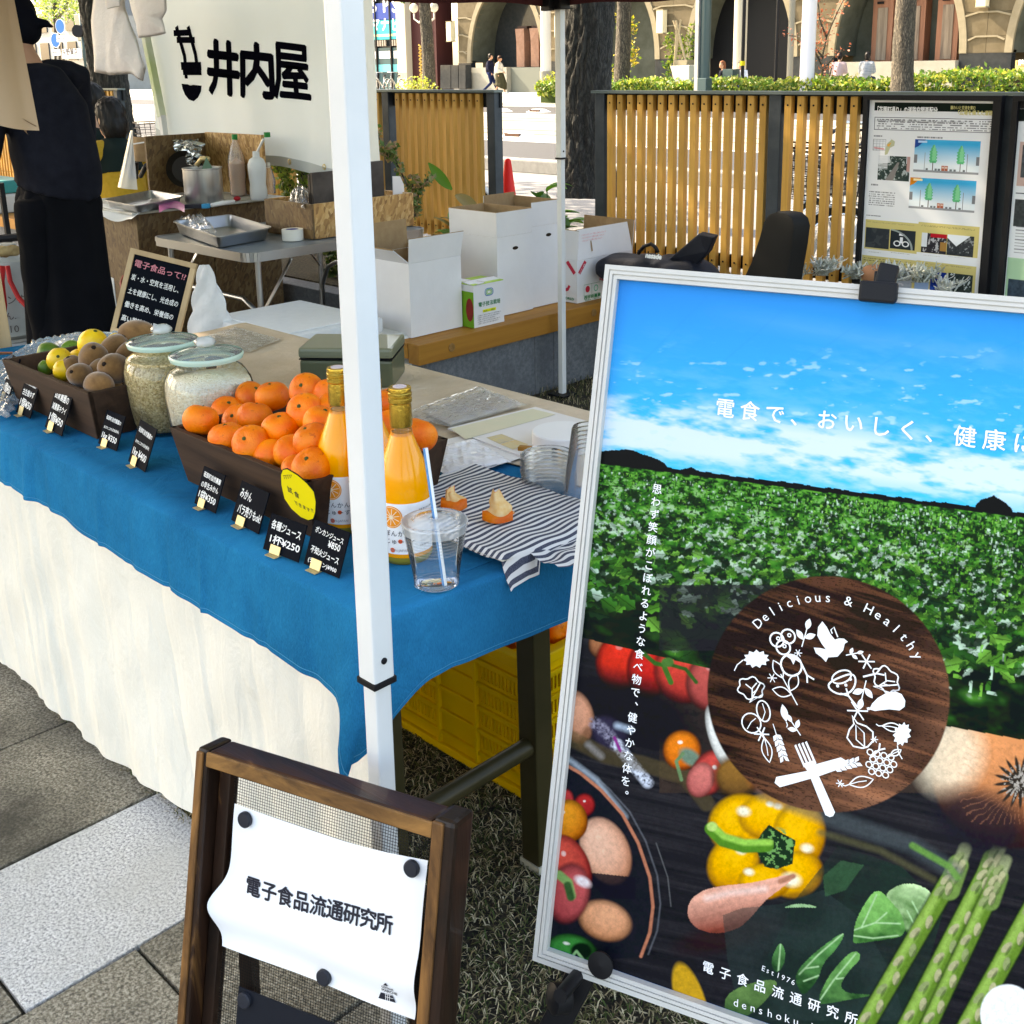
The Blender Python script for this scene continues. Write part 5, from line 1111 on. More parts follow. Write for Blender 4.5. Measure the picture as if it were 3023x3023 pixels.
for _ in range(3):sp_=[q for i in range(len(sp_))for q in((sp_[i][0]*.75+sp_[(i+1)%len(sp_)][0]*.25,sp_[i][1]*.75+sp_[(i+1)%len(sp_)][1]*.25),(sp_[i][0]*.25+sp_[(i+1)%len(sp_)][0]*.75,sp_[i][1]*.25+sp_[(i+1)%len(sp_)][1]*.75))]
a.mix(a.e(1370,1770,90,26,-.25,.7)*.7,(.05,.015,.02));t_=np.clip((Y-(1700-(X-1330)*.16))/62,0,1)[...,None];sn=a.noise(90,5,63,3,-.28)[...,None]
a.mix(a.poly(sp_),(np.array((.92,.50,.38))*(1-t_)+np.array((.34,.09,.06))*t_)*(.82+.36*sn));a.mix(a.line([(1330,1700),(1370,1690),(1440,1682)],5,12)*.65,(1.0,.80,.74));a.mix(a.line([(1470,1668),(1494,1658)],5,4),(.55,.27,.18))
rr=(Y>1500)*1.
a.mix(a.poly([(1500,1700),(1580,1600),(1700,1640),(1780,1720),(1700,2000),(1380,2000),(1440,1820)])*.8*np.clip(a.noise(60,50,71,3)*1.6,0,1),(.025,.06,.045))
def leaf(pts,c,cv,vn):
 for _ in range(3):pts=[q for i in range(len(pts))for q in((pts[i][0]*.75+pts[(i+1)%len(pts)][0]*.25,pts[i][1]*.75+pts[(i+1)%len(pts)][1]*.25),(pts[i][0]*.25+pts[(i+1)%len(pts)][0]*.75,pts[i][1]*.25+pts[(i+1)%len(pts)][1]*.75))]
 m_=a.poly(pts);cx=sum(p[0]for p in pts)/len(pts);cy=sum(p[1]for p in pts)/len(pts);t_=np.clip(.5+(cy-Y)/120+(a.noise(30,20,81,3,.5)-.5)*1.2,0,1)[...,None];a.mix(m_,np.array(c)*(1-t_)+np.array(cv)*t_)
 for v_ in vn:a.mix(a.line(v_,1.3,2)*m_,(.50,.72,.42))
cv_=lambda L_:[((1547+1.3517*x)/K,(2433+1.3517*y)/K)for x,y in L_]
a.mix(a.poly(cv_([(430,205),(470,190),(560,180),(650,150),(720,200),(760,260),(800,330),(830,437),(470,437),(440,300)]))*.55,(.045,.075,.072));a.mix(a.poly(cv_([(650,120),(690,85),(740,95),(700,150),(655,165)]))*.5,(.07,.20,.09))
for P_,c0,c1,vn in(([(785,160),(815,138),(850,135),(885,150),(893,175),(880,215),(860,240),(832,250),(822,205),(800,180)],(.06,.20,.04),(.66,.86,.50),[[(835,248),(862,205),(880,165)],[(850,225),(835,195)],[(862,205),(846,175)]]),
     ([(720,225),(735,190),(768,143),(800,175),(825,205),(833,250),(790,258),(745,265),(714,268),(718,245)],(.05,.19,.05),(.30,.62,.20),[[(718,238),(765,222),(820,224)],[(716,250),(760,256),(815,250)],[(735,232),(752,195),(768,160)],[(765,222),(790,200)]]),
     ([(588,345),(598,320),(640,280),(694,242),(697,250),(680,280),(650,310),(640,345),(612,380),(600,375)],(.02,.09,.03),(.16,.42,.14),[[(598,335),(640,292),(694,246)],[(612,322),(640,318)],[(608,350),(640,338)]]),
     ([(536,300),(557,260),(568,285),(566,310),(552,332),(540,325)],(.02,.09,.03),(.14,.36,.13),[[(552,328),(557,270)]]),
     ([(636,400),(655,350),(690,305),(720,280),(737,298),(704,330),(686,362),(705,378),(772,380),(700,392),(660,400)],(.03,.12,.04),(.22,.48,.16),[[(645,390),(672,350),(722,290)],[(680,345),(710,342)]]),
     ([(556,190),(600,177),(648,190),(600,187)],(.22,.42,.2),(.5,.7,.42),[]),([(430,380),(500,350),(560,345),(520,400),(470,437),(440,437)],(.06,.14,.05),(.20,.34,.12),[])):
 a.mix(np.clip(a.e(sum(p[0]for p in cv_(P_))/len(P_)+4,sum(p[1]for p in cv_(P_))/len(P_)+8,42,34,0,.8),0,1)*.45,(.01,.025,.02));leaf(cv_(P_),c0,c1,[cv_(v_)for v_ in vn])
a.mix(a.line([(1290,1990),(1330,1930)],14,8),(.14,.24,.05))
for(x0,y0,x1,y1,w_,c)in((1800,1650,1560,2060,17,0),(1868,1640,1650,2060,18,1),(1878,1672,1700,2050,15,0),(1965,1690,1760,2060,19,1)):
 a.mix(a.line([(x0,y0),(x1,y1)],w_+3,6)*.9,(.015,.035,.012));a.mix(a.line([(x0,y0),(x1,y1)],w_,4),(.17,.30,.05));a.mix(a.line([(x0-5,y0-4),(x1-5,y1-4)],w_*.45,9)*.8,(.40,.58,.16))
 a.mix(a.line([(x0+6,y0-12),(x0-10,y0+34)],w_*1.2,4),(.22,.34,.10));a.mix(a.line([(x0+20,y0-44),(x0+6,y0-8)],w_*.7,6),(.42,.46,.26))
 dx,dy=x1-x0,y1-y0;L_=math.hypot(dx,dy)
 for q in range(16):
  t_=-.06+q*.065*(.4 if q<7 else 1)+(.0 if q<7 else-.17);sd=(-1)**q*w_*.55;px,py=x0+dx*t_-dy/L_*sd*.7,y0+dy*t_+dx/L_*sd*.7
  a.mix(a.e(px,py,13,6.5,2.1+.3*(-1)**q,.25),(.52,.50,.30)if q%3 else(.36,.42,.20));a.mix(a.e(px+3,py+6,11,3,2.1,.5)*.6,(.08,.13,.04))
a.ball(1905,1470,150,135,.3,(.16,.035,.01),(.88,.40,.18),(-.45,-.55),.06,0,.2,(Y>1376+(X-1800)*.18)*1.);a.mix(a.e(1790,1430,60,70,.3,.7)*.75*(Y>1376+(X-1800)*.18),(1,.86,.66));a.mix(a.e(1850,1560,90,60,.4,.6)*.85,(.02,.018,.035));rd=np.hypot(X-1925,Y-1480);an=np.arctan2(Y-1480,X-1925);a.mix((np.abs(np.sin(an*26+a.noise(30,30,7)*5))<.25)*(rd<120)*(Y<1560)*(Y>1384+(X-1800)*.18)*.25,(.75,.35,.2));a.mix(np.clip((40-rd+14*np.sin(an*17))/8,0,1),(.06,.045,.035));a.mix(np.clip((30-rd+12*np.sin(an*23+1))/8,0,1)*(a.noise(5,5,3)>.5),(.5,.45,.4))
a.mix(a.line([(1440,1500),(1600,1560),(1720,1600),(1800,1650)],16,14)*.55,(.12,.15,.16));a.mix(a.line([(1545,1575),(1660,1610),(1760,1665)],6,8)*.6,(.17,.16,.08));a.mix(a.line([(1720,1600),(1790,1640),(1805,1660)],6,5)*.8,(.20,.42,.10));a.mix(a.line([(1430,1470),(1475,1500)],16,30)*.7,(.62,.20,.06))
a.mix(a.e(1905,1925,55,62,-.4,.05),(.95,.96,.98));a.mix(a.e(1300,1900,28,80,-.3,.15)*(Y>1800),(.70,.42,.04));a.mix(a.e(1330,1930,60,40,0,.8)*.0,(1,1,1))
gd=1+.35*(a.noise(6,6,101,3)-.5)+.22*(a.noise(1.6,1.6,102,2)-.5);a.im=a.im*(1+(gd[...,None]-1)*low[...,None])
cm_=a.e(1561,1313,231,223,.4,.012);gr=a.noise(150,9,91,4,.30+.0);gw=a.noise(220,60,92,3,.35);rg=np.clip((gr-.44)*4.2,0,1)[...,None]
bc=np.array((.045,.020,.014))*(1-rg)+np.array((.20,.085,.045))*rg;lt=np.clip((a.u*.8+a.v*.5+.1),0,1)[...,None]*np.clip(gw*1.7-.35,0,1)[...,None];bc=bc+lt*np.array((.40,.20,.12));bc=bc*(1-.35*np.clip(-a.u*.9+.1,0,1)[...,None]);bc=bc*(1-.55*(np.abs(np.sin(gr*34+Y*.03))<.22)[...,None])
a.mix(cm_,bc)
a.put('poster_print',ps,-.0085,.35,.0,.86,1.25)
PW=M('print_white',(.88,.88,.90),.4)
po=PF(pp.p(0,0,-.0078),hv,vv)
def ptxt(s_,x0,y0,x1,y1,size,n=None,bold=.0004,mat=None,par=None,**kw):
 mat=mat or PW;ch=list(s_);n=len(ch);A_=po.uv(x0*K,y0*K);B_=po.uv(x1*K,y1*K);ang=math.atan2(B_[1]-A_[1],B_[0]-A_[0])
 for i,c in enumerate(ch):
  if c==' ':continue
  t_=i/max(1,n-1);text(c,po,A_[0]+(B_[0]-A_[0])*t_,A_[1]+(B_[1]-A_[1])*t_,size,mat,par or ps,bold=bold,rot=ang,off=.0003,**kw)
ptxt('電食で、おいしく、健康に',1348,782,1908,850,.0245,bold=.0003)
def vtxt(s_,x0,y0,x1,y1,size):
 n=len(s_)
 for i,c in enumerate(s_):
  if c==' ':continue
  t_=i/(n-1);px,py=x0+(x1-x0)*t_,y0+(y1-y0)*t_;u_,v_=po.uv(px*K,py*K)
  if c in '、。':u_+=size*.55;v_+=size*.45
  text(c,po,u_-size*.5,v_-size*.35,size,PW,ps,bold=.00015,rot=0,off=.0003)
vtxt('思わず笑顔がこぼれるような食べ物で、健やかな体を。',1240,923,1178,1498,.0128)
ptxt('電子食品流通研究所',1324,1830,1593,1926,.0142,bold=.0002)
ptxt('Est1976',1436,1830,1492,1856,.0085,bold=0);ptxt('denshoku.jp',1383,1897,1546,1948,.0125,bold=0)
cu,cvv=po.uv(1561*K,1313*K);
s_='Delicious & Healthy';e0=po.uv(1436*K,1182*K);e1=po.uv(1724*K,1240*K);R1=math.hypot(e0[0]-cu,e0[1]-cvv);a0=math.atan2(e0[1]-cvv,e0[0]-cu);a1=math.atan2(e1[1]-cvv,e1[0]-cu)
for i,c in enumerate(s_):
 if c!=' ':
  an_=a0+(a1-a0)*i/(len(s_)-1);R_=R1+(math.hypot(e1[0]-cu,e1[1]-cvv)-R1)*i/(len(s_)-1);text(c,po,cu+R_*math.cos(an_),cvv+R_*math.sin(an_),.0155,PW,ps,bold=0,rot=an_-math.pi/2,off=.0003,align='CENTER')
wr=MB();offn=[0]
def tr2(cx,cy,rot,sc):
 u0,v0=po.uv(cx*K,cy*K);c,q=math.cos(rot),math.sin(rot);return lambda x,y:(u0+sc*(x*c-y*q),v0+sc*(x*q+y*c))
def fill(pts,f):offn[0]+=1;wr.poly([po.p(*f(x,y),.0003+offn[0]*1.5e-6)for x,y in pts])
def outl(pts,f,w_=.13,close=True,sc=1):
 q=[f(x,y)for x,y in pts];
 if close:q.append(q[0])
 strokes([q],w_*.010*1.0,po,px=False,off=.0003+offn[0]*1.5e-6,mb=wr);offn[0]+=1
def leafshape(n=10,w_=.42):return[(t/n*2-1,w_*math.sin(math.pi*t/n))for t in range(n+1)]+[(1-t/n*2,-w_*math.sin(math.pi*t/n))for t in range(1,n)]
def circ(cx,cy,r_,n=18):return[(cx+r_*math.cos(2*math.pi*k/n),cy+r_*math.sin(2*math.pi*k/n))for k in range(n)]
dv=lambda x,y:po.uv(2200+x/2.348,1800+y/2.348)
def ic_leaf(cx,cy,rot,sc=.014,solid=False,stem=True):
 f=tr2(cx,cy,rot,sc);(fill if solid else outl)(leafshape(),f)
 if stem:outl([(-1,0),(-1.35,-.05),(-1.6,.1)],f,.12,False)
 if not solid:outl([(-1,0),(-.2,.05),(.45,0)],f,.1,False)
def ic_aster(cx,cy,sc=.0045):
 f=tr2(cx,cy,.2,sc)
 for k in range(6):outl([(0,0),(math.cos(k*1.047),math.sin(k*1.047))],f,.16 if sc>.006 else.1,False)
def ic_twig(cx,cy,rot,sc=.012):f=tr2(cx,cy,rot,sc);outl([(-1,0),(.4,0)],f,.2,False);outl([(.3,0),(.9,.45)],f,.18,False);outl([(.3,0),(.95,-.3)],f,.18,False)
def ic_sprig(cx,cy,rot,sc=.012,solid=True):
 f=tr2(cx,cy,rot,sc);outl([(-1.3,0),(.6,0)],f,.12,False)
 for(x,y,r_)in((-.3,.45,.9),(-.1,-.45,-.9),(.9,0,0)):
  g_=[(x+.55*(p*math.cos(r_)-q*math.sin(r_)),y+.55*(p*math.sin(r_)+q*math.cos(r_)))for p,q in leafshape(8,.5)];(fill if solid else outl)(g_,f)
def ic_wheat(cx,cy,rot,sc=.017):
 f=tr2(cx,cy,rot,sc);outl([(-1.3,0),(.9,0)],f,.1,False)
 for k in range(5):
  for s2 in(-1,1):x=-.6+k*.36;fill([(x,0),(x+.1,s2*.26),(x+.42,s2*.32),(x+.34,s2*.08)],f)
def ic_serr(cx,cy,rot,sc=.015):f=tr2(cx,cy,rot,sc);fill([(1.0*math.cos(a_)*(1 if k%2 else.78),.66*math.sin(a_)*(1 if k%2 else.72))for k in range(22)for a_ in[k*math.pi/11]],f);outl([(-1,0),(-1.5,-.3),(-1.8,-.7)],f,.12,False)
def ic_brocc(cx,cy,rot,sc=.015):f=tr2(cx,cy,rot,sc);outl([(math.cos(a_)*(1+.12*math.sin(6*a_)),math.sin(a_)*(.8+.1*math.sin(6*a_)))for a_ in[k*math.pi/16 for k in range(-3,36)]]+[(-.2,-1.1)],f,.16);outl([(0,-.9),(.1,0),(.5,.4)],f,.14,False);outl([(.1,-.1),(-.4,.3)],f,.14,False);outl([(.05,-.4),(.5,-.1)],f,.12,False)
f=tr2(1480,1207,0,.0085)
for(x,y)in((0,0),(1.45,.75),(.95,-.85)):outl(circ(x-1.0,y-.2,.95),f,.20);outl(circ(x-.85,y,.22,8),f,.14)
ic_sprig(1520,1195,1.4,.0125);ic_aster(1506,1232)
fill([(535,80),(505,120),(500,180),(530,235),(560,275),(520,265),(475,262),(490,300),(530,330),(560,362),(575,330),(640,325),(680,280),(690,235),(712,222),(685,200),(650,198),(622,207),(592,170),(566,120)],dv);outl([(604,165),(594,140),(615,120),(642,190)],dv,.14,False);ic_sprig(1612,1233,.4,.0075)
ic_aster(1635,1248,.009);ic_twig(1648,1272,.45);f=tr2(1590,1290,.6,.013);outl([(1.25*math.cos(a_),.72*math.sin(a_)+.15*math.cos(2*a_))for a_ in[k*math.pi/12 for k in range(24)]],f,.2);outl([(.2+.9*math.cos(a_),.55+.5*math.sin(a_))for a_ in[k*math.pi/10 for k in range(20)]],f,.18)
for x,y in((-.5,0),(.2,-.2),(.8,.1)):fill(circ(x,y,.14,8),f)
ic_brocc(1672,1282,-.7);ic_sprig(1628,1310,-1.7,.0125);ic_twig(1605,1318,2.4)
fill([(860,690),(880,650),(920,610),(980,575),(1040,565),(1085,585),(1110,630),(1105,672),(1070,698),(1000,690),(940,696),(900,702)],dv);outl([(865,683),(845,688)],dv,.3,False)
ic_aster(1618,1341,.0115);ic_leaf(1684,1372,.1,.011);ic_serr(1702,1385,1.3,.014);f=tr2(1622,1385,.5,.015);outl([(-.2,-1),(-.8,-.7),(-1,0),(-.6,.5),(-.1,.8),(0,1.4),(.15,.8),(.7,.4),(1,-.1),(.75,-.7),(.2,-1)],f,.18);outl([(0,-1),(-.4,-.3),(0,.7),(.35,0),(0,-.9)],f,.14);ic_aster(1650,1395,.004);ic_twig(1655,1418,.9,.010)
f=tr2(1660,1440,0,.006)
for r_ in range(4):
 for c in range(4 if r_<3 else 3):outl(circ(-1.9+c*1.25+.6*(r_%2),1.6-r_*1.15,.55,9),f,.13)
ic_leaf(1690,1420,.7,.007);ic_wheat(1590,1445,.5);ic_leaf(1625,1475,.45,.014);ic_aster(1585,1478)
f=tr2(1537,1465,math.radians(-60),.042);fill([(-.05,.10),(.05,.12),(1.0,.14),(1.08,.05),(1.08,-.05),(1.0,-.14),(.0,-.12),(-.05,-.10)],f)
for y in(-.16,-.055,.05,.155):fill([(-.3,y-.02),(-.9,y-.03),(-.92,y+.03),(-.3,y+.04)],f)
fill([(-.4,-.18),(-.4,.19),(-.2,.14),(-.02,.09),(-.02,-.09),(-.2,-.13)],f)
f=tr2(1533,1460,math.radians(27),.042);fill([(-1.0,.14),(.0,.10),(.2,.22),(.9,.24),(1.02,.12),(.9,-.02),(.1,-.10),(-1.0,-.14),(-1.1,0)],f)
ic_wheat(1470,1402,-1.15);ic_leaf(1447,1415,-1.25,.014);ic_aster(1437,1385,.009);ic_sprig(1498,1368,2.3,.010);ic_leaf(1480,1345,1.9,.010,True)
f=tr2(1428,1355,.3,.0125);outl(circ(-.6,-.4,.9),f,.16);outl([(.75+.62*math.cos(k*.35)*1,.6+.95*math.sin(k*.35))for k in range(18)],f,.16);outl([(-1.1,-.9),(-.6,-.3),(-.1,0)],f,.1,False);outl([(.5,-.2),(.9,.5),(.8,1.3)],f,.1,False)
ic_brocc(1417,1298,.2,.015);ic_aster(1457,1279,.0055);ic_sprig(1483,1290,2.2,.020,False);ic_serr(1427,1243,.3,.016)
f=tr2(1493,1255,0,.012);outl(circ(0,0,1),f,.22);fill([(-.5,.75),(-.1,.55),(.2,.1),(.35,.6),(.85,.4),(.6,.85),(.2,1.1)],f);ic_twig(1520,1268,-1.0)
wr.build('wreath_print',PW,ps,kind='stuff')
es=thing('easel','black easel with pegs and a top clamp holding the framed poster','easel',PO+hv*.1)
p=pp.at(2637,862);a_=(p-pp.o).dot(hv);b_=(p-pp.o).dot(vv)
MB().prism([pp.p(a_-.021,PHT-.020,.004),pp.p(a_+.019,PHT-.020,.004),pp.p(a_+.021,PHT-.014,.004),pp.p(a_+.021,PHT+.004,.004),pp.p(a_-.021,PHT+.004,.004)],pp.n*.012).build('top_clamp',PLAS,es,bev=.003)
MB().bar(pp.p(a_+.002,PHT+.002,-.02),pp.p(a_+.006,PHT+.028,-.02),.022,.02,up=nv).build('clamp_knob',PLAS,es,bev=.003)
MB().bar(pp.p(a_,PHT+.02,-.028),pp.p(a_,-.05,-.028),.022,.014,up=nv).build('mast',PLAS,es,bev=.002)
def onz(d0,d1,z):t_=(z-d0.z)/(d1.z-d0.z);return d0+(d1-d0)*t_
for sgn in(-1,1):
 q0=pp.p(a_+sgn*.03,PHT*.75,-.028);pk=pp.at(1705,2880)if sgn<0 else pp.p(a_+.26,-.03);pk=pk-pp.n*.028
 q1=onz(q0,pk,0.0);MB().bar(q0,q1,.036,.018,up=nv).build('leg',PLAS,es,bev=.003)
 c=pk;
 MB().tube([c-pp.n*-.012,c+pp.n*.085],.0085,16).build('peg',PLAS,es,smooth=.8)
 pc=pp.at(1672,2952)if sgn<0 else None
 if pc:MB().lathe([(0,0),(.016,.001),(.018,.004),(.018,.022),(.012,.026),(0,.027)],pc-pp.n*.008,24,ax=tuple((pp.n*1-hv*.9).normalized())).build('leg_knob',PLAS,es,smooth=.6);MB().lathe([(0,0),(.015,.001),(.016,.006),(0,.008)],pp.at(1782,2838)+pp.n*.006,24,ax=tuple(pp.n)).build('peg_head',PLAS,es,smooth=.6)
q0=pp.p(a_,PHT*.8,-.04);MB().bar(q0,Vector((q0.x-.28,q0.y+.62,0)),.02,.016,up=nv).build('rear_leg',PLAS,es)
bh=Vector((.948591,.316505,0));bn_=Vector((-.316505,.948591,0));tl=rad(12.7);bv=(bn_*math.sin(tl)+Vector((0,0,1))*math.cos(tl)).normalized()
TLr=ray(588,2211);BO=CC+TLr*1.36;bp2=PF(BO,bh,bv)
u1,v1=bp2.uv(1287+14,2436);BWD=.008+bp2.uv(1322,2440)[0];vb=-(BO.z+0)/bv.z
OW=wood('worn_oak',(.004,.0025,.002),(.026,.010,.005),(.24,.11,.035),ax=2,sc=26,rough=.45,stretch=.12,bump=.5,rnd=.1,coat=.1)
OW2=wood('worn_edge',(.03,.012,.006),(.36,.17,.05),(.44,.24,.09),ax=0,sc=22,rough=.5,stretch=.2,bump=.4,rnd=.1);OW3=wood('worn_edge_v',(.02,.009,.006),(.28,.125,.038),(.40,.21,.075),ax=2,sc=24,rough=.5,stretch=.14,bump=.5,rnd=.1);OW4=wood('worn_top',(.012,.005,.004),(.055,.017,.009),(.30,.13,.045),ax=0,sc=30,rough=.4,stretch=.16,bump=.5,rnd=.05,coat=.15)
bs=thing('sign_stand','worn dark wooden frame stand with wire mesh in the front left','sign stand',BO+bh*.18)
TD=.044;FW_=.026
def pc(a0,a1,b0,b1,c0,c1):return[bp2.p(a0,b0,c0),bp2.p(a1,b0,c0),bp2.p(a1,b0,c1),bp2.p(a0,b0,c1),bp2.p(a0,b1,c0),bp2.p(a1,b1,c0),bp2.p(a1,b1,c1),bp2.p(a0,b1,c1)]
MB().hexa(pc(.0125,BWD-.0285,-.019,-.0,-TD,-.0015)).build('top_rail',OW4,bs,bev=.004)
MB().hexa(pc(.011,BWD-.027,-.0185,-.0012,-.004,.0)).build('rail_edge',OW2,bs,bev=.0015)
MB().hexa(pc(-.004,.0120,vb,.001,-TD-.002,-.002)).build('side_rail',OW,bs,bev=.004);MB().hexa(pc(-.0035,.0062,vb,-.003,-.003,.001)).build('rail_edge',OW3,bs,bev=.0015)
MB().hexa(pc(BWD-.0275,BWD,vb,.004,-TD-.002,-.002)).build('side_rail',OW,bs,bev=.006);MB().hexa(pc(BWD-.0268,BWD-.013,vb,.001,-.004,.001)).build('rail_edge',OW3,bs,bev=.002)
MB().hexa(pc(.013,BWD-.028,vb+.05,vb+.075,-TD,-.03)).build('bottom_rail',OW,bs,bev=.003)
MB().hexa(pc(.013,.030,vb,-.02,-TD+.004,-TD+.02)).build('inner_stile',OW,bs,bev=.002)
for sgn in(0,1):
 x=.03 if sgn==0 else BWD-.07;e_=bp2.p(x+.01,vb,-TD-.09);MB().bar(bp2.p(x+.01,-.10,-TD),Vector((e_.x,e_.y,0)),.02,.014,up=bn_).build('rear_leg',OW,bs)
wm=MB();r_=.00033;x0_,x1_,y0_,y1_=.012,BWD-.028,vb+.06,-.019;d_=.0034
n=int((x1_-x0_)/d_)
for i in range(n+1):
 x=x0_+i*d_;wm.add([bp2.p(x-r_,y0_,-TD+.012),bp2.p(x+r_,y0_,-TD+.012),bp2.p(x+r_,y1_,-TD+.012),bp2.p(x-r_,y1_,-TD+.012)],[(0,1,2,3)])
n=int((y1_-y0_)/d_)
for i in range(n+1):
 y=y0_+i*d_;wm.add([bp2.p(x0_,y-r_,-TD+.0124),bp2.p(x1_,y-r_,-TD+.0124),bp2.p(x1_,y+r_,-TD+.0124),bp2.p(x0_,y+r_,-TD+.0124)],[(0,1,2,3)])
wm.build('wire_mesh',M('wire',(.02,.02,.02),.5,metal=.6),bs,kind='stuff')
SH=PF(bp2.p(0,0,-TD+.018),bh,bv)
cTL,cTR,cBR,cBL=[SH.uv(x,y)for x,y in((700,2368),(1266,2538),(1226,3009),(662,2790))]
def wave(a_,b_):
 t_=(b_-cBL[1])/(cTL[1]-cBL[1]);return.003+.010*math.exp(-((t_-.28)/.16)**2)*(1-.3*math.sin(a_*9))-.004*math.exp(-((t_-.08)/.1)**2)+.0015*math.sin(a_*30+t_*7)
def shf(u,v):
 a_=(cBL[0]+(cTL[0]-cBL[0])*v)*(1-u)+(cBR[0]+(cTR[0]-cBR[0])*v)*u;b_=(cBL[1]+(cTL[1]-cBL[1])*v)*(1-u)+(cBR[1]+(cTR[1]-cBR[1])*v)*u
 k=math.sin(math.pi*min(1,max(0,(v-.05)/.9)))
 if u<.3:a_-=(1-u/.3)*(.020*math.exp(-((v-.28)/.16)**2)-.0)
 b_-=.006*math.sin(math.pi*u)*(v>.5)*(2*v-1)
 return SH.p(a_,b_,wave(a_,b_))
sheet=MB().grid(shf,40,50).build('paper_sheet',M('sheet_white',(.83,.84,.87),.6),None,smooth=True);tag(sheet,'white paper sheet with black lettering pinned to the wooden mesh stand','paper sheet')
def onsheet(a_,b_):return SH.p(a_,b_,wave(a_,b_)+.0009)
A_=SH.uv(735,2632);B_=SH.uv(1150,2758);ang=math.atan2(B_[1]-A_[1],B_[0]-A_[0])
for i,c in enumerate('電子食品流通研究所'):
 px=731+(1113-731)*i/8;py=2627+(2737-2627)*i/8;u_,v_=SH.uv(px,py);text(c,None,u_,v_,.0230,INK,sheet,bold=.0006,rot=ang,warp=onsheet)
q=lambda x,y:SH.uv(500+x/2.147,2150+y/2.147)
em=MB();em.poly([onsheet(*q(*p_))for p_ in((1398,1587),(1380,1605),(1412,1610))]);em.poly([onsheet(*q(*p_))for p_ in((1352,1662),(1333,1702),(1442,1733),(1425,1680))]);em.build('emblem',INK,sheet)
strokes([[q(x,1660+k*4),q(x-6,1712+k*6)]for k,x in enumerate((1386,1398,1410))]+[[q(1380,1672),q(1422,1682)],[q(1378,1690),q(1430,1704)]],.0006,None,px=False,warp=lambda a_,b_:onsheet(a_,b_)+Vector((0,0,.0))-bn_*.0003).build('emblem_lines',LAB,sheet)
text('OSOtoA',None,*q(1366,1622),.0042,INK,sheet,rot=ang,warp=onsheet,bold=.0001);text('MARCHE',None,*q(1362,1648),.0050,INK,sheet,rot=ang,warp=onsheet,bold=.0001)
MG=M('magnet_black',(.022,.024,.032),.4)
def mag(px,py,lb,r_=.0093):
 u_,v_=SH.uv(px,py);c=SH.p(u_,v_,wave(u_,v_)+.001);tag(MB().lathe([(0,0),(r_,0),(r_,.004),(r_-.0015,.0055),(0,.0058)],c,28,ax=tuple(SH.n),caps=False).build('magnet',MG,None,smooth=.6),lb,'magnet',group='round black magnets on the mesh stand')
mag(735,2413,'round black magnet at the top left of the paper sheet');mag(1224,2557,'round black magnet at the top right of the paper sheet');mag(960,2882,'round black magnet at the lower edge of the paper sheet')
bl_=thing('notice_board','plain black panel below the paper sheet on the mesh','panel',SH.p(.1,cBL[1]-.1));cs_=[SH.uv(x,y)for x,y in((710,2908),(1240,3115))]
MB().prism([SH.p(cs_[0][0],vb+.03,.002),SH.p(cs_[1][0],vb+.03,.002),SH.p(cs_[1][0],cs_[1][1],.002),SH.p(cs_[0][0],cs_[0][1],.002)],SH.n*.0015).build('board',M('panel_black',(.010,.012,.018),.35),bl_)
u_,v_=SH.uv(731,2945);c=SH.p(u_,v_,.004);tag(MB().lathe([(0,0),(.0093,0),(.0093,.004),(.0078,.0055),(0,.0058)],c,28,ax=tuple(SH.n),caps=False).build('magnet',MG,None,smooth=.6),'round black magnet on the black panel, lowest of the magnets','magnet',group='round black magnets on the mesh stand')
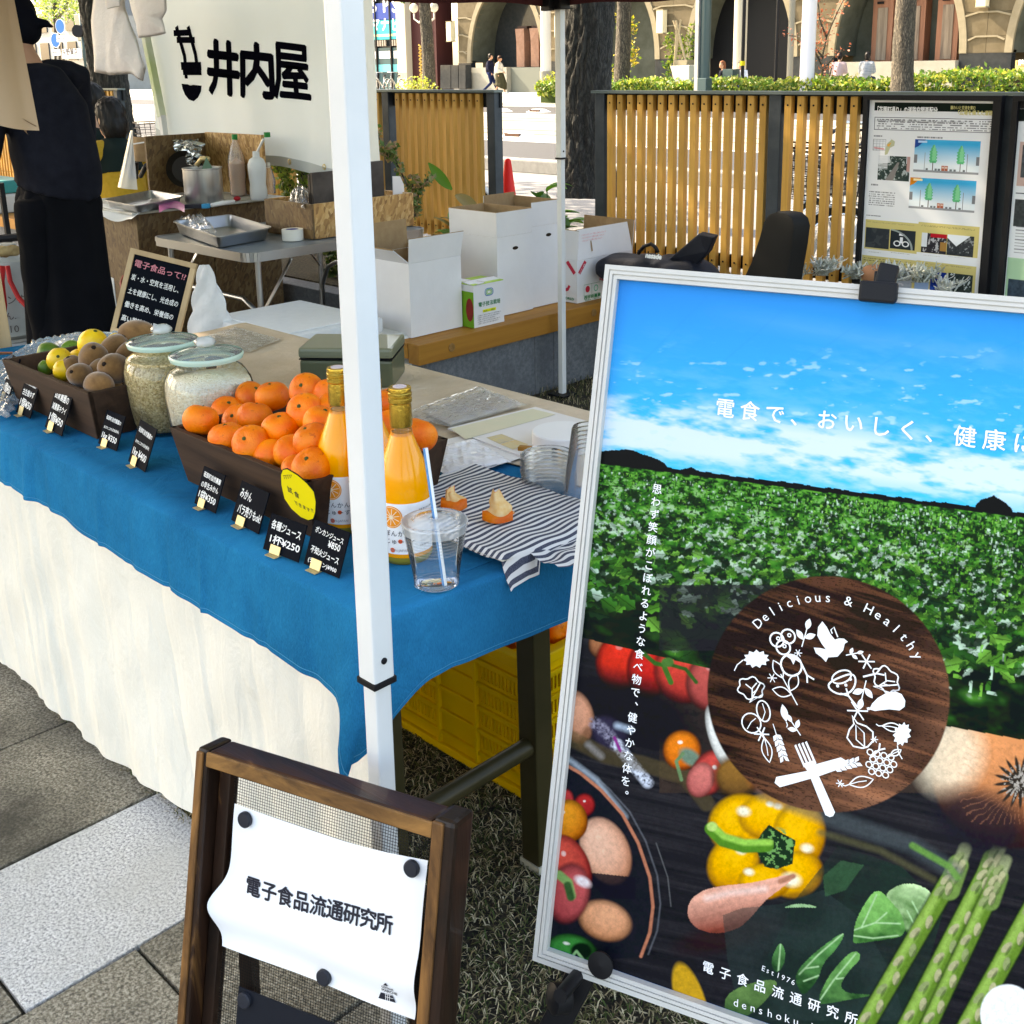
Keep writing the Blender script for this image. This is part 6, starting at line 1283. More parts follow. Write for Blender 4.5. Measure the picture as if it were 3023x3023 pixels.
# ================================================================== BENCH BOXES, BASKETS, WORK TABLES, BANNER
CARDW=M('white_card',(.70,.69,.70),.7,(.75,.74,.75),6,.1,30);KRAFT=M('kraft',(.30,.19,.10),.8,(.36,.24,.13),30);GREYC=M('card_grey',(.45,.45,.44),.75)
def cbox(name,label,x0,x1,y0,y1,z0,z1,flaps=(),mat=None,group=None,hole=None,th=.004):
 t_=thing(name,label,'box',((x0+x1)/2,(y0+y1)/2,z0),group=group);mat=mat or CARDW
 for(a,b,c,d)in((x0,x1,y0,y0+th),(x0,x1,y1-th,y1),(x0,x0+th,y0+th,y1-th),(x1-th,x1,y0+th,y1-th)):
  o=MB().box(a,b,c,d,z0,z1).build('side_panel',mat,t_)
 th2=th+.0006
 inn=MB();e=.0008
 inn.poly([(x0+th+e,y0+th+e,z0+.01),(x0+th+e,y1-th-e,z0+.01),(x0+th+e,y1-th-e,z1),(x0+th+e,y0+th+e,z1)]);inn.build('lining',KRAFT,t_)
 MB().poly([(x0+th,y1-th-e,z0+.01),(x1-th,y1-th-e,z0+.01),(x1-th,y1-th-e,z1),(x0+th,y1-th-e,z1)]).build('lining',KRAFT,t_)
 MB().box(x0+th,x1-th,y0+th,y1-th,z0+.002,z0+.006).build('bottom_panel',KRAFT,t_)
 for f_ in flaps:
  ed,L,ln=f_[:3]
  if ed=='x+':p0,p1,n=Vector((x1-th/2,y0,z1)),Vector((x1-th/2,y1,z1)),Vector((1,0,0))
  if ed=='x-':p0,p1,n=Vector((x0+th/2,y1,z1)),Vector((x0+th/2,y0,z1)),Vector((-1,0,0))
  if ed=='y-':p0,p1,n=Vector((x0,y0+th/2,z1)),Vector((x1,y0+th/2,z1)),Vector((0,-1,0))
  if ed=='y+':p0,p1,n=Vector((x1,y1-th/2,z1)),Vector((x0,y1-th/2,z1)),Vector((0,1,0))
  d=(n*math.sin(ln)+Vector((0,0,1))*math.cos(ln));nn=d.cross((p1-p0).normalized())*(th/2*.8)
  q0=p0+Vector((0,0,.001));q1=p1+Vector((0,0,.001));tp=(p1-p0).normalized()*(f_[3]if len(f_)>3 else 0)
  MB().hexa([q0-nn,q1-nn,q1+nn,q0+nn,q0+d*L-nn-tp,q1+d*L-nn+tp,q1+d*L+nn+tp,q0+d*L+nn-tp]).build('flap',[mat,KRAFT]if False else mat,t_)
  MB().bar(q0+d*(L+.0006)-tp,q1+d*(L+.0006)+tp,th*.95,.0018,up=tuple(d)).build('torn_edge',KRAFT,t_)
  MB().poly([q0+nn*1.25,q1+nn*1.25,q1+d*L+nn*1.25+tp,q0+d*L+nn*1.25-tp]if nn.dot(Vector(((x0+x1)/2,(y0+y1)/2,z1))-p0)>0 else[q0-nn*1.25,q1-nn*1.25,q1+d*L-nn*1.25+tp,q0+d*L-nn*1.25-tp]).build('flap_lining',KRAFT,t_)
 if hole:MB().lathe([(0,0),(.014,0)],(x1+.0006,hole[0],hole[1]),18,ax=(1,0,0),sx=.55,sy=1.25,caps=False).build('hand_hole',M('hole_dark',(.03,.018,.01),.9),t_)
 return t_
zb=BH+.001
cbox('cardboard_box','open white cardboard box with raised flaps, leftmost on the bench',-3.76,-3.425,2.862,3.138,zb,.648,(('x+',.10,.16,.006),('y-',.10,.9,0),('x-',.12,.05,0),('y+',.02,-.1)),group='cardboard boxes on the bench')
cbox('cardboard_box','tall open white cardboard box in the middle of the bench',-3.74,-3.445,3.365,3.580,zb,.69,(('x+',.105,.02,0),('y-',.105,.02,0),('y+',.105,-.02,0),('x-',.105,0,0)),group='cardboard boxes on the bench',hole=(3.475,.635))
cbox('cardboard_box','tall open white cardboard box just behind the middle one',-3.76,-3.46,3.592,3.790,zb,.71,(('x+',.105,.03,0),('y+',.10,0,0),('x-',.115,0,0),('y-',.08,-.05,0)),group='cardboard boxes on the bench',hole=(3.70,.665))
gb=cbox('cardboard_box','small green and white printed box at the foot of the tall ones',-3.50,-3.362,3.145,3.318,zb,.525,(('y-',.06,-1.45,0),('x+',.06,-1.40,0),('x-',.06,-1.5,0)),group='cardboard boxes on the bench')
MB().box(-3.50,-3.362,3.1435,3.1449,zb,.50).build('green_print',M('box_green',(.14,.34,.02),.6),gb);MB().box(-3.50,-3.362,3.145,3.318,.527,.531).build('green_top',M('box_lime',(.30,.55,.04),.5,(.5,.66,.15),9),gb,bev=.001)
f_=PF((-3.3615,3.145,zb),(0,1,0),(0,0,1));MB().lathe([(0,0),(.036,0)],(-3.385,3.1432,.425),20,ax=(0,-1,0),sx=.62,sy=1.35,caps=False).build('red_print',M('apple_red',(.28,.02,.015),.4,(.16,.015,.01),20),gb)
Cg=M('print_green',(.02,.20,.07),.6);text('電子技法栽培',f_,.026,.086,.021,Cg,gb,bold=.0004,fit=.125);MB().box(-3.3612,-3.3608,3.195,3.270,zb+.058,zb+.070).build('yellow_print',M('print_yellow',(.75,.72,.02),.6),gb)
text('美味しい健康',f_,.055,.0595,.009,Cg,gb,fit=.062)
for i in range(5):text('土を健康にして電子の力で育てた安心な野菜と果物です',f_,.018,.046-.0085*i,.0055,INK,gb,fit=(.135,.128,.10,.13,.12)[i])
for k,(c,r_)in enumerate((((.02,.16,.45),1.0),((.05,.45,.15),.72),((.4,.55,.1),.45))):strokes([[(.087+.023*r_*math.copysign(abs(math.cos(t_*.2618))**.6,math.cos(t_*.2618)),.140+.015*r_*math.copysign(abs(math.sin(t_*.2618))**.7,math.sin(t_*.2618)))for t_ in range(25)]],.0028,f_,px=False).build('emblem',M('emb%d'%k,c,.5),gb)
mk=cbox('cardboard_box','white mandarin box printed in red and green, right end of the bench',-3.68,-3.372,3.79,4.18,zb,.545,(('x+',.135,-.12,-.02),('y-',.13,-.08,0),('y+',.14,.1,0),('x-',.07,.1,0)),group='cardboard boxes on the bench',hole=(4.02,.52))
f_=PF((-3.3713,3.79,zb),(0,1,0),(0,0,1));R_=M('print_crimson',(.55,.03,.06),.6)
for(x,m_)in((.032,1),(-.002,0)):pass
strokes([[(.012,.135),(.055,.185)]],.018,f_,px=False).build('red_ribbon',R_,mk);text('光センサー選果',f_,.013,.128,.0085,WHITE,mk,rot=.86,fit=.058,off=.0016)
strokes([[(.050+.1,.080),(.05+.1,.08)]],.001,f_,px=False)
MB().lathe([(0,0),(.026,0)],f_.p(.19,.10,.0006),24,ax=(1,0,0),caps=False).build('seal_print',R_,mk);MB().lathe([(0,0),(.017,0)],f_.p(.19,.10,.0012),24,ax=(1,0,0),caps=False).build('seal_inner',M('seal_grey',(.4,.38,.33),.6),mk)
strokes([[(.045,.028),(.045,.078),(.155,.078),(.155,.028),(.045,.028)],[(.098,.028),(.098,.078)]],.0016,f_,px=False).build('frame_print',Cg,mk);MB().lathe([(0,0),(.015,0)],f_.p(.070,.056,.0008),20,ax=(1,0,0),caps=False).build('fruit_print',R_,mk)
strokes([[(.127+.013*math.cos(k*.3),.054+.013*math.sin(k*.3))for k in range(22)]],.004,f_,px=False).build('ring_print',M('print_mint',(.05,.45,.28),.6),mk)
text('西宇和農業',f_,.045,.012,.017,Cg,mk,bold=.0006,fit=.115);text('愛媛県 八幡浜市',f_,.052,.003,.008,Cg,mk,fit=.10);text('兵',f_,.150,.085,.016,R_,mk,bold=.0006)
f_=PF((-3.68,3.7893,zb),(1,0,0),(0,0,1));MB().lathe([(0,0),(.085,0)],f_.p(.13,.085,.0006),30,ax=(0,-1,0),caps=False).build('round_print',R_,mk);MB().box(-3.68,-3.372,3.7882,3.7887,zb+.045,zb+.125).build('white_band',CARDW,mk);text('みかん',f_,.03,.055,.075,R_,mk,bold=.004,fit=.24,off=.0022)
strokes([[(.25,.185),(.295,.135)]],.018,f_,px=False,off=.0014).build('red_ribbon',R_,mk);text('MIKAN-WORLD',f_,.15,.012,.016,Cg,mk,bold=.0005,fit=.14);strokes([[(.02,.19),(.14,.19)]],.02,f_,px=False,off=.0016).build('leaf_print',Cg,mk)
f2=PF((-3.372-.0,3.79,.546),(0,1,0),(-.12,0,.99));
for i in range(3):text('このみかんは光センサーで選果した美味しいみかんです',f2,.04,.105-.013*i,.0085,M('print_pink',(.75,.25,.25),.6),mk,fit=(.17,.155,.14)[i],off=.0045)
MB().prism([f2.p(.10,.03,.003),f2.p(.108,.03,.003),f2.p(.104,.078,.003),f2.p(.098,.078,.003)],f2.n*.0006).build('tape_mark',KRAFT,mk)
def sheet3(fn,nu,nv,name,mat,label=None,cat=None,par=None,thick=0):
 o=MB().grid(fn,nu,nv).build(name,mat,par,smooth=True)
 if label:tag(o,label,cat)
 return o
NAV=M('navy_nylon',(.007,.009,.016),.55,(.014,.017,.028),12,.25,60,spec=.25)
bg=thing('bag','black nylon bag with handles slumped on the bench end by the fence','bag',(-3.1,4.0,.35))
m_=MB();c0=T(1960,775,3.95)
m_.ell(c0+Vector((-.12,0,-.05)),.24,.13,.075,18,12,fn=lambda u:1+.08*math.sin(u.x*7)+.05*math.sin(u.y*9));m_.ell(c0+Vector((.08,0,-.05)),.20,.12,.09,16,10,fn=lambda u:1+.1*math.sin(u.x*9+u.z*5));o=mobj('body',fuse(m_,.012,5),NAV,bg,smooth=True)
fl=[T(1975,765,3.9),T(2062,690,3.9),T(2108,700,3.88),T(2090,745,3.9),T(2040,800,3.92)]
MB().prism(fl,(-.012,.05,.004)).build('raised_flap',NAV,bg,bev=.006);
hp=[T(1885,748,3.88),T(1900,728,3.87),T(1922,720,3.86),T(1935,730,3.86),T(1943,745,3.86)]
MB().tube(hp,.008,8).build('handle',PLAS,bg,smooth=True);f_=PF(T(1905,760,3.80),(1,.05,0),(0,.3,.95));text('nasade',f_,0,0,.03,WHITE,bg,bold=.002,name='lettering')
cs=thing('black_case','black round topped padded case leaning against the fence','case',T(2250,800,4.0))
pts=[(2196,815),(2215,775),(2240,700),(2252,655),(2268,632),(2292,624),(2320,628),(2338,645),(2344,668),(2338,720),(2322,815),(2318,850),(2190,850)]
MB().prism([T(x,y,3.98)for x,y in pts],(.035,.07,0)).build('shell',M('case_black',(.012,.011,.010),.6),cs,bev=.012,smooth=.6)
MB().prism([T(x,y,4.08)+Vector((.02,0,0))for x,y in pts[3:11]],(.01,.02,0)).build('back_edge',M('case_edge',(.09,.085,.07),.6),cs,bev=.004)
YB=M('yellow_plastic',(.80,.50,.008),.45,(.74,.44,.006),6,.1,60,coat=.1)
def basket(label,x0,x1,y0,y1,z1=.30,n=9):
 t_=thing('harvest_basket',label,'basket',((x0+x1)/2,(y0+y1)/2,0),group='yellow plastic harvest baskets')
 w_=.004
 def panel(a,b,nrm):
  a=Vector(a);b=Vector(b);L=(b-a).length;d=(b-a).normalized();n_=Vector(nrm)
  def bx(u0,u1,h0,h1,o0,o1):return MB().hexa([a+d*u0+n_*o0+Vector((0,0,h0)),a+d*u1+n_*o0+Vector((0,0,h0)),a+d*u1+n_*o1+Vector((0,0,h0)),a+d*u0+n_*o1+Vector((0,0,h0)),a+d*u0+n_*o0+Vector((0,0,h1)),a+d*u1+n_*o0+Vector((0,0,h1)),a+d*u1+n_*o1+Vector((0,0,h1)),a+d*u0+n_*o1+Vector((0,0,h1))])
  wall=MB();rows=[(.055+k*.052,.055+k*.052+.028)for k in range(4)];edges=[0.015]+[v for r_ in rows for v in r_]+[z1-.02]
  for k in range(0,len(edges)-1,2):
   q=bx(0,L,edges[k],edges[k+1],-w_,0);wall.add(q.v,q.f)
  secs=[(.02,L*.36),(L*.64,L-.02)]
  for h0,h1 in rows:
   for u0,u1 in((0,.022),(L*.36,L*.64),(L-.022,L)):q=bx(u0,u1,h0,h1,-w_,0);wall.add(q.v,q.f)
   for s0,s1 in secs:
    k=s0+.004
    while k<s1-.004:q=bx(k,k+.0048,h0,h1,-w_,-.0003);wall.add(q.v,q.f);k+=.0105
  wall.build('slotted_wall',YB,t_,kind='stuff')
  for h in(.045,.097,.149,.201,.253):bx(.0,L,h-.005,h+.003,0,.007).build('rib',YB,t_,bev=.001)
  for u in(L*.36,L*.64):bx(u-.004,u+.004,.02,z1-.02,0,.009).build('rib',YB,t_,bev=.001)
  bx(-.004,L+.004,z1-.022,z1,-.012,.011).build('rim',YB,t_,bev=.003);bx(0,L,.0,.018,-.006,.010).build('foot_rim',YB,t_,bev=.003)
 panel((x0,y0,0),(x1,y0,0),(0,-1,0));panel((x1,y0,0),(x1,y1,0),(1,0,0));panel((x1,y1,0),(x0,y1,0),(0,1,0));panel((x0,y1,0),(x0,y0,0),(-1,0,0))
 MB().box(x0,x1,y0,y1,.012,.018).build('floor',YB,t_);return t_
basket('yellow slotted plastic basket with mandarins under the tables, near the dark leg',-1.79,-1.385,1.415,1.93);basket('yellow slotted plastic basket deeper under the tables',-2.25,-1.83,1.40,1.9,.26)
for i in range(26):fruit('mandarin',(-1.745+.063*(i%6),1.47+.068*(i//6),.285+.012*((i*7)%3)),(i*1.3,i*.7,i),'mandarin in the yellow basket in the shade under the tables','mandarins in the yellow basket',1.1,i)
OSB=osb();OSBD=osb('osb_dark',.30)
cn=thing('work_counter','chipboard work counter with a white sheet top behind the folding table','counter',(-5.4,3.0,0))
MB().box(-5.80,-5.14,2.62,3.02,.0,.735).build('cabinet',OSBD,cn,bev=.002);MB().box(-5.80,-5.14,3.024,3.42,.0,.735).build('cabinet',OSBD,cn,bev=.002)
MB().box(-5.84,-5.10,2.58,3.45,.737,.748).build('counter_top',M('top_sheet',(.55,.56,.54),.5,(.38,.36,.30),8),cn,bev=.002)
cl_=MB().grid(lambda u,v:Vector((-5.62+u*.54,2.66-.10*v+.01*math.sin(u*9),.751-.0*v if v<.5 else.751-(v-.5)*.08*(1+.3*math.sin(u*11)))),20,10).build('white_cloth',M('white_rag',(.72,.74,.74),.8),None,smooth=True);tag(cl_,'white cloth hanging over the near edge of the chipboard counter','cloth')
pt=thing('partition','chipboard partition standing in a corner shape on the counter','partition',(-5.5,3.3,.75))
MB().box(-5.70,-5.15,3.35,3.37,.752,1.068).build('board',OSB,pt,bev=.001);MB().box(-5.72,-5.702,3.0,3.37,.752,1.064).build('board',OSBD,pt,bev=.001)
STL=M('steel',(.30,.30,.31),.34,(.62,.63,.63),9,metal=.9,st=(1,1,.05));STLD=M('steel_dull',(.40,.41,.42),.35,metal=1)
def tray(label,a,b,c,d,h,mat=STLD,z=None,lip=.012):
 A_,B_,C_,D_=[Vector(p)for p in(a,b,c,d)];cen=(A_+B_+C_+D_)/4
 t_=thing('steel_tray',label,'tray',cen);nr=10
 def ring(s_,z_):
  out=[];pts=[A_,B_,C_,D_]
  for i in range(4):
   p,q0,q1=pts[i],pts[(i-1)%4],pts[(i+1)%4];r_=.03
   e0=(q0-p).normalized();e1=(q1-p).normalized();
   for k in range(5):t2=k/4;w_=p+e0*r_*(1-t2)**1.6+e1*r_*t2**1.6;w_=cen+(w_-cen)*s_;out.append((w_.x,w_.y,z_))
  return out
 z0=z if z is not None else cen.z;R_=[ring(1.05,z0+h+.002),ring(1.05,z0+h-.003),ring(1.0,z0+h),ring(.93,z0+.006),ring(.90,z0+.002),ring(0.0,z0+.002)]
 vs=[v for r_ in R_ for v in r_];n=20;fs=[(i*n+k,i*n+(k+1)%n,(i+1)*n+(k+1)%n,(i+1)*n+k)for i in range(5)for k in range(n)]
 m_=MB().add(vs,fs);vs2=[(x,y,zz-.0012)for x,y,zz in R_[2]+R_[3]+R_[4]+ring(0,z0+.002)];m_.add(vs2,[(i*n+k,i*n+(k+1)%n,(i+1)*n+(k+1)%n,(i+1)*n+k)for i in range(3)for k in range(n)])
 m_.build('pan',mat,t_,smooth=.5);return t_
tray('shallow steel tray at the left end of the chipboard counter',W(308,588,.79),W(402,606,.79),W(540,578,.79),W(445,562,.79),.038,STL,.750)
def px_(x,y,h):return W(x,y,h)
p=W(604,596,.75);x,y=p.x,p.y;r_=56*abs((Vector((x,y,.75))-CC).dot(CF))/3400
po_=thing('stock_pot','tall shiny steel stock pot on the chipboard counter','pot',(x,y,.75))
MB().lathe([(0,.0),(r_*.97,0),(r_,.006),(r_,.165),(r_*1.03,.168),(r_*1.03,.173),(r_*.98,.172),(r_*.98,.02),(0,.02)],(x,y,.75),44,caps=False).build('pot_body',STL,po_,smooth=.6)
tag(MB().tube([(x-.05,y-.0,.93),(x-.03,y+.02,.965),(x+.02,y+.03,.965)],.012,8).build('ladle_handle',BRASS,None,smooth=True),'brass ladle handle hooked on the rim of the stock pot','ladle');tag(MB().prism([(x+.0,y,.915),(x+.035,y+.01,.975),(x+.05,y+.03,.92)],(.004,-.004,0)).build('green_scoop',M('scoop_green',(.12,.22,.16),.5),None),'green folded scoop standing in the stock pot','scoop')
def jug(px,py,prof,mat,label,cap=None,capm=None,z=.75,liq=None):
 p=W(px,py,z);x,y=p.x,p.y;t_=thing('plastic_bottle',label,'bottle',(x,y,z));
 if liq:MB().lathe([(0,.004)]+[(r_-.003,h)for r_,h in prof if h<liq[0]]+[(0,liq[0])],(x,y,z),28,caps=False).build('liquid',liq[1],t_,smooth=.9)
 MB().lathe(prof,(x,y,z),28,caps=False).build('bottle_body',mat,t_,smooth=.9);hh=prof[-1][1]
 if cap:MB().lathe([(cap,0),(cap,.024),(cap*.9,.027),(0,.027)],(x,y,z+hh-.012),20).build('cap',capm,t_,smooth=.6)
 return t_,x,y
PET=glass('pet',(.95,.93,.90),.08,1.4,.8);GCAP=M('cap_green',(.01,.22,.05),.4)
jug(705,578,[(.030,0),(.042,.006),(.043,.03),(.040,.06),(.044,.10),(.045,.17),(.040,.21),(.022,.262),(.013,.285),(.013,.305)],PET,'clear bottle of pinkish syrup with green cap beside the partition',.0155,GCAP,liq=(.20,M('syrup',(.55,.33,.20),.3)))
t_,x,y=jug(765,590,[(.038,0),(.044,.008),(.044,.05),(.040,.08),(.043,.11),(.046,.15),(.046,.18),(.036,.205),(.018,.217),(.017,.245)],M('milky_plastic',(.66,.68,.68),.35,sub=.0),'milky white squeeze bottle right of the pinkish one');
tag(MB().lathe([(.016,0),(.016,.024),(0,.024)],T(789,405,y-.0),18).build('bottle_cap',GCAP,None,smooth=.6),'green cap on a tube standing out of the milky bottle','cap');MB().tube([(x,y,.98),T(778,410,y)],.006,8).build('tube',M('tube_clear',(.7,.72,.72),.3),t_)
jug(797,572,[(.028,0),(.032,.006),(.030,.04),(.034,.06),(.030,.09),(.018,.13),(.014,.15)],PET,'small clear bottle half hidden behind the milky one',.012,WHITE)
fo=MB();p=T(545,480,3.2);o=MB().grid(lambda u,v:T(508+u*78,415+v*72,3.18)+Vector((.02*math.sin(v*23+u*4),.03*math.sin(u*31+v*13),.01*math.sin(u*44))),26,26).build('foil',M('foil',(.62,.63,.62),.2,metal=1),None);tag(o,'crumpled aluminium foil hanging in the corner of the partition','foil')
pn=thing('frying_pan','dark frying pan propped in the corner of the partition','pan',T(540,540,3.15));MB().lathe([(0,0),(.07,.0),(.095,.03),(.097,.032),(.070,.004),(0,.004)],T(548,500,3.15),30,ax=(.75,-.6,.15),caps=False).build('pan_body',M('pan_dark',(.03,.025,.02),.3,metal=.6),pn,smooth=.7)
tag(MB().tube([W(485,545,.78),W(560,556,.77)],.028,18).build('foil_roll',STL,None,smooth=.8),'silver foil roll lying behind the shallow tray','roll')
MBp=MB().grid(lambda u,v:W(470+u*75,628-22*v-14*math.sin(u*3.1),.756)+Vector((0,0,.016*math.sin(v*3.1))),14,8).build('pink_tool',M('pink_plastic',(.45,.12,.30),.4),None,smooth=True);tag(MBp,'pink plastic scraper on the white cloth at the counter edge','scraper')
p=W(578,612,.755);tag(MB().obox(p+Vector((0,0,.006)),(.036,.034,0),(-.014,.015,0),(0,0,.010)).build('sponge_black',M('sponge_dark',(.03,.03,.04),.8),None,bev=.003),'black and blue scrubbing sponge on the counter edge','sponge');tag(MB().obox(p+Vector((.036,.034,.006)),(.013,.012,0),(-.0142,.0152,0),(0,0,.0102)).build('sponge_blue',M('sponge_blue',(.03,.30,.55),.8),None,bev=.003),'bright blue end of the sponge nearest the pot','sponge')
kn_=thing('knife','white handled knife with red end lying before the bottles','knife',W(660,600,.755));MB().tube([W(625,606,.758),W(655,600,.758),W(690,594,.758)],[.010,.012,.009],8).build('handle',WHITE,kn_,smooth=True);MB().ell(W(700,586,.762),.020,.018,.012,12,8).build('red_end',M('red_plastic',(.45,.02,.03),.4),kn_,smooth=True)
al=thing('folding_table','folding aluminium camping table with rounded corners','table',(-4.44,3.0,0));AX0,AX1,AY0,AY1=-4.84,-4.045,2.535,3.50
def rr_(x0,x1,y0,y1,r_,z0,z1,n=6):
 P_=[]
 for cx,cy,a0 in((x1-r_,y0+r_,-90),(x1-r_,y1-r_,0),(x0+r_,y1-r_,90),(x0+r_,y0+r_,180)):
  for k in range(n+1):a=rad(a0+90*k/n);P_.append((cx+r_*math.cos(a),cy+r_*math.sin(a),z0))
 return MB().prism(P_,(0,0,z1-z0))
rr_(AX0+.004,AX1-.004,AY0+.004,AY1-.004,.05,.650,.664).build('tabletop',M('alu_top',(.20,.23,.25),.35,(.26,.29,.31),5,metal=.3),al)
rm=MB();pr_=rr_(AX0,AX1,AY0,AY1,.055,0,1).v[:28]
for i in range(28):
 a=Vector(pr_[i]);b=Vector(pr_[(i+1)%28]);n_=(b-a).cross(Vector((0,0,1))).normalized()if(b-a).length>1e-6 else Vector((1,0,0))
 for z0,z1,w_ in((.628,.648,.004),(.648,.667,.007)):rm.hexa([a+Vector((0,0,z0)),b+Vector((0,0,z0)),b+n_*w_+Vector((0,0,z0)),a+n_*w_+Vector((0,0,z0)),a+Vector((0,0,z1)),b+Vector((0,0,z1)),b+n_*w_+Vector((0,0,z1)),a+n_*w_+Vector((0,0,z1))])
rm.build('edge_rail',STLD,al)
for(x,y)in((AX1-.03,AY0+.06),(AX0+.05,AY0+.06),(AX1-.03,AY1-.08),(AX0+.05,AY1-.08)):
 MB().tube([(x,y,.63),(x,y,.30),(x,y,.01)],.0125,10).build('leg',STLD,al,smooth=.8);MB().tube([(x,y,.30),(x,y,.02)],.0145,10).build('leg_sleeve',STL,al,smooth=.8)
 s_=1 if y<3 else-1;MB().bar((x+.012,y+.01*s_,.42),(x+.012,y+.16*s_,.62),.004,.018,up=(1,0,0)).build('brace',STLD,al)
 for q in((x+.016,y+.012*s_,.425),(x+.016,y+.155*s_,.615)):MB().lathe([(.006,0),(.005,.003),(0,.004)],q,10,ax=(1,0,0)).build('rivet',STL,al)
for y in(AY0+.06,AY1-.08):MB().tube([(AX1-.035,y,.10),(AX1-.035,y,.32),(AX1-.09,y,.42),(AX1-.16,y,.45),(AX0+.18,y,.45),(AX0+.11,y,.42),(AX0+.055,y,.32),(AX0+.055,y,.10)],.011,10).build('bent_brace',STLD,al,smooth=True)
tray('deep steel tray of small plastic bags on the folding table',W(513,655,.72),W(644,700,.72),W(800,672,.72),W(678,636,.72),.055,STLD,.667)
crumple('small_bags',[(520,650),(600,690),(640,690),(600,640)],.70,.03,CLB,'small clear bags with reddish bits in the deep steel tray','plastic bags',seed=12)
p=W(865,708,.667);tp_=thing('tape_roll','white roll of packing tape with blue core on the folding table','tape',p);MB().lathe([(.028,0),(.047,0),(.047,.048),(.028,.048),(.028,0)],p,36,caps=False).build('tape',M('tape_white',(.70,.68,.62),.5),tp_,smooth=.6);MB().lathe([(.0275,.002),(.0275,.047)],p,36,caps=False).build('core',M('core_blue',(.05,.06,.25),.5),tp_,smooth=True)
bx_=thing('planter_box','long chipboard box with dark boards standing in it','box',(-4.3,3.2,.667));bX0,bX1,bY0,bY1,bZ0,bZ1=-4.52,-4.155,2.935,3.515,.668,.822
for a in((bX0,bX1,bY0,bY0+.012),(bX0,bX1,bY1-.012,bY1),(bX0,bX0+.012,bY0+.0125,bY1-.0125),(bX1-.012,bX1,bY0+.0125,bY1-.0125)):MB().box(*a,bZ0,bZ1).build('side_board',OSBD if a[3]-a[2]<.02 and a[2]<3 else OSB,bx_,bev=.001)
MB().box(bX0+.012,bX1-.012,bY0+.012,bY1-.012,bZ0,bZ0+.01).build('floor_board',OSB,bx_)
DBD=M('dark_board',(.05,.04,.035),.6,(.09,.075,.065),10)
for i,(y0_,y1_,x_,h_)in enumerate(((3.04,3.20,-4.30,.16),(3.05,3.22,-4.335,.15),(3.27,3.36,-4.27,.17),(3.36,3.44,-4.29,.19))):tag(MB().box(x_,x_+.016,y0_,y1_,.70,.80+h_*.9).build('dark_board',DBD,None,bev=.002),['dark board standing in the chipboard box, front left one','dark board just behind the front left one in the chipboard box','narrow dark board in the chipboard box, right of the white post','taller dark board at the right end of the chipboard box'][i],'board')
pl_=MB().prism([S(1158,520,-4.22),S(1180,520,-4.22),S(1191,545,-4.22),S(1193,585,-4.22),S(1160,585,-4.22)],(.003,0,0)).build('paper_pad',PAPER,None);tag(pl_,'white pad with a sketch standing at the right end of the chipboard box','paper')
crumple('clear_plastic_bag',[(850,600),(900,620),(925,590),(880,570)],.80,.05,CLB,'crinkled plastic bag in the left end of the chipboard box','plastic bag',seed=14)
sb=thing('carrier_bag','thin white carrier bag hanging below the folding table','bag',S(620,980,-3.95));m_=MB()
o=MB().grid(lambda u,v:(lambda c,w_:Vector((c.x+.5*w_*.0,c.y,c.z))+Vector((.7,.7,0))*(w_*math.cos(u*6.283))+Vector((-.4,.4,0))*(w_*.7*math.sin(u*6.283))*(1+.2*math.sin(u*19+v*9)))(S(603+v*24,782+v*215,-3.93),.012+.085*v**.8+.008*math.sin(u*25+v*17)),40,30).build('bag_body',M('carrier_white',(.66,.66,.66),.4,(.74,.74,.74),14,.5,30),sb,smooth=True)
EPS=M('polystyrene',(.68,.70,.72),.8,(.72,.74,.76),30,.15,120)
def ebox(label,x0,x1,y0,y1,z0,z1):
 t_=thing('polystyrene_box',label,'box',((x0+x1)/2,(y0+y1)/2,z0),group='white polystyrene boxes');MB().box(x0,x1,y0,y1,z0,z1-.06).build('box_body',EPS,t_,bev=.012,smooth=.7);MB().box(x0-.006,x1+.006,y0-.006,y1+.006,z1-.058,z1).build('lid',EPS,t_,bev=.010,smooth=.7);MB().box(x0+.03,x1-.03,y0+.03,y1-.03,z1+.0005,z1+.006).build('lid_panel',EPS,t_,bev=.004);return t_
ebox('large white polystyrene box under the folding table end',-4.0,-3.46,2.30,2.74,0,.45);ebox('low white polystyrene box behind the large one',-3.95,-3.45,2.76,3.05,0,.36)
ebox('white polystyrene box at the far left behind the wooden post',-5.55,-5.22,1.92,2.2,0,.26)
jc=thing('water_can','white water can with handle behind the chalkboard','water can',(-5.0,2.45,0));q0=W(350,790,.42);MB().box(q0.x-.13,q0.x+.13,q0.y-.10,q0.y+.12,0,.40).build('can_body',M('can_white',(.62,.66,.68),.4),jc,bev=.03,smooth=.8);MB().tube([q0+Vector((-.08,-.06,-.03)),q0+Vector((-.06,-.05,.03)),q0+Vector((.04,.04,.03)),q0+Vector((.06,.06,-.03))],.012,8).build('handle',M('can_white',(0,0,0)),jc,smooth=True);MB().lathe([(.03,0),(.03,.03),(0,.03)],q0+Vector((.04,-.04,-.02)),16).build('cap',PLAS,jc,smooth=.6)
tag(MB().tube([W(372,800,.42),W(358,835,.40),W(365,880,.36)],.009,8).build('red_hose',M('hose_red',(.28,.03,.02),.5),None,smooth=True),'short dark red hose left of the chalkboard','hose')
bnr=thing('banner','white vinyl banner with large black characters hanging behind the work tables','banner',(-5.5,3.5,.9));BT=3.5
VIN=M('vinyl',(.78,.79,.76),.4,(.82,.83,.80),2.5,.1,20)
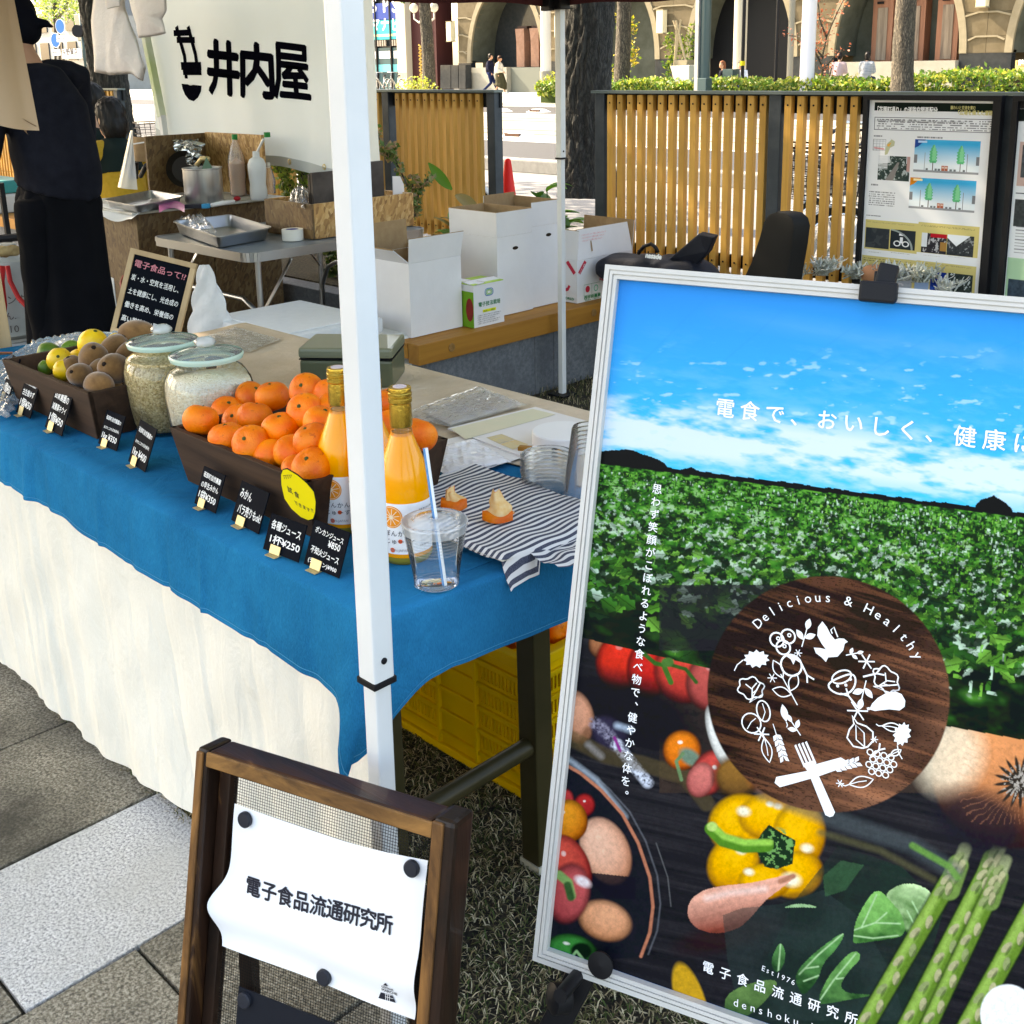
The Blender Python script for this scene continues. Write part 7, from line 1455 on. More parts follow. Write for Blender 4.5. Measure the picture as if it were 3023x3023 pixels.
nt_=VIN.node_tree;b_=nt_.nodes['Principled BSDF'];tl_=_n(nt_,'ShaderNodeBsdfTranslucent');tl_.inputs[0].default_value=(.84,.88,.80,1);mx_=_n(nt_,'ShaderNodeMixShader');mx_.inputs[0].default_value=.38;nt_.links.new(b_.outputs[0],mx_.inputs[1]);nt_.links.new(tl_.outputs[0],mx_.inputs[2]);nt_.links.new(mx_.outputs[0],nt_.nodes['Material Output'].inputs[0])
def by(x,z):k=max(0,1.75-z);return.012*math.sin(x*7+.8*math.sin(z*4))*(.3+k)+.006*math.sin(x*21+z*5)*k+.0025*math.sin(z*11+x*6)
def bpt(x,z,o=0):return Vector((x,BT+by(x,z)-o,z))
def bfn(u,v):
 x=-6.50+u*2.12;zl=.93-.08*u+.012*math.sin(u*13);zl+=.09*max(0,1-u*7);z=zl+(1.86-zl)*v;x+=(1-u)*.0*(v);return bpt(x,z)
MB().grid(bfn,180,90).build('sheet',VIN,bnr,smooth=True)
MB().grid(lambda u,v:bfn(u,v*.055)-Vector((0,.0025,0)),180,3).build('hem',M('vinyl_hem',(.46,.50,.50),.4),bnr,smooth=True)
bf=PF((0,BT,0),(1,0,0),(0,0,1))
bw=lambda a_,b_2:bpt(a_,b_2,.0022)
def brush(lines,w_):return strokes([[bf.uv(700+0,0)if False else bf.uv(*p)for p in dens(l)]for l in lines],w_,None,px=False,warp=bw)
def dens(l,n=5):
 out=[]
 for a,b in zip(l[:-1],l[1:]):out+=[(a[0]+(b[0]-a[0])*k/n,a[1]+(b[1]-a[1])*k/n)for k in range(n)]
 return out+[l[-1]]
SGB=M('banner_ink',(.003,.003,.006),1.0,spec=0)
hw,vw=.052,.050
gl=[[(617,143),(700,155)],[(613,233),(716,246)],[(623,108),(632,180),(626,240),(640,282)],[(663,108),(673,190),(688,235),(692,284)],
 [(707,148),(800,160)],[(712,148),(728,200),(735,240),(742,288)],[(790,158),(788,200),(808,250),(812,292)],[(737,115),(742,150),(752,200),(744,240)],[(755,195),(778,235)],
 [(793,122),(886,128)],[(797,122),(806,200),(812,250),(825,295)],[(884,124),(890,165)],[(806,165),(895,172)],[(820,190),(900,195)],[(838,200),(832,222)],[(822,222),(900,228)],[(880,205),(898,228)],[(832,252),(905,258)],[(868,228),(872,292)],[(832,290),(920,296)]]
def fitglyph(c,x0,y0,x1,y1,mat,par,bold):
 me=thicken(thicken(textmesh(c,1,0),bold),bold*.6);bm=bmesh.new();bm.from_mesh(me);bmesh.ops.triangulate(bm,faces=bm.faces);bmesh.ops.subdivide_edges(bm,edges=[e_ for e_ in bm.edges if e_.calc_length()>.12 and(e_.verts[0].co-e_.verts[1].co).length<3],cuts=3);bm.to_mesh(me);bm.free();n=len(me.vertices);co=np.empty(n*3);me.vertices.foreach_get('co',co);co=co.reshape(-1,3)
 mn_,mx2=co.min(0),co.max(0);u_=(co[:,0]-mn_[0])/(mx2[0]-mn_[0]);v_=(co[:,1]-mn_[1])/(mx2[1]-mn_[1])
 P4=[np.array(bf.uv(*q))for q in((x0,y1),(x1,y1+(x1-x0)*.10),(x1-6,y0+(x1-x0)*.12),(x0-6,y0))]
 pts=[bw(*((P4[0]*(1-a_)+P4[1]*a_)*(1-b2_)+(P4[3]*(1-a_)+P4[2]*a_)*b2_))-Vector((0,4e-5*z_,0))for a_,b2_,z_ in zip(u_,v_,co[:,2])]
 me.vertices.foreach_set('co',np.array([tuple(p)for p in pts]).ravel());me.update();mobj('lettering',me,mat,par)
fitglyph('井',612,110,716,280,SGB,bnr,.024);fitglyph('内',716,118,812,288,SGB,bnr,.024);fitglyph('屋',806,120,920,292,SGB,bnr,.016)
mbs=MB();lg=[[(520,78),(545,165),(548,195)],[(553,78),(575,160),(580,195)],[(513,98),(562,96)],[(522,118),(573,118)],[(535,195),(592,195)],[(540,210),(592,210)],[(548,205),(550,232)]]
for i,l in enumerate(lg):strokes([[bf.uv(*p)for p in dens(l)]],.034 if i not in(4,5)else.045,None,px=False,warp=lambda a_,b_2,i=i:bpt(a_,b_2,.0022+i*2e-5),mb=mbs)
bl=[bf.uv(*p)for p in[(535,247),(592,253),(590,270),(582,288),(570,299),(556,294),(545,280),(538,262)]];cc_=(sum(p[0]for p in bl)/8,sum(p[1]for p in bl)/8)
mbs.add([bw(*cc_)]+[bw(*p)for p in bl],[(0,k+1,(k+1)%8+1)for k in range(8)]);mbs.build('emblem',SGB,bnr)
for(x_,y_)in((460,258),(483,418),(853,478),(965,492)):
 q=T(x_,y_,BT);q.y=BT+by(q.x,q.z)-.004;MB().lathe([(.010,0),(.016,.001),(.014,.003),(.008,.003)],q,16,ax=(0,-1,0),caps=False).build('eyelet',BRASS,bnr,smooth=True)
t2=thing('canopy_tent','second market canopy behind, its white leg stands left of the banner','canopy',(-6.5,3.5,0))
MB().bar(T(505,540,3.45),T(478,340,3.45),.034,.034,up=(0,1,0)).build('leg',WPOLE,t2,bev=.003);MB().bar(T(478,345,3.45),T(425,80,3.45),.040,.040,up=(0,1,0)).build('leg',M('post_green',(.42,.55,.22),.5,(.62,.66,.55),3),t2,bev=.003);MB().bar(T(505,540,3.45),Vector((T(505,540,3.45).x+.1,3.45,0)),.030,.030,up=(0,1,0)).build('leg',WPOLE,t2,bev=.003)
MB().bar(T(395,425,3.4),T(478,412,3.45),.010,.008).build('strap',WPOLE,t2)
MB().grid(lambda u,v:Vector((-6.6+u*2.9,3.50+.01*math.sin(u*30),1.84+v*.25)),30,2).build('valance',MAROON,t2);MB().poly([(-6.7,3.55,2.08),(-3.5,3.55,2.08),(-3.5,.6,2.08),(-5.1,1.9,2.7)]).build('roof',RFM,t2)
def quadgrid(name,P4,label,cat,mat,n=24,disp=None,par=None):
 a,b,c,d=P4
 def f(u,v):p=a.lerp(b,u).lerp(d.lerp(c,u),v);return p+(disp(u,v)if disp else Vector())
 o=MB().grid(f,n,n).build(name,mat,par,smooth=True)
 if par is None:tag(o,label,cat)
 return o
BRN=M('brown_paper',(.50,.36,.25),.7,(.56,.41,.29),4)
quadgrid('brown_paper_sheet',[S(-130,-30,-2.6),S(28,-30,-2.6),S(108,385,-2.6),S(-130,325,-2.6)],'large curled sheet of pale brown paper held up at the top left','paper',BRN,30,lambda u,v:Vector((.05*math.sin(u*3.1)*.6+.05*max(0,u-.85)*6*.3,-.0,0))+Vector((0,.0,-.012*math.sin(u*3.14)*v)))
quadgrid('paper_curl',[S(30,330,-2.58),S(108,372,-2.58),S(86,400,-2.62),S(45,350,-2.62)],'curled back lower corner of the pale brown paper sheet','paper',M('brown_paper_back',(.36,.24,.15),.8),12,lambda u,v:Vector((-.03*math.sin(v*3.1),0,0)))
WB=M('white_bag_cloth',(.74,.68,.66),.7,(.80,.76,.74),5,.5,12)
def garment(name,pts,t_,label,bulge=.05,seed=0,th=.02):
 cx=sum(p[0]for p in pts)/len(pts);cy=sum(p[1]for p in pts)/len(pts);m_=MB();n=len(pts);K_=7
 dp=dens(pts+[pts[0]],4)[:-1];n=len(dp)
 def pt(i,k,s_):
  w_=k/K_;x=cx+(dp[i][0]-cx)*w_;y=cy+(dp[i][1]-cy)*w_;q=T(x,y,t_);d=(bulge*(1-w_**2)*s_)+.006*math.sin(x*.07+seed)+.007*math.sin(x*.16+y*.02+seed)*(y/240.);return q+Vector((0,-d,0))
 for s_ in(1,-.6):
  vs=[pt(0,0,s_)];fs=[]
  for k in range(1,K_+1):vs+=[pt(i,k,s_)for i in range(n)]
  for i in range(n):fs.append((0,1+i,1+(i+1)%n))
  for k in range(K_-1):
   for i in range(n):fs.append((1+k*n+i,1+(k+1)*n+i,1+(k+1)*n+(i+1)%n,1+k*n+(i+1)%n))
  m_.add(vs,fs)
 return tag(m_.build(name,WB,None,smooth=True,merge=.0001),label,'bag')
garment('hanging_bag',[(282,-30),(272,60),(280,212),(320,222),(385,218),(418,240),(427,200),(400,112),(372,20),(370,-30)],3.0,'large off white cloth bag hanging above the seated pair',.035,1)
garment('hanging_bag',[(372,-30),(385,30),(412,112),(450,108),(490,98),(475,55),(492,30),(488,-30)],2.9,'white crumpled bag hanging next to the larger one at the banner edge',.03,3)
garment('hanging_bag',[(305,-30),(318,28),(352,18),(350,-30)],2.92,'small white flap of cloth at the top of the larger bag',.01,5)
mbp=PF(W(325,985,.72),(1,1,0),(-.17,.17,1));mc=[mbp.uv(x,y)for x,y in((325,980),(520,1028),(604,800),(427,745))]
mn=thing('menu_board','tilted black chalkboard with wooden frame and handwriting','chalkboard',mbp.p(.05,0));
o0=mbp.p(*mc[0]);ex=mbp.p(*mc[1])-o0;ey=mbp.p(*mc[3])-o0;W_=ex.length;H_=ey.length;mf=PF(o0,ex,ey-ex*(ey.dot(ex)/ex.length_squared));
PN=wood('pine_frame',(.45,.30,.16),(.56,.40,.23),ax=2,sc=20,rough=.6)
e=.014
for(a0,a1,b0,b1)in((0,W_,0,e),(0,W_,H_-e,H_),(0,e,e,H_-e),(W_-e,W_,e,H_-e)):MB().hexa([mf.p(a0,b0,-.012),mf.p(a1,b0,-.012),mf.p(a1,b0,.003),mf.p(a0,b0,.003),mf.p(a0,b1,-.012),mf.p(a1,b1,-.012),mf.p(a1,b1,.003),mf.p(a0,b1,.003)]).build('frame_rail',PN,mn,bev=.001)
MB().prism([mf.p(e,e,-.004),mf.p(W_-e,e,-.004),mf.p(W_-e,H_-e,-.004),mf.p(e,H_-e,-.004)],mf.n*.003).build('slate',CARD,mn)
for i,(s_,m_)in enumerate((('電子食品って!?',M('chalk_pink',(.60,.22,.26),.8)),('炭・水・空気を活用し、',CHK),('土を健康にし、光合成の',CHK),('働きを高め、栄養価の',CHK),('高い美味しい野菜を',CHK))):text(s_,mf,e+.006,H_-e-.030-i*(H_-.05)/4.9,.021 if i==0 else.018,m_,mn,fit=(W_-2*e-.012)*(1,.93,.98,.95,.9)[i],rot=-.04,bold=.0002,off=.0004,name='chalk_writing')
# ================================================================== PEOPLE
SKIN=M('skin',(.50,.27,.17),.5,(.56,.32,.21),9,.1,200,sub=.08);HAIR=M('hair_black',(.008,.007,.007),.45,(.018,.015,.013),60,.4,120,st=(1,1,.2))
def fingers(m_,w,d,side,pn,sc=1.,curl=.5,spread=.012):
 w=Vector(w);d=Vector(d).normalized();side=Vector(side).normalized();pn=Vector(pn).normalized()
 m_.tube([w-d*.02*sc,w+d*.03*sc,w+d*.075*sc,w+d*.09*sc],[(.022*sc,.016*sc),(.036*sc,.014*sc),(.040*sc,.013*sc),(.034*sc,.010*sc)],10)if False else m_.obox(w+d*.045*sc,d*.046*sc,side*.036*sc,pn*.012*sc)
 m_.ell(w+d*.01*sc,.026*sc,.026*sc,.02*sc,10,7)
 for i,(o,L)in enumerate(((-.028,.070),(-.010,.078),(.010,.073),(.027,.057))):
  b=w+d*.088*sc+side*(o*sc);c=curl*(1+.12*i);p=[b];dd=d.copy()
  for k,f in enumerate((.45,.32,.25)):
   dd=(dd*math.cos(c*.8)+pn*math.sin(c*.8)).normalized();p.append(p[-1]+dd*L*f*sc)
  m_.tube([b-d*.02*sc]+p,[.0098*sc,.0095*sc,.0088*sc,.0082*sc,.0070*sc],8)
 b=w+d*.025*sc-side*.030*sc;m_.tube([b,b-side*.022*sc+d*.022*sc+pn*.012*sc,b-side*.026*sc+d*.052*sc+pn*.024*sc],[.013*sc,.011*sc,.009*sc],8)
def person(label,loc,rz,J,wear,hair='short',near=1,hold=None,group=None,sc=1.0,head_turn=0,curl=.5,hat=None):
 t_=thing('person',label,'person',loc,group=group);Q=Matrix.Translation(Vector(loc))@Matrix.Rotation(rz,4,'Z')@Matrix.Scale(sc,4)
 J={k:Vector(v)for k,v in J.items()};vx=.009 if near==2 else.013 if near else.024;m_=MB()
 h=J['head'];nk=J['neck'];R_=Matrix.Rotation(head_turn,3,'Z')@Matrix.Rotation(J.get('tilt',Vector((0,0,0))).x,3,'X')
 m_.ell(h,.075,.095,.115,20,14,rot=R_);m_.ell(h+R_@Vector((0,.045,-.06)),.055,.055,.055,14,10,rot=R_)
 m_.ell(h+R_@Vector((0,.103,-.018)),.014,.018,.024,8,6,rot=R_);m_.ell(h+R_@Vector((0,.092,-.062)),.024,.012,.008,8,5,rot=R_)
 for s_ in(-1,1):m_.ell(h+R_@Vector((s_*.078,-.005,-.015)),.012,.020,.032,8,6,rot=R_);m_.ell(h+R_@Vector((s_*.030,.088,.018)),.018,.010,.008,8,5,rot=R_)
 m_.tube([nk-Vector((0,0,.06)),nk,h-Vector((0,.01,.05))],[.065,.056,.052],12)
 m_.tube([J['pelvis']-Vector((0,0,.08)),J['pelvis'],J['waist'],J['chest'],nk-Vector((0,0,.03))],[(.14,.09),(.16,.10),(.135,.09),(.165,.10),(.06,.05)],16)
 for a in 'LR':
  s_=-1 if a=='L' else 1
  m_.tube([J['sh'+a],J['el'+a],J['wr'+a]],[.044,.036,.024],10);m_.ell(J['sh'+a],.05,.05,.05,10,8)
  d=(J['wr'+a]-J['el'+a]).normalized();sd=d.cross(Vector((0,0,1)));sd=sd.normalized()if sd.length>.1 else Vector((0,1,0));sd=sd*-s_
  pn=J.get('pn'+a,Vector((0,0,-1)));
  if near:fingers(m_,J['wr'+a],d,sd,pn,1.0,curl)
  else:m_.ell(J['wr'+a]+d*.06,.03,.03,.05,8,6)
  m_.tube([J['hip'+a],J['kn'+a],J['an'+a]],[.078,.054,.036],10);m_.ell(J['an'+a]+J['toe']*.08-Vector((0,0,.035)),.04,.04,.035,10,6);m_.tube([J['an'+a]-Vector((0,0,.03))-J['toe']*.03,J['an'+a]-Vector((0,0,.04))+J['toe']*.16],[.038,.030],8)
 m_.xf(lambda p:Q@p);mobj('body',fuse(m_,vx,3),SKIN,t_,smooth=True)
 for kind,mat in wear.items():
  c=MB()
  if kind in('sweater','jacket'):
   g_=.018 if kind=='sweater' else.030;el_cut=.55 if 'rolled' in label else.96
   c.tube([J['pelvis'].lerp(J['waist'],.35),J['waist']+Vector((0,-.01,0)),J['chest'],J['chest'].lerp(nk,.75),nk-Vector((0,0,.0))],[(.172+g_,.128+g_),(.176+g_,.128+g_),(.176+g_,.118+g_),(.125+g_,.075+g_),(.058+g_*.4,.052+g_*.4)],20)
   for a in 'LR':w_=J['el'+a].lerp(J['wr'+a],el_cut);c.tube([J['chest'].lerp(J['sh'+a],.6)+Vector((0,0,.03)),J['sh'+a],J['sh'+a].lerp(J['el'+a],.5),J['el'+a],w_],[.075,.066+g_*.6,.056+g_*.6,.050+g_*.7,.036+g_*.7],12);c.ell(J['sh'+a],.056+g_*.5,.056+g_*.5,.052+g_*.5,12,8)
   for a in 'LR':c.tube([nk-Vector((0,0,.05)),nk.lerp(J['sh'+a],.5)-Vector((0,0,.015)),J['sh'+a]],[.062,.068,.060+g_*.4],12)
  elif kind=='trousers':
   c.tube([J['waist']-Vector((0,0,.02)),J['pelvis'],J['pelvis']-Vector((0,0,.09))],[(.165,.115),(.185,.13),(.14,.10)],16)
   for a in 'LR':c.tube([J['hip'+a]+Vector((0,0,.04)),J['hip'+a],J['kn'+a],J['an'+a]+Vector((0,0,.02))],[.09,.098,.072,.052],12)
  elif kind=='skirt':c.tube([J['waist'],J['pelvis'],J['knL'].lerp(J['knR'],.5),J['anL'].lerp(J['anR'],.5)+Vector((0,0,.22))],[(.15,.11),(.20,.15),(.27,.22),(.36,.30)],20)
  elif kind=='apron':
   m0=J['anL'].lerp(J['anR'],.5)
   c.tube([J['pelvis'].lerp(J['waist'],.45),J['pelvis'],J['pelvis'].lerp(m0,.35),J['pelvis'].lerp(m0,.85)],[(.165,.122),(.180,.140),(.188,.142),(.215,.165)],28)
  elif kind=='shawl':c.tube([J['chest']-Vector((0,0,.02)),J['chest'].lerp(nk,.7),nk+Vector((0,0,.03))],[(.225,.165),(.185,.125),(.075,.072)],20)
  elif kind=='shoes':
   for a in 'LR':c.tube([J['an'+a]-Vector((0,0,.035))-J['toe']*.05,J['an'+a]-Vector((0,0,.035))+J['toe']*.10,J['an'+a]-Vector((0,0,.045))+J['toe']*.19],[.048,.046,.034],10)
  elif kind=='hair':
   k=1.12;c.ell(h+R_@Vector((0,-.012,.028)),.079*k,.096*k,.105*k,20,14,rot=R_)
   if hair=='bob':c.ell(h+R_@Vector((0,-.03,-.04)),.090,.085,.12,16,10,rot=R_)
   if hair=='long':c.ell(h+R_@Vector((0,-.06,-.09)),.085,.06,.17,16,10,rot=R_)
   if hair=='short':c.ell(h+R_@Vector((0,-.035,-.02)),.078,.075,.085,14,10,rot=R_)
  elif kind=='cap':
   c.ell(h+R_@Vector((0,-.012,.045)),.090,.108,.095,20,12,rot=R_)
   if hat=='bandana':c.tube([h+R_@Vector((0,-.10,-.01)),h+R_@Vector((.03,-.135,-.02)),h+R_@Vector((.05,-.165,-.055))],[.016,.020,.006],8);c.tube([h+R_@Vector((0,-.10,.0)),h+R_@Vector((-.01,-.14,.03))],[.014,.006],8);c.ell(h+R_@Vector((0,-.06,-.03)),.075,.055,.06,12,8,rot=R_)
   else:c.ell(h+R_@Vector((0,.10,.015)),.06,.065,.010,14,6,rot=R_)
  c.xf(lambda p:Q@p)
  me=fuse(c,vx if kind!='hair' else vx*.9,4)
  if kind=='hair' or kind=='cap':
   bm=bmesh.new();bm.from_mesh(me);Qi=Q.inverted();Ri=R_.inverted();kill=[]
   for v in bm.verts:
    l=Ri@((Qi@v.co)-h)
    if l.y>.035 and l.z<(.045 if kind=='hair' else.03)and not(kind=='cap' and l.z>.0):kill.append(v)
   bmesh.ops.delete(bm,geom=kill,context='VERTS');bm.to_mesh(me);bm.free()
  elif kind in('sweater','jacket','apron','trousers','skirt'):
   n=len(me.vertices);co=np.empty(n*3);me.vertices.foreach_get('co',co);co=co.reshape(-1,3);no=np.empty(n*3);me.vertices.foreach_get('normal',no);no=no.reshape(-1,3)
   a_=(np.sin(co[:,2]*38+np.sin(co[:,0]*17)*2+np.sin(co[:,1]*13)*2)*.5+np.sin(co[:,0]*41+co[:,2]*19)*.35)*(.0035 if kind not in('apron','skirt')else.0);b_=np.sin(np.arctan2(co[:,1]-loc[1],co[:,0]-loc[0])*9+co[:,2]*1.5)*(.006 if kind in('apron','skirt')else 0)
   co+=no*(a_+b_)[:,None];me.vertices.foreach_set('co',co.ravel());me.update()
  if kind=='hair':
   n=len(me.vertices);co=np.empty(n*3);me.vertices.foreach_get('co',co);co=co.reshape(-1,3);no=np.empty(n*3);me.vertices.foreach_get('normal',no);no=no.reshape(-1,3);hc=Q@h;an=np.arctan2(co[:,1]-hc.y,co[:,0]-hc.x);co+=no*(np.sin(an*31+np.sin(co[:,2]*25)*2)*.0035+np.sin(an*13+co[:,2]*40)*.003)[:,None];me.vertices.foreach_set('co',co.ravel());me.update()
  mobj({'cap':'head_scarf' if hat=='bandana' else 'cap'}.get(kind,kind),me,mat,t_,smooth=True)
 return t_,Q
def stand(lean=0,**kw):
 J=dict(head=(0,.04+lean*.62,1.60),neck=(0,.0+lean*.5,1.44),chest=(0,lean*.35,1.25),waist=(0,.0+lean*.1,1.03),pelvis=(0,0,.92),shL=(-.18,lean*.42,1.38),shR=(.18,lean*.42,1.38),elL=(-.23,-.02,1.10),elR=(.23,-.02,1.10),wrL=(-.22,.08,.86),wrR=(.22,.08,.86),
   hipL=(-.09,0,.88),hipR=(.09,0,.88),knL=(-.10,.02,.48),knR=(.10,.02,.48),anL=(-.10,0,.08),anR=(.10,0,.08),toe=(0,1,0));J.update(kw);return J
def sit(**kw):
 J=dict(head=(0,.06,1.14-.0),neck=(0,.02,.98),chest=(0,-.01,.80),waist=(0,-.04,.60),pelvis=(0,-.02,.48),shL=(-.17,0,.92),shR=(.17,0,.92),elL=(-.21,.06,.68),elR=(.21,.06,.68),wrL=(-.12,.26,.66),wrR=(.12,.26,.66),
   hipL=(-.09,.04,.47),hipR=(.09,.04,.47),knL=(-.10,.42,.47),knR=(.10,.42,.47),anL=(-.10,.42,.08),anR=(.10,.42,.08),toe=(0,1,0));J.update(kw);return J
BLK=M('black_sweatshirt',(.0075,.0085,.014),.9,(.012,.0135,.021),20,.2,300,spec=.1);BLK2=M('black_apron',(.0030,.0035,.005),.9,(.0045,.005,.007),8,.1,90,spec=.08);SCARF=M('navy_scarf',(.004,.005,.010),.8,spec=.1)
person('vendor in black sweatshirt with rolled sleeves, dark head scarf and long apron',(-4.52,1.98,0),rad(104),stand(.17,head=(0,.17,1.575),neck=(0,.085,1.42),elL=(-.24,.10,1.05),wrL=(-.22,.36,1.13),elR=(.25,.12,1.10),wrR=(.17,.34,1.16),tilt=(-.25,0,0),waist=(0,-.01,1.02),chest=(0,.02,1.24),pnL=(1,0,0),pnR=(-1,0,0)),
 {'sweater':BLK,'apron':BLK2,'trousers':BLK2,'cap':SCARF,'shoes':BLACK},near=1,hat='bandana',head_turn=.25,sc=1.0)
MUS=M('mustard_wool',(.42,.24,.02),.9,(.50,.30,.035),30,.3,120);DKN=M('dark_knit',(.010,.018,.016),.9,spec=.1);DNM=M('navy_denim',(.008,.016,.055),.85,(.012,.022,.075),30,spec=.1)
sy_=3.62
person('seated man with black hair in dark jacket, pointing, behind the woman in mustard',(-7.70,sy_+.10,.03),rad(125),sit(shL=(-.18,.04,.94),elR=(.22,.10,.72),elL=(-.20,.22,.86),wrL=(-.02,.46,.94),head=(0,.07,1.16),pnL=(0,0,-1)),{'jacket':DKN,'trousers':DNM,'hair':HAIR,'shoes':BLACK},hair='short',near=1,head_turn=.3,curl=.35)
t_,Q=person('seated woman with black bobbed hair in mustard cardigan holding a black cup',(-7.18,sy_-.06,-.03),rad(84),sit(wrL=(-.05,.34,.72),elL=(-.21,.12,.70),wrR=(.10,.30,.66),knL=(-.10,.50,.47),knR=(.10,.50,.47),anL=(-.1,.62,.08),anR=(.1,.62,.08),head=(0,.04,1.13),tilt=(-.2,0,0)),{'jacket':MUS,'shawl':DKN,'trousers':DNM,'hair':HAIR,'shoes':BLACK},hair='bob',near=1,head_turn=.2,curl=.9)
p=T(390,484,3.35);c_=thing('paper_cup','small black lidded paper cup in the seated woman hand','cup',p);MB().lathe([(.028,-.09),(.038,-.005)],p,20).build('cup_body',M('cup_black',(.01,.012,.01),.5),c_,smooth=.8);MB().lathe([(.040,-.006),(.041,.004),(.036,.010),(0,.010)],p,20).build('lid',BLACK,c_,smooth=.7)
quadgrid('carrier_bag',[T(385,385,3.3),T(392,385,3.3),T(405,560,3.3),T(350,545,3.3)],'thin white carrier bag hanging from the seated woman arm','bag',glass('carrier_film',(.95,.95,.95),.2,1.4,.45),20,lambda u,v:Vector((.005*math.sin(u*23+v*3),-.05*math.sin(u*3.14)*v,0)))
quadgrid('paper_bag',[T(395,400,3.45),T(445,405,3.45),T(440,478,3.45),T(402,470,3.45)],'brown paper bag on the seated woman lap','bag',KRAFT,10,lambda u,v:Vector((0,-.05*math.sin(u*3.14),0)))
quadgrid('mustard_cloth',[W(338,640,.40)*1,W(395,612,.43),W(400,690,.25),W(372,665,.30)],'corner of mustard yellow cloth hanging below the bench edge','cloth',MUS,12,lambda u,v:Vector((.01*math.sin(v*9),0,.015*math.sin(u*7))))
MB_=MB();MB_.tube([T(415,520,3.25),T(432,488,3.22),T(452,478,3.25),T(462,500,3.3),T(455,535,3.3)],.014,8);tag(MB_.build('bag_strap',PLAS,None,smooth=True),'black bag strap looped over the mustard sleeve','strap')
IV=M('ivory_jacket',(.60,.56,.48),.8);KHK=M('khaki_skirt',(.045,.042,.022),.9)
person('man in navy walking on the far pavement, left of the couple',(-38.40,37.3,.1),rad(-60),stand(0,knL=(-.10,.16,.50),anL=(-.10,.30,.10),knR=(.10,.06,.48),anR=(.10,-.30,.14),wrL=(-.24,-.1,.88),wrR=(.24,.12,.9)),{'sweater':M('navy_coat',(.008,.010,.025),.8,spec=.1),'trousers':DNM,'hair':HAIR,'shoes':BLACK},near=0,group='couple walking on the far pavement',sc=1.03)
person('woman in ivory jacket, black cap and long khaki skirt walking on the far pavement',(-37.66,37.15,.1),rad(-60),stand(0,knL=(-.10,.14,.50),anL=(-.08,.24,.10),anR=(.08,-.22,.12),wrL=(-.15,.20,.98),wrR=(.15,.22,1.0)),{'jacket':IV,'skirt':KHK,'hair':M('hair_brown',(.10,.04,.02),.5),'cap':BLACK,'shoes':WHITE},near=0,hair='short',group='couple walking on the far pavement',sc=.97)
for(px,py,t_,rz,lb,w_,hr)in((2137,195,33,150,'woman with long brown hair and dark top sitting behind the hedge',{'sweater':BLK,'hair':M('hair_auburn',(.20,.07,.03),.5),'trousers':WHITE},'long'),(2187,195,33,200,'person in white shirt sitting behind the hedge, left of the black post',{'sweater':M('shirt_white',(.62,.65,.72),.8),'hair':HAIR,'trousers':DNM},'short'),
         (2478,172,33.5,10,'person in pale pink top sitting behind the hedge with back turned',{'sweater':M('pale_pink_top',(.48,.36,.36),.8),'hair':HAIR,'trousers':DNM},'short'),(2560,170,33.5,10,'person in patterned grey sweater sitting behind the hedge with back turned',{'jacket':M('grey_sweater',(.16,.19,.22),.9,(.40,.42,.44),22,st=(.1,.1,3)),'hair':HAIR,'trousers':DNM},'bob')):
 p=T(px,py,t_);person(lb,(p.x,t_,p.z-1.10),rad(rz),sit(),w_,near=0,hair=hr,group='people sitting across the road')
sbn=thing('street_bench','long low bench behind the hedge across the road','bench',(-20,33.3,.1));MB().box(-24,-16,33.1,33.8,.30,.42).build('seat',M('plinth_stone',(0,0,0)),sbn);MB().box(-23.8,-16.2,33.2,33.7,.1,.30).build('base',CONC,sbn)
# ================================================================== NOTICE BOARDS ON THE FENCE
def board_frame(label,s0,s1,z0,z1):
 t_=thing('notice_board',label,'notice board',((s0+s1)/2,4.37,z0));f=.020
 for a in((s0,s1,z1-f,z1),(s0,s1,z0,z0+f)):MB().box(a[0],a[1],4.352,4.385,a[2],a[3]).build('frame_rail',PLAS,t_,bev=.001)
 for a in((s0,s0+f),(s1-f*1.6,s1)):MB().box(a[0],a[1],4.352,4.385,z0+f,z1-f).build('frame_rail',PLAS,t_,bev=.001)
 MB().box(s0+f,s1-f*1.6,4.366,4.385,z0+f,z1-f).build('backing',PLAS,t_);return t_
nb1=board_frame('large framed street plan notice board hung on the slatted fence',-2.33,-1.775,.38,1.257)
nf=PF((0,4.3655,0),(1,0,0),(0,0,1));
a=Art(nf,-2.308,.402,-1.810,1.237,560,900,(.84,.85,.87));X,Y=a.X*K,a.Y*K
def U_(x,y):return nf.uv(x,y)
A_,B_=np.meshgrid(-2.308+(np.arange(560)+.5)/560*.498,.402+(np.arange(900)+.5)/900*.835)
def rect(c0,c1,col,al=1.0):
 (x0,y1),(x1,y0)=U_(*c0),U_(*c1);m_=((A_>=x0)&(A_<=x1)&(B_>=y0)&(B_<=y1)).astype(float)*al;a.mix(m_,col);return m_,(x0,x1,y0,y1)
def dashes(c0,c1,n,dens_=.55,col=(.12,.12,.14),seed=0):
 (x0,y1),(x1,y0)=U_(*c0),U_(*c1);r=np.random.default_rng(seed);g_=r.random((n,90));yi=np.clip(((y1-B_)/(y1-y0)*n),0,n-1e-3);row=yi.astype(int);fr=yi-row;xi=np.clip((A_-x0)/(x1-x0)*90,0,89).astype(int)
 m_=((A_>=x0)&(A_<=x1)&(B_>=y0)&(B_<=y1)&(fr>.3)&(fr<.8)&(g_[row,xi]<dens_));a.mix(m_.astype(float)*.75,col)
dk=rect((2583,302),(2938,332),(.010,.022,.018))
rect((2582,345),(2932,393),(.18,.18,.2));rect((2584,347),(2930,391),(.84,.85,.87));dashes((2590,349),(2925,390),5,.6,seed=1);
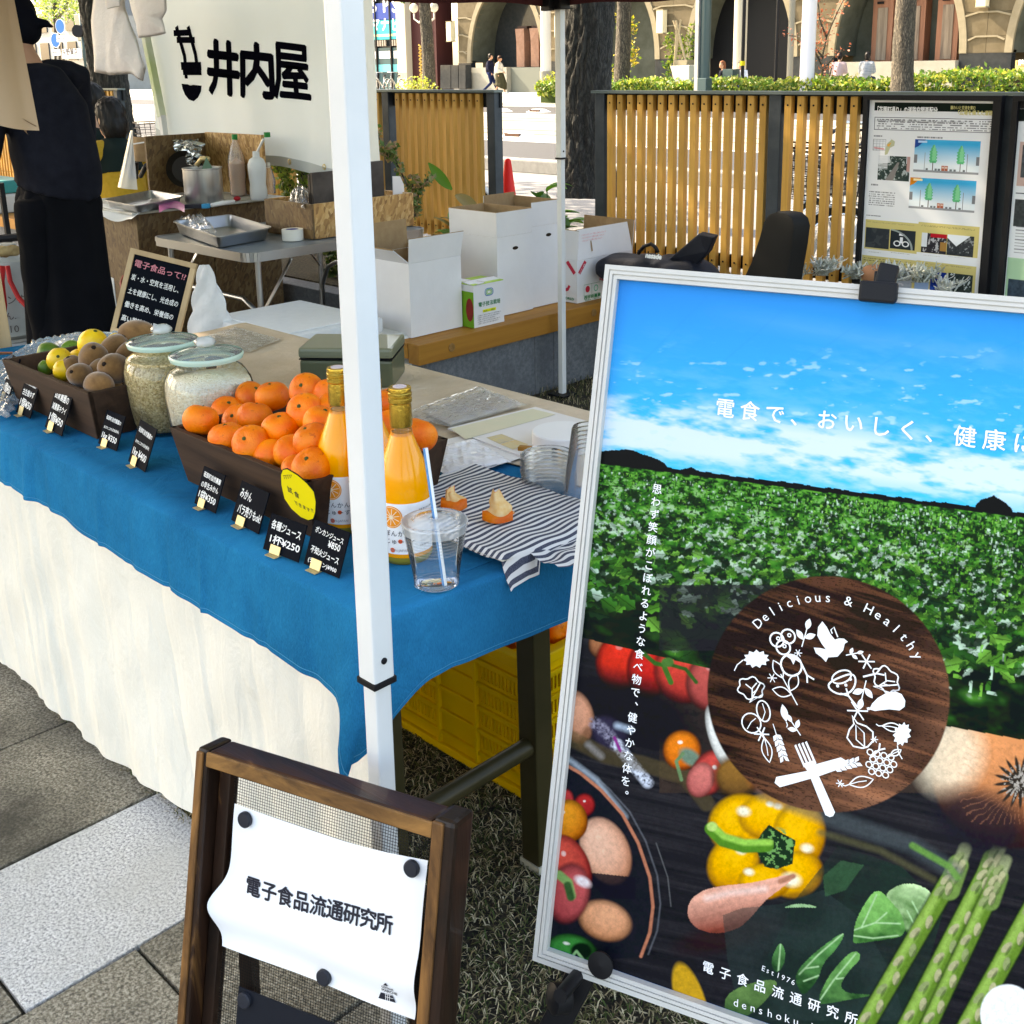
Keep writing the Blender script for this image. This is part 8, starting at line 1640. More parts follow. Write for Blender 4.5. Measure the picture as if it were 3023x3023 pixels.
dashes((2580,396),(2604,406),1,.9,seed=2);dashes((2708,399),(2782,412),1,.8,seed=3)
rect((2578,410),(2614,445),(.4,.4,.42));rect((2579,411),(2613,444),(.80,.82,.85));
for q in range(4):a.mix(a.line([((2580+q*9)/K,412/K),((2578+q*9)/K,444/K)],.35,.5)*.6,(.25,.25,.3));a.mix(a.line([(2578/K,(416+q*8)/K),(2612/K,(417+q*8)/K)],.35,.5)*.6,(.25,.25,.3))
a.mix(a.line([(2582/K,436/K),(2608/K,440/K)],1.6,1)*.7,(.7,.2,.2));a.mix(a.poly([(x/K,y/K)for x,y in((2612,450),(2618,425),(2632,412),(2628,408),(2642,418),(2640,430),(2628,436),(2620,455),(2612,458))]),(.55,.56,.38));a.mix(a.poly([(x/K,y/K)for x,y in((2618,428),(2632,420),(2624,434))]),(.85,.45,.08))
def photo(c0,c1,cols,sx=7,sy=9,seed=0,horizon=None):
 m_,(x0,x1,y0,y1)=rect(c0,c1,(0,0,0));n1=a.noise(sx,sy,seed,4,.3)[...,None];c=np.array(cols[0])*(1-n1)+np.array(cols[1])*n1;c=np.where(n1>.62,np.array(cols[2]),c);a.mix(m_,c);return m_,(x0,x1,y0,y1)
m_,b=photo((2594,459),(2683,536),((.02,.04,.04),(.10,.14,.12),(.45,.5,.5)),5,4,5);v_=(B_-b[2])/(b[3]-b[2]);u_=(A_-b[0])/(b[1]-b[0]);a.mix(m_*(v_>.72)*(np.abs(u_-.62)>.26),(.62,.66,.7));a.mix(m_*(np.abs(u_-.55+(.5-v_)*.35)<(1-v_)*.13)*(v_<.75),(.28,.26,.25));a.mix(m_*(u_<.3)*(v_>.45)*(np.abs(np.sin(v_*60))>.6),(.75,.77,.8));a.mix(m_*(u_>.9)*(v_>.4),(.55,.35,.33))
for yy,cc in((0,(.02,.09,.35)),(1,(.75,.28,.03))):
 o_=yy*(523-411);dx=-yy*14;c0=(2702+dx,411+o_);c1=(2888+dx,520+o_)if yy==0 else(2876,632)
 m_,b=rect(c0,c1,(1,1,1));u_=(A_-b[0])/(b[1]-b[0]);v_=(B_-b[2])/(b[3]-b[2]);a.mix(m_,np.array((.03,.45,.75))*np.clip((v_-.25)*1.6,0,1)[...,None]+np.array((.82,.88,.92))*(1-np.clip((v_-.25)*1.6,0,1)[...,None]));a.mix(m_*(v_<.10),(.35,.36,.38));a.mix(m_*(v_<.035),(.85,.86,.88));a.mix(m_*(u_+(1-v_)<.26)*(u_+(1-v_)*.55<.17),cc);a.mix(m_*(u_>.05)*(u_<.19)*(v_>.90)*(v_<.97),(.5,.7,.9)if yy==0 else(.95,.8,.5))
 for tx in(.30,.72):
  hw_=.055*np.clip((.86-v_)/.22,0,1)**.7*(v_>.32)*(1+.15*np.sin(v_*70));a.mix(m_*(np.abs(u_-tx)<hw_),(.12,.52,.26));a.mix(m_*(np.abs(u_-tx-.012)<hw_*.55)*(v_>.38),(.25,.68,.38));a.mix(m_*(np.abs(u_-tx)<.006)*(v_>.1)*(v_<.33),(.15,.12,.1))
 for tx in(.44,.49)if True else():a.mix(m_*(np.abs(u_-tx-.02)<.024)*(v_>.10)*(v_<.25),(.55,.17,.10));a.mix(m_*(np.abs(u_-tx-.02)<.018)*(v_>.17)*(v_<.22),(.8,.6,.5))
 for tx in(.21,.35,.40,.58,.64,.78):a.mix(m_*(np.abs(u_-tx)<.018)*(v_>.10)*(v_<.155),(.2,.22,.24))
 for tx in(.02,.98):a.mix(m_*(np.abs(u_-tx)<.03)*(v_>.3)*(v_<.55),(.25,.26,.28))
 for tx in(.17,.82):a.mix(m_*(np.abs(u_-tx)<.004)*(v_>.1)*(v_<.62),(.3,.3,.33))
dashes((2572,540),(2592,550),1,.9,seed=7);rect((2566,551),(2678,556),(.85,.42,.03));dashes((2566,562),(2640,612),7,.6,seed=8);rect((2560,616),(2670,621),(.85,.42,.03));dashes((2558,632),(2600,641),1,.9,seed=9)
for i,(c0,c1)in enumerate((((2556,647),(2706,750)),((2712,655),(2885,762)),((2545,752),(2702,862)),((2706,768),(2876,870)))):rect(c0,c1,(.70,.60,.26))
for i,(c0,c1)in enumerate((((2560,652),(2700,668)),((2718,662),(2878,682)),((2550,757),(2690,785)),((2710,773),(2868,795)),((2565,741),(2600,748)),((2630,744),(2685,752)),((2725,752),(2775,759)),((2800,757),(2850,763)))):dashes(c0,c1,2 if i<4 else 1,.6,(.22,.18,.08),seed=20+i)
photo((2557,670),(2623,736),((.04,.05,.06),(.07,.08,.09),(.08,.09,.1)),20,20,11)
m_,b=photo((2630,676),(2700,740),((.03,.04,.05),(.05,.06,.07),(.07,.08,.09)),20,20,12);u_=(A_-b[0])/(b[1]-b[0]);v_=(B_-b[2])/(b[3]-b[2])
for cx_,cy_ in((.28,.28),(.62,.28)):a.mix(m_*(np.abs(np.hypot((u_-cx_)*1.0,(v_-cy_)*.95)-.12)<.025),(.85,.86,.88))
a.mix(m_*(np.abs(u_-.45)<.06)*(v_>.3)*(v_<.62),(.85,.86,.88));a.mix(m_*(np.abs(u_-.45)<.10)*(v_>.70)*(v_<.80),(.85,.86,.88));a.mix(m_*(np.abs(np.hypot(u_+.1,v_+.0)-.98)<.04),(.35,.4,.4))
m_,b=photo((2722,686),(2792,752),((.02,.02,.03),(.10,.09,.10),(.5,.5,.52)),5,8,13);u_=(A_-b[0])/(b[1]-b[0]);v_=(B_-b[2])/(b[3]-b[2]);a.mix(m_*(u_>.35)*(v_>.80),(.55,.02,.04));a.mix(m_*(u_<.22)*(v_>.3),(.75,.78,.82));a.mix(m_*(u_>.75)*(v_<.6)*(v_>.15),(.45,.25,.08))
m_,b=photo((2798,692),(2872,760),((.02,.025,.03),(.12,.13,.14),(.3,.32,.33)),5,5,14);u_=(A_-b[0])/(b[1]-b[0]);v_=(B_-b[2])/(b[3]-b[2]);a.mix(m_*(v_>.45+np.abs(u_-.35)*1.1),(.80,.84,.88))
photo((2550,790),(2608,860),((.01,.015,.03),(.1,.1,.1),(.5,.55,.6)),6,4,15);photo((2620,795),(2690,860),((.35,.4,.5),(.55,.6,.65),(.7,.7,.75)),9,5,16);m_,b=photo((2748,800),(2790,865),((.01,.04,.25),(.02,.08,.4),(.03,.12,.5)),12,12,17);u_=(A_-b[0])/(b[1]-b[0]);v_=(B_-b[2])/(b[3]-b[2]);a.mix(m_*(np.hypot(u_-.5,(v_-.75)*1.5)<.16),(.85,.6,.5));photo((2800,805),(2868,870),((.01,.015,.02),(.12,.16,.14),(.6,.65,.65)),4,6,18)
rect((2702,795),(2740,860),(.35,.5,.75));pr=a.put('board_print',nb1,0,.45,.0,.98,1.15)
tf=PF((0,4.3645,0),(1,0,0),(0,0,1));GT=M('print_gold',(.62,.55,.22),.6)
def bt(s_,x0,y0,x1,size,mat,bold=.0006):u0,v0=tf.uv(x0,y0);u1,_=tf.uv(x1,y0);text(s_,tf,u0,v0,size,mat,nb1,bold=bold,fit=u1-u0,off=.0)
bt('「花園町通り」の道路空間再配分',2590,331,2768,.027,WHITE,.0009);bt('賑わいと交流を育む',2806,322,2880,.015,GT,.0004);bt('「広場を備えた道路」',2828,338,2936,.019,GT,.0006)
bt('松山市では、少子高齢化が進む中で、歩行者や自転車といった交通に配慮したまちづくりを目指しています。',2590,358,2850,.0085,INK,0)
nb2=board_frame('second notice board cut off by the right edge of the photo',-1.735,-1.18,.38,1.257)
a=Art(nf,-1.712,.402,-1.215,1.210,220,360,(.80,.82,.83));X,Y=a.X,a.Y;A_,B_=np.meshgrid(-1.712+(np.arange(220)+.5)/220*.497,.402+(np.arange(360)+.5)/360*.808)
def r2_(x0,x1,y0,y1,c):m_=((A_>x0)&(A_<x1)&(B_>y0)&(B_<y1)).astype(float);a.mix(m_,np.array(c)*(.5+a.noise(5,5,3)[...,None])if max(c)<.5 else c)
r2_(-1.712,-1.2,1.165,1.21,(.01,.02,.02));r2_(-1.70,-1.5,.93,1.09,(.62,.45,.40));r2_(-1.69,-1.5,.96,1.08,(.10,.11,.12));r2_(-1.70,-1.5,.78,.88,(.07,.08,.08));r2_(-1.71,-1.4,.45,.66,(.42,.62,.42));r2_(-1.70,-1.55,.50,.58,(.06,.09,.12));r2_(-1.70,-1.55,.42,.48,(.05,.06,.07))
for i in range(9):r2_(-1.70,-1.45,.90-.0*i+.0,.905,(.2,.2,.22));r2_(-1.69,-1.45,.68+.012*i,.683+.012*i,(.3,.3,.32))
a.put('board_print',nb2,0,.45,.0,.98,1.15)
# ================================================================== BICYCLES BEHIND THE FENCE
CHR=M('chrome',(.62,.62,.62),.2,metal=1);TYR=M('tyre',(.012,.012,.012),.8);BWH=M('bike_white',(.55,.55,.53),.35,coat=.4)
def bicycle(label,frm):
 t_=thing('bicycle',label,'bicycle',(0,0,0),group='bicycles parked behind the slatted fence')
 for x in(-.52,.52):
  w_=thing('tmp','','');bpy.data.objects.remove(w_)
  rim=[]
  ty=MB().tube([(x+.325*math.cos(k*math.pi/18),0,.34+.325*math.sin(k*math.pi/18))for k in range(37)],.017,7,caps=False).build('tyre',TYR,t_,smooth=True)
  MB().tube([(x+.30*math.cos(k*math.pi/18),0,.34+.30*math.sin(k*math.pi/18))for k in range(37)],.009,6,caps=False).build('rim',CHR,ty,smooth=True)
  s_=MB()
  for k in range(18):a_=k*math.pi/9;s_.tube([(x,.012*(-1)**k,.34),(x+.30*math.cos(a_+.2*(-1)**k),0,.34+.30*math.sin(a_+.2*(-1)**k))],.0013,3)
  s_.build('spokes',CHR,ty,kind='stuff');MB().tube([(x,-.035,.34),(x,.035,.34)],.018,8).build('hub',CHR,ty)
  MB().tube([(x+.36*math.cos(a_),0,.34+.36*math.sin(a_))for a_ in[rad(20+k*14)for k in range(10)]],[(.028,.006)]*10,6).build('mudguard',frm,t_,smooth=True)
 f_=[((.46,.78),(-.10,.32)),((.47,.86),(.52,.34)),((-.24,.80),(-.10,.30)),((-.10,.30),(-.52,.34)),((-.22,.68),(-.52,.34)),((.46,.70),(-.02,.36))]
 for a_,b_ in f_:MB().tube([(a_[0],0,a_[1]),(b_[0],0,b_[1])],.016,8).build('frame_tube',frm,t_,smooth=True)
 MB().tube([(.46,0,.86),(.43,0,1.0)],.013,8).build('stem',CHR,t_);MB().tube([(.30,-.27,.98),(.38,-.24,1.03),(.43,-.1,1.02),(.43,.1,1.02),(.38,.24,1.03),(.30,.27,.98)],.011,8).build('handlebar',CHR,t_,smooth=True)
 for y in(-.27,.27):MB().tube([(.30,y,.98),(.20,y,.965)],.016,8).build('grip',PLAS,t_)
 MB().ell((-.27,0,.84),.13,.085,.035,14,8,fn=lambda u:1-.35*max(0,u.x)).build('saddle',PLAS,t_,smooth=True);MB().tube([(-.25,0,.66),(-.26,0,.82)],.012,8).build('seat_post',CHR,t_)
 for(cx_,nm,z0)in((.62,'front_basket',.74),(-.56,'rear_basket',.72)):
  b_=MB();w_,d_,h_=.17,.18,.24
  for k in range(9):
   o_=-1+k*.25
   for s_ in(-1,1):b_.tube([(cx_+o_*w_,s_*d_*.85,z0),(cx_+o_*w_*1.1,s_*d_,z0+h_)],.0022,3);b_.tube([(cx_+s_*w_*.9,o_*d_,z0),(cx_+s_*w_*1.1,o_*d_,z0+h_)],.0022,3)
  for k in range(6):
   z=z0+h_*k/5;g_=1+.1*k/5;b_.tube([(cx_-w_*g_,-d_*g_,z),(cx_+w_*g_,-d_*g_,z),(cx_+w_*g_,d_*g_,z),(cx_-w_*g_,d_*g_,z),(cx_-w_*g_,-d_*g_,z)],.0028 if k<5 else.006,3)
  b_.build(nm,PLAS,t_,kind='stuff')
 MB().tube([(-.10,-.10,.30),(-.10,.10,.30)],.012,6).build('crank',CHR,t_);MB().lathe([(.0,0),(.09,0),(.09,.006),(0,.006)],(-.10,.05,.30),18,ax=(0,1,0)).build('chain_ring',CHR,t_);MB().tube([(-.45,.08,.05),(-.50,.03,.34)],.008,6).build('kick_stand',CHR,t_)
 return t_
bk=bicycle('white framed bicycle with black baskets behind the fence, beside the notice board',BWH);bk.location=(-2.15,5.55,0);bk.rotation_euler=(0,0,rad(80))
for i,(x,y,r_,lb)in enumerate(((-2.75,5.75,72,'bicycle behind the fence, right of the black case'),(-3.25,6.0,95,'bicycle with dark basket seen between the middle slats'),(-1.35,5.5,84,'bicycle behind the gap between the two notice boards'),(T(1486,520,5.0).x-.865,5.0,0,'bicycle whose black wheel shows past the left fence post'),(-9.2,5.6,70,'bicycle at the far left near the seated pair'))):
 _b=dup(bk,(x,y,0),rad(r_),lb)
 if 'wheel' in lb:
  for ch in list(_b.children):
   if 'basket' in ch.name:bpy.data.objects.remove(ch)
cl_=MB().tube([(0,0,0),(0,0,.1)],.01,4)
for i,(px,lb)in enumerate(((1128,'white bicycle parked in front of the shop, left one'),(1170,'bicycle with red lamp parked in front of the shop, right one'))):q=T(px,262,37.5);b_=dup(bk,(q.x,37.5,.1),rad(-70),lb);b_['group']='bicycles parked in front of the shop'
# ================================================================== STREET FURNITURE AND PLANTS
cone=thing('traffic_cone','red traffic cone on the path in the gap between the fences','cone',T(1500,660,6.2))
cpz=T(1500,535,6.2);cx_,cy_=cpz.x,6.2
MB().lathe([(.135,0),(.10,.06),(.028,.64),(.024,.665),(.012,.68),(0,.68)],(cx_,cy_,.03),28).build('cone_body',M('cone_red',(.62,.012,.008),.45),cone,smooth=.7);MB().box(cx_-.19,cx_+.19,cy_-.19,cy_+.19,0,.03).build('base',M('cone_red',(0,0,0)),cone,bev=.01)
cone.location=(cx_,cy_,0);RM[cone]=Matrix.Translation((cx_,cy_,0))
for ch in cone.children:ch.matrix_parent_inverse=RM[cone].inverted()
def post(label,px,t_,r_,z1,mat,kind='street_lamp',cat='lamp post',x2=None,extra=None):
 x=T(px,200,t_).x;x_t=x;p_=thing(kind,label,cat,(x,t_,.0));MB().tube([(x,t_,0),(x_t,t_,z1)],r_,16).build('post',mat,p_,smooth=.8);return p_,x
GP=M('post_green_grey',(.05,.085,.085),.35,coat=.3);WP=M('post_white',(.62,.60,.54),.45);BP=M('post_black',(.01,.01,.012),.4,spec=.2);SP=M('post_silver',(.42,.42,.40),.35,metal=.5)
p_,x=post('thick dark green lamp post with painted sunlit side, left end of the right hand hedge',2081,28.5,.155,7,GP);MB().box(x-.22,x-.10,28.28,28.5,0,7).build('sunlit_side_strip',SP,p_);MB().box(x+.02,x+.34,28.1,28.4,.3,.92).build('switch_box',GP,p_,bev=.02)  # pale strip stands in for the sunlit side of the green post
p_,x=post('cream round post beside the dark doors',2183,36,.24,7,M('cream_post',(.48,.45,.36),.6),'post','post')
p_,x=post('thin black post with a yellow band, in front of the doors',2192,29.5,.055,7,BP,'sign_post','post');MB().tube([(x,29.5,1.25),(x,29.5,1.38)],.075,12).build('yellow_band',M('band_yellow',(.7,.55,.02),.5),p_)
p_,x=post('thin black post right of the yellow banded one',2291,29.5,.05,7,BP,'sign_post','post')
p_,x=post('slim grey post left of the broad white one',2332,36.5,.11,7,M('post_grey',(.24,.23,.19),.6),'post','post')
p_,x=post('broad bright white post partly hidden by red autumn leaves',2383,29.2,.20,7,M('post_bright',(.72,.70,.74),.5),'post','post')
p_,x=post('tall white lamp post in front of the first arch',1612,36.0,.22,7,WP);MB().tube([(x,36,0),(x,36,1.1)],.26,16).build('base_sleeve',M('post_grey',(0,0,0)),p_,smooth=.8)
gl_=thing('globe_lamp','lamp post with two round white globes beside the knotted trunk','street lamp',T(1250,262,34));
for px,py in((1222,24),(1281,22)):
 q=T(px,py,34);MB().ell(q,.19,.19,.20,18,12).build('globe',M('globe_white',(.72,.68,.58),.3),gl_,smooth=True);c0=T(1250,40,34);MB().tube([q-Vector((0,0,.2)),q-Vector((0,0,.45)),Vector(((q.x+c0.x)/2,34,q.z-.62)),Vector((c0.x,34,q.z-.40))],.04,8).build('arm',WP,gl_,smooth=True)
c0=T(1250,40,34);MB().tube([(c0.x,34,.1),(c0.x,34,c0.z)],.05,10).build('post',WP,gl_)
rt=thing('maple_sapling','small red leafed autumn tree behind the hedge','tree',T(2440,240,31));RL=[leafm('leaf_red',(.42,.10,.05)),leafm('leaf_coral',(.55,.20,.12)),leafm('leaf_rust',(.32,.10,.05))]
br=[[(2430,260),(2425,180),(2440,110),(2470,40),(2495,-10)],[(2425,190),(2405,150),(2395,90)],[(2440,110),(2420,60),(2415,10)],[(2428,210),(2460,170),(2490,145)],[(2430,170),(2380,110),(2330,105)],[(2410,255),(2395,200),(2385,150)],[(2440,250),(2450,220),(2455,200)]];lp=[]
for l in br:
 P_=[T(x,y,31)for x,y in l];MB().tube(P_,[.03-.005*i for i in range(len(P_))],6).build('branch',LB,rt,smooth=True)
 for x,y in dens(l,6):
  for _ in range(5 if y<150 else 2):lp.append(tuple(T(x+random.gauss(0,12),y+random.gauss(0,12),31+random.gauss(0,.2))))
leaves('foliage',lp,.05,RL,rt)
st_=thing('staked_sapling','leafy green sapling tied to crossed stakes by the green lamp post','tree',T(2010,240,31))
for l in([(1988,60),(2025,180)],[(2010,58),(1995,175)],[(1998,60),(1990,235)],[(1985,240),(2000,100)],[(2022,170),(1996,60)]):MB().tube([T(x,y,30.6)for x,y in l],.03,6).build('stake',M('stake',(.42,.33,.2),.7),st_)
lp=[tuple(T(x+random.gauss(0,9),y+random.gauss(0,14),30.8))for x,y in[(1980,110),(1985,150),(2020,120),(2035,100),(1975,190),(1968,215),(2040,140),(1985,175),(2030,165),(2005,150),(1972,130)]for _ in range(26)];leaves('foliage',lp,.07,[MT['hedge_lime'],GR[0],GR[1]],st_)
q=T(1975,245,29.8);q2=T(2035,190,29.8);tag(MB().prism([T(1978,195,29.8),T(2035,192,29.8),T(2035,246,29.8),T(1992,246,29.8)],(0,.5,0)).build('white_planter',M('white_planter',(.55,.52,.45),.6),None,bev=.02),'white planter board at the foot of the staked sapling','planter')
tag(MB().prism([T(1990,177,30.2),T(2028,177,30.2),T(2026,192,30.2),T(1990,192,30.2)],(0,.5,0)).build('stone_pot',TRIM,None),'small stone box behind the white planter board','planter')
ub=thing('utility_box','dark green utility box between the two people sitting across the road','cabinet',T(2148,245,30));MB().prism([T(2133,204,30.3),T(2163,204,30.3),T(2163,250,30.3),T(2133,250,30.3)],(0,.4,0)).build('cabinet_body',GP,ub,bev=.01)
for i,(x0,x1)in enumerate(((1300,1330),(1332,1352),(1354,1374))):MB().prism([T(x0,192,39.2),T(x1,192,39.2),T(x1,262,39.2),T(x0,262,39.2)],(0,.4,0)).build('bollard_panel',BASEM,bd)
nr=thing('notice_sign','small yellow and red notice at the right edge above the hedge','sign',T(3010,200,33));MB().prism([T(2998,178,33),T(3060,180,33),T(3060,212,33),T(2996,210,33)],(0,.05,0)).build('sign_panel',M('notice_yellow',(.6,.5,.2),.6),nr);MB().prism([T(3004,180,32.98),T(3060,182,32.98),T(3060,194,32.98),T(3003,192,32.98)],(0,.01,0)).build('red_field',M('notice_red',(.6,.03,.02),.6),nr);text('禁止',PF(T(3005,191,32.95),(1,0,0),(0,0,1)),0,0,.16,WHITE,nr,bold=.008);MB().tube([T(3020,212,33),T(3022,260,33)],.03,6).build('post',BP,nr)
def farbox(label,p0,p1,t_,dep,mat,name='building',cat='building'):
 a_=T(p0[0],p0[1],t_);b_=T(p1[0],p1[1],t_);o=thing(name,label,cat,(a_.x,t_,0));MB().box(a_.x,b_.x,t_,t_+dep,0,a_.z).build('wall',mat,o);return o,a_.x,b_.x,a_.z
PALE=M('pale_render',(.34,.33,.30),.8,(.38,.37,.34),2)
o,xa_,xb_,zt=farbox('pale building with a long sign and windows at the far left',(60,62),(262,62),40,10,PALE)
for i in range(5):
 for j in range(2):MB().box(xa_+1+i*(xb_-xa_)/5,xa_+1+i*(xb_-xa_)/5+(xb_-xa_)/8,39.9,40,2.2+j*2.2,3.6+j*2.2).build('window',M('window_glass',(0,0,0)),o)
sgp=T(185,160,39.7);sg=[T(x,y,39.7)for x,y in((183,145),(238,143),(240,172),(183,172))];MB().prism(sg,(0,.1,0)).build('sign_panel',WHITE,o);fr=PF((sg[3].x,39.68,sg[3].z),(1,0,0),(0,0,1));text('矢野質店',fr,.15,.25,(sg[0].z-sg[3].z)*.75,INK,o,bold=.01,fit=(sg[1].x-sg[0].x)*.85)
aw=MB();
for k in range(12):aw.add([T(188+k*4,176,39.2),T(190+k*4,176,39.2),T(190+k*4,186,39.2),T(188+k*4,186,39.2)],[(0,1,2,3)])
aw.build('balustrade',M('post_grey',(0,0,0)),o,kind='stuff')
o,*_=farbox('grey modern block behind the leafy tree at the top left',(120,-60),(235,-60),60,14,M('block_grey',(.22,.22,.22),.8))
ftr=thing('street_tree','leafy pale green tree top left, behind the vendor head','tree',T(165,250,30));MB().tube([T(172,250,30),T(168,90,30),T(160,30,30),T(175,-60,30)],[.22,.16,.12,.08],10).build('trunk',LB,ftr,smooth=True);MB().tube([T(168,60,30),T(195,20,30),T(215,-30,30)],[.09,.06,.03],8).build('limb',LB,ftr,smooth=True)
lp=[tuple(T(random.uniform(100,240),random.triangular(-60,78,0),30+random.gauss(0,.8)))for _ in range(1300)];leaves('crown',lp,.10,[MT['hedge_lime'],GR[1],GR[0],leafm('leaf_pale',(.34,.38,.16))],ftr)
sp_=thing('road_sign','post with two round blue road signs behind the vendor neck','road sign',T(168,250,22));MB().tube([T(170,240,22),T(172,60,22)],.04,8).build('post',SP,sp_)
for px,py in((179,78),(165,119)):
 c=T(px,py,21.9);MB().lathe([(0,0),(.30,0),(.30,.03),(0,.03)],c,28,ax=(.2,-.95,0),caps=False).build('sign_disc',WHITE,sp_,smooth=.6);MB().lathe([(0,.034),(.275,.034)],c,28,ax=(.2,-.95,0),caps=False).build('blue_face',M('sign_bright_blue',(.01,.16,.55),.4),sp_)
 f_=PF(c+Vector((-.25,-.12,-.62)),(1,.2,0),(0,0,1));MB().prism([f_.p(0,0),f_.p(.55,0),f_.p(.55,.26),f_.p(0,.26)],(0,.03,0)).build('plate',WHITE,sp_);text('自転車歩行者',f_,.03,.10,.09,INK,sp_,fit=.5,off=.01)
tl_=thing('traffic_light','back of a dark green traffic light on a post by the leaning trunk','traffic light',T(250,250,18));MB().tube([T(258,248,18),T(236,40,18)],.05,8).build('post',GP,tl_,smooth=True);MB().prism([T(x,y,18)for x,y in((216,42),(238,40),(252,118),(230,122))],(.1,.3,0)).build('signal_box',GP,tl_,bev=.02);MB().lathe([(0,0),(.20,0),(.20,.12),(0,.12)],T(234,92,17.9),20,ax=(.5,-.8,0)).build('lamp_hood',PLAS,tl_,smooth=.6);MB().prism([T(x,y,18)for x,y in((250,195),(264,194),(268,240),(254,242))],(0,.2,0)).build('control_box',GP,tl_,bev=.01)
gs=thing('gas_bottle','pale grey gas bottle with red hoses at the left edge','gas bottle',(0,0,0));c=S(42,960,-5.2);r_=.115;gs.location=(c.x,c.y,.26);RM[gs]=Matrix.Translation((c.x,c.y,.26))
MB().lathe([(.09,0),(r_,.02),(r_,.30),(.10,.35),(.05,.375),(.045,.42),(0,.42)],(c.x,c.y,.24),28).build('cylinder_body',M('gas_grey',(.36,.38,.36),.5,(.42,.43,.41),6),gs,smooth=.8);MB().tube([(c.x-.05,c.y-.05,.68),(c.x+.05,c.y+.06,.69)],.018,8).build('valve',PLAS,gs)
fg=PF(Vector((c.x+.085,c.y-.095,.24)),(.72,.69,0),(0,0,1));cw_=lambda a_,b_:Vector((c.x+(r_+.0015)*math.cos(-.85+a_/r_),c.y+(r_+.0015)*math.sin(-.85+a_/r_),.24+b_))
text('プロパンガス',None,-.10,.17,.045,M('ink_grey2',(.12,.10,.10),.6),gs,warp=cw_);text('でん.',None,-.02,.10,.04,MT['ink_grey2'],gs,warp=cw_);text('30-10',None,-.03,.04,.045,MT['ink_grey2'],gs,warp=cw_)
HR=M('hose_bright_red',(.42,.02,.02),.5);tag(MB().tube([S(8,785,-5.05),S(4,830,-5.05),S(12,900,-5.05),S(6,980,-5.05)],.014,8).build('hose',HR,None,smooth=True),'thick red hose at the very left edge','hose');tag(MB().tube([S(22,785,-5.0),S(30,830,-5.0),S(55,880,-4.95),S(85,910,-4.9),S(112,935,-4.85)],.011,8).build('hose',HR,None,smooth=True),'red hose curving from the gas bottle towards the vendor','hose')
tag(MB().ell(S(20,742,-5.0),.04,.06,.022,16,8,fn=lambda u:1+.25*math.sin(u.x*9+u.y*7)).build('straw_bundle',M('straw_bundle',(.45,.30,.13),.9,(.55,.40,.2),60,.5,150),None,smooth=True),'tan brush of straw hanging at the left edge above the gas bottle','brush')
tag(MB().prism([W(-30,1050,.72),W(34,1045,.72),W(38,1040,.74),W(-30,1040,.74)],(0,0,.001)).build('orange_packet',M('orange_packet',(.65,.20,.06),.5),None),'orange packet lying at the left end of the table','packet')
wp_=[S(-40,760,-3.0),S(-6,760,-3.0),S(38,1035,-3.0),S(-40,1050,-3.0)];tag(MB().prism(wp_,(-.03,.01,0)).build('wooden_post',PN,None,bev=.003),'slanting raw wooden board at the left edge of the table','board')
q=W(-10,600,.42);tag(MB().box(q.x-.5,q.x+.15,q.y-.1,q.y+.2,.352,.50).build('cooler_base',M('cooler_white',(.5,.5,.48),.5),None,bev=.02),'pale cooler box standing on the far left bench','cooler');tag(MB().box(q.x-.5,q.x+.15,q.y-.1,q.y+.2,.503,.60).build('teal_crate',M('teal_plastic',(.02,.22,.22),.4),None,bev=.01),'teal crate on top of the cooler at the far left','crate')
MBk=MB().bar(S(2,540,-5.6),S(32,750,-5.6),.022,.022);tag(MBk.build('black_pole',PLAS,None),'thin slanting black pole at the left edge','pole')
def bigleaf(m_,base,d,up,L,w_,droop=.3,n=8):
 base=Vector(base);d=Vector(d).normalized();s_=d.cross(Vector(up)).normalized();u_=s_.cross(d).normalized()
 def f(u,v):
  t_=v;ww=w_*math.sin(math.pi*min(1,t_*.94+.03))**.8*(1-.3*t_);p=base+d*(L*t_)-Vector((0,0,droop*L*t_*t_));a_=(u*2-1);return p+s_*(ww*a_)+u_*(abs(a_)*ww*.35)
 m_.grid(f,4,n)
LG_=leafm('big_leaf_green',(.09,.24,.025),.35);LG2=leafm('big_leaf_deep',(.04,.13,.02),.3);LO=leafm('leaf_olive_orange',(.22,.17,.05),.3)
def leafy(label,at_,nst,hgt,L,w_,mats,seed,name='potted_shrub',spread=.12,cat='plant',group=None):
 r=random.Random(seed);t_=thing(name,label,cat,at_,group=group);at_=Vector(at_)
 for k in range(nst):
  a_=r.uniform(0,6.28);tip=at_+Vector((math.cos(a_)*spread*r.uniform(.2,1),math.sin(a_)*spread*r.uniform(.2,1),hgt*r.uniform(.6,1)));MB().tube([at_,at_.lerp(tip,.5)+Vector((.01,.01,.02)),tip],[.006,.005,.003],5).build('stem',LG2,t_)
  for j in range(r.randint(5,7)):
   b_=r.uniform(0,6.28);m_=MB();p=at_.lerp(tip,r.uniform(.55,1));bigleaf(m_,p,(math.cos(b_),math.sin(b_),r.uniform(.1,.9)),(0,0,1),L*r.uniform(.7,1.2),w_*r.uniform(.7,1.1),r.uniform(.1,.5));m_.build('leaf',mats[r.randint(0,len(mats)-1)],t_,smooth=True)
 return t_
q=T(1330,640,4.0);leafy('tall leafed plant with one upright bright leaf in front of the left fence',(q.x,4.0,.27),2,.42,.16,.035,[LG_,LG_,LO],3,spread=.06)
m_=MB();bigleaf(m_,T(1335,560,3.98),T(1280,498,3.98)-T(1335,560,3.98),(.3,-1,.2),.22,.035,.0);tag(m_.build('large_leaf',LG_,None,smooth=True),'single long bright green leaf standing up before the left fence','leaf')
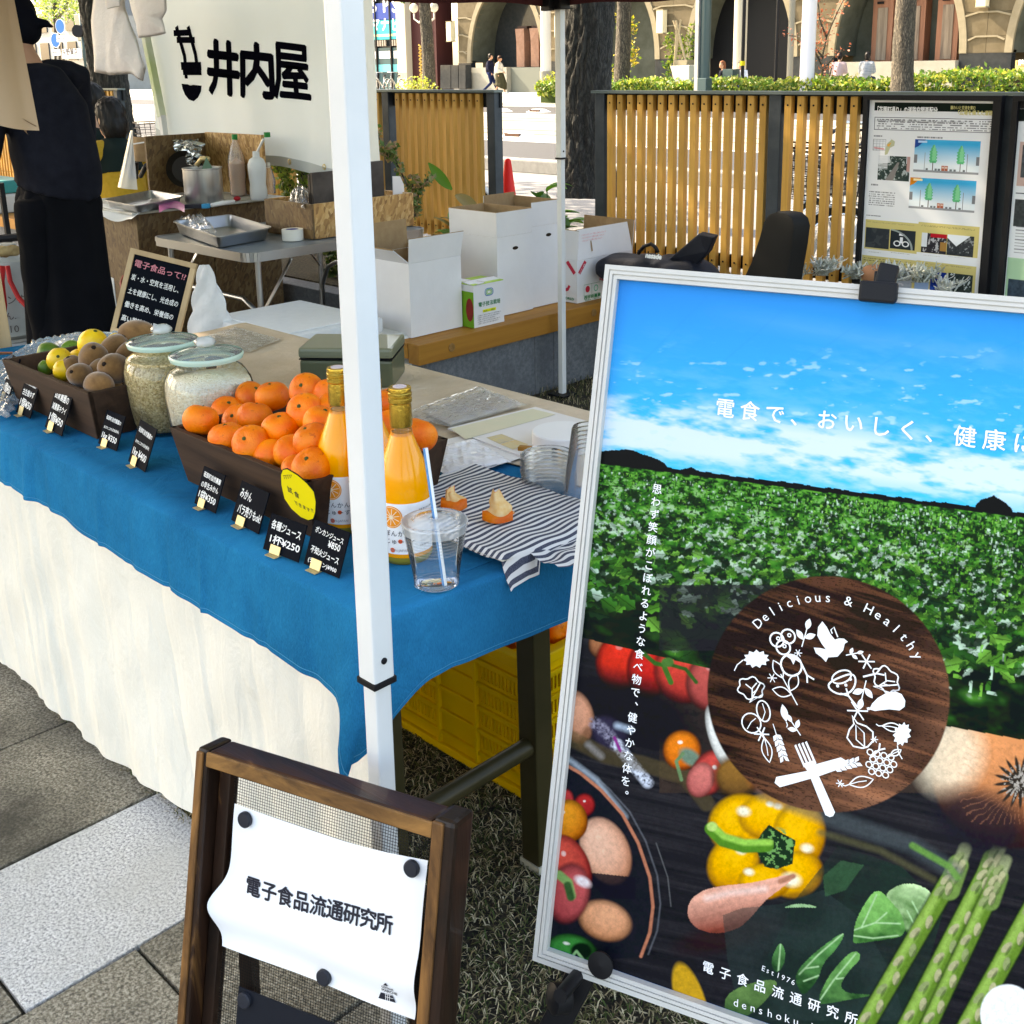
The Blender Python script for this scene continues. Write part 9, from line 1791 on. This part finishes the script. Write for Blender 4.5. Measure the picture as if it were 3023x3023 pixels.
m_=MB();bigleaf(m_,T(1345,575,3.96),T(1415,612,3.96)-T(1345,575,3.96),(.0,-.5,1),.20,.04,.25);tag(m_.build('large_leaf',LO,None,smooth=True),'large browning leaf pointing right before the left fence','leaf')
q=T(1612,600,4.2);leafy('leafy hydrangea plant between the back post and the cone',(q.x,4.2,.27),8,T(1612,548,4.2).z-.27,.14,.045,[LG_,LG2,LG_],4,spread=.16);q=T(1790,650,4.1);leafy('few green leaves at the foot of the big trunk',(q.x,4.15,.27),3,.20,.12,.04,[LG_,LG2],5,spread=.12);q=T(1725,640,4.7);leafy('dark leafed plant at the base of the furrowed trunk',(q.x,4.75,.27),4,.22,.08,.03,[LG2,LG2,GR[2]],6,spread=.16)
def twiggy(label,pts,t_,seed,mats,size=.022,n=9,name='shrub'):
 o=thing(name,label,'shrub',T(*pts[0][0],t_));lp=[]
 for l in pts:
  P_=[T(x,y,t_)for x,y in l];MB().tube(P_,[.006*(1-.6*i/len(P_))for i in range(len(P_))],5).build('branch',LB,o)
  for x,y in dens(l,5):lp+=[tuple(T(x+random.gauss(0,7),y+random.gauss(0,7),t_+random.gauss(0,.03)))for _ in range(n)]
 leaves('foliage',lp,size,mats,o)
twiggy('thin twiggy shrub with tiny leaves right of the white post',[[(1225,640),(1222,600),(1195,530),(1165,470),(1150,430)],[(1165,470),(1130,450),(1115,390)],[(1225,610),(1240,560),(1270,520)],[(1225,600),(1215,560),(1225,520)],[(1150,440),(1165,425)]],3.9,1,[leafm('leaf_sage',(.16,.20,.06)),GR[0],leafm('leaf_pinkish',(.30,.20,.12))],.018,9)
twiggy('dense small leafed bush behind the banner hem',[[(810+random.uniform(-10,180),590),(815+k*17,500+random.uniform(-20,30)),(812+k*17+random.uniform(-12,12),470)]for k in range(11)],4.0,2,[GR[0],GR[1],leafm('leaf_sage',(0,0,0)),MT['hedge_lime']],.020,14)
twiggy('green groundcover in the planter right of the folding table',[[(960+k*12,780+random.uniform(-30,30)),(965+k*12,730+random.uniform(-15,15))]for k in range(14)],3.75,3,[GR[0],GR[2],MT['leaf_sage']],.022,12)
SLV=[leafm('silver_leaf',(.42,.46,.42),.2),leafm('silver_leaf2',(.55,.58,.55),.2),leafm('silver_green',(.25,.31,.25),.2)]
def silver(label,px,py,t_,n,seed,w_=30,h_=40):
 o=thing('silver_plant',label,'plant',T(px,py+h_,t_),group='silver leafed plants along the fence foot');r=random.Random(seed);m_=MB()
 for k in range(n):
  p=T(px+r.gauss(0,w_*.5),py+h_*.7,t_+r.gauss(0,.03));e=T(px+r.gauss(0,w_),py+r.uniform(-h_*.5,h_*.5),t_+r.gauss(0,.05));m_.tube([p,p.lerp(e,.6)+Vector((0,0,.01)),e],[.003,.003,.002],4)
  for j in range(6):
   q=p.lerp(e,.45+.1*j);d=Vector((r.gauss(0,1),r.gauss(0,1),r.uniform(.2,1.4))).normalized();m_.tube([q,q+d*.016,q+d*.026+Vector((0,0,.004))],[(.0025,.001),(.005,.0015),(.003,.001)],5)
 m_.build('foliage',SLV[seed%2],o,kind='stuff')
for i,(px,py,n,lb)in enumerate(((2335,795,14,'small silver leafed plant right of the black case'),(2425,785,30,'silver leafed plant below the slats, left of the notice board'),(2530,795,26,'silver leafed plant at the left lower corner of the notice board'),(2645,800,40,'silver leafed plant behind the easel clamp'),(2720,805,44,'widest silver leafed plant under the notice board'),(2790,840,16,'low silver leafed plant right of the widest one'))):silver(lb,px,py,4.22,n,i)
q=T(2580,810,4.2);tag(MB().ell(q,.055,.05,.04,16,10).build('terracotta_ball',M('terracotta',(.36,.17,.09),.8),None,smooth=True),'round terracotta pot among the silver plants below the notice board','pot')
bs_=thing('eucalyptus_bush','pale grey green leafy bush between the vendor and the chipboard counter','bush',W(345,770,.2));lp=[tuple(T(345+random.gauss(0,28),710+random.gauss(0,34),3.0+random.gauss(0,.06)))for _ in range(700)]+[tuple(T(355+random.gauss(0,7),655+random.gauss(0,10),3.0))for _ in range(60)]
leaves('foliage',lp,.024,[leafm('euc',(.16,.25,.20),.3),leafm('euc2',(.30,.38,.34),.3),leafm('euc3',(.07,.14,.08),.3)],bs_,aspect=.8);c=T(348,780,3.0);MB().lathe([(.10,-.16),(.13,.04)],(c.x,c.y,c.z),20).build('pot',M('pot_grey',(.08,.09,.09),.6),bs_,smooth=.7)
tag(MB().prism([T(320,772,2.9),T(400,770,2.9),T(412,762,2.9),T(380,758,2.9)],(.0,.10,0)).build('blue_tray',M('blue_plastic',(.02,.17,.40),.4),None),'blue plastic dustpan on the ground beside the chipboard counter','dustpan')
for k in range(46):
 x,y=random.uniform(-3.2,-.2),random.uniform(1.0,3.6)
 if k<5:o=MB();bigleaf(o,(x,y,.012),(math.cos(k),math.sin(k),0),(0,0,1),.05,.014,0,4);tag(o.build('fallen_leaf',LO,None),'dry brown leaf lying on the lawn','leaf',group='dry leaves on the lawn')
bpy.data.objects.remove(_to)
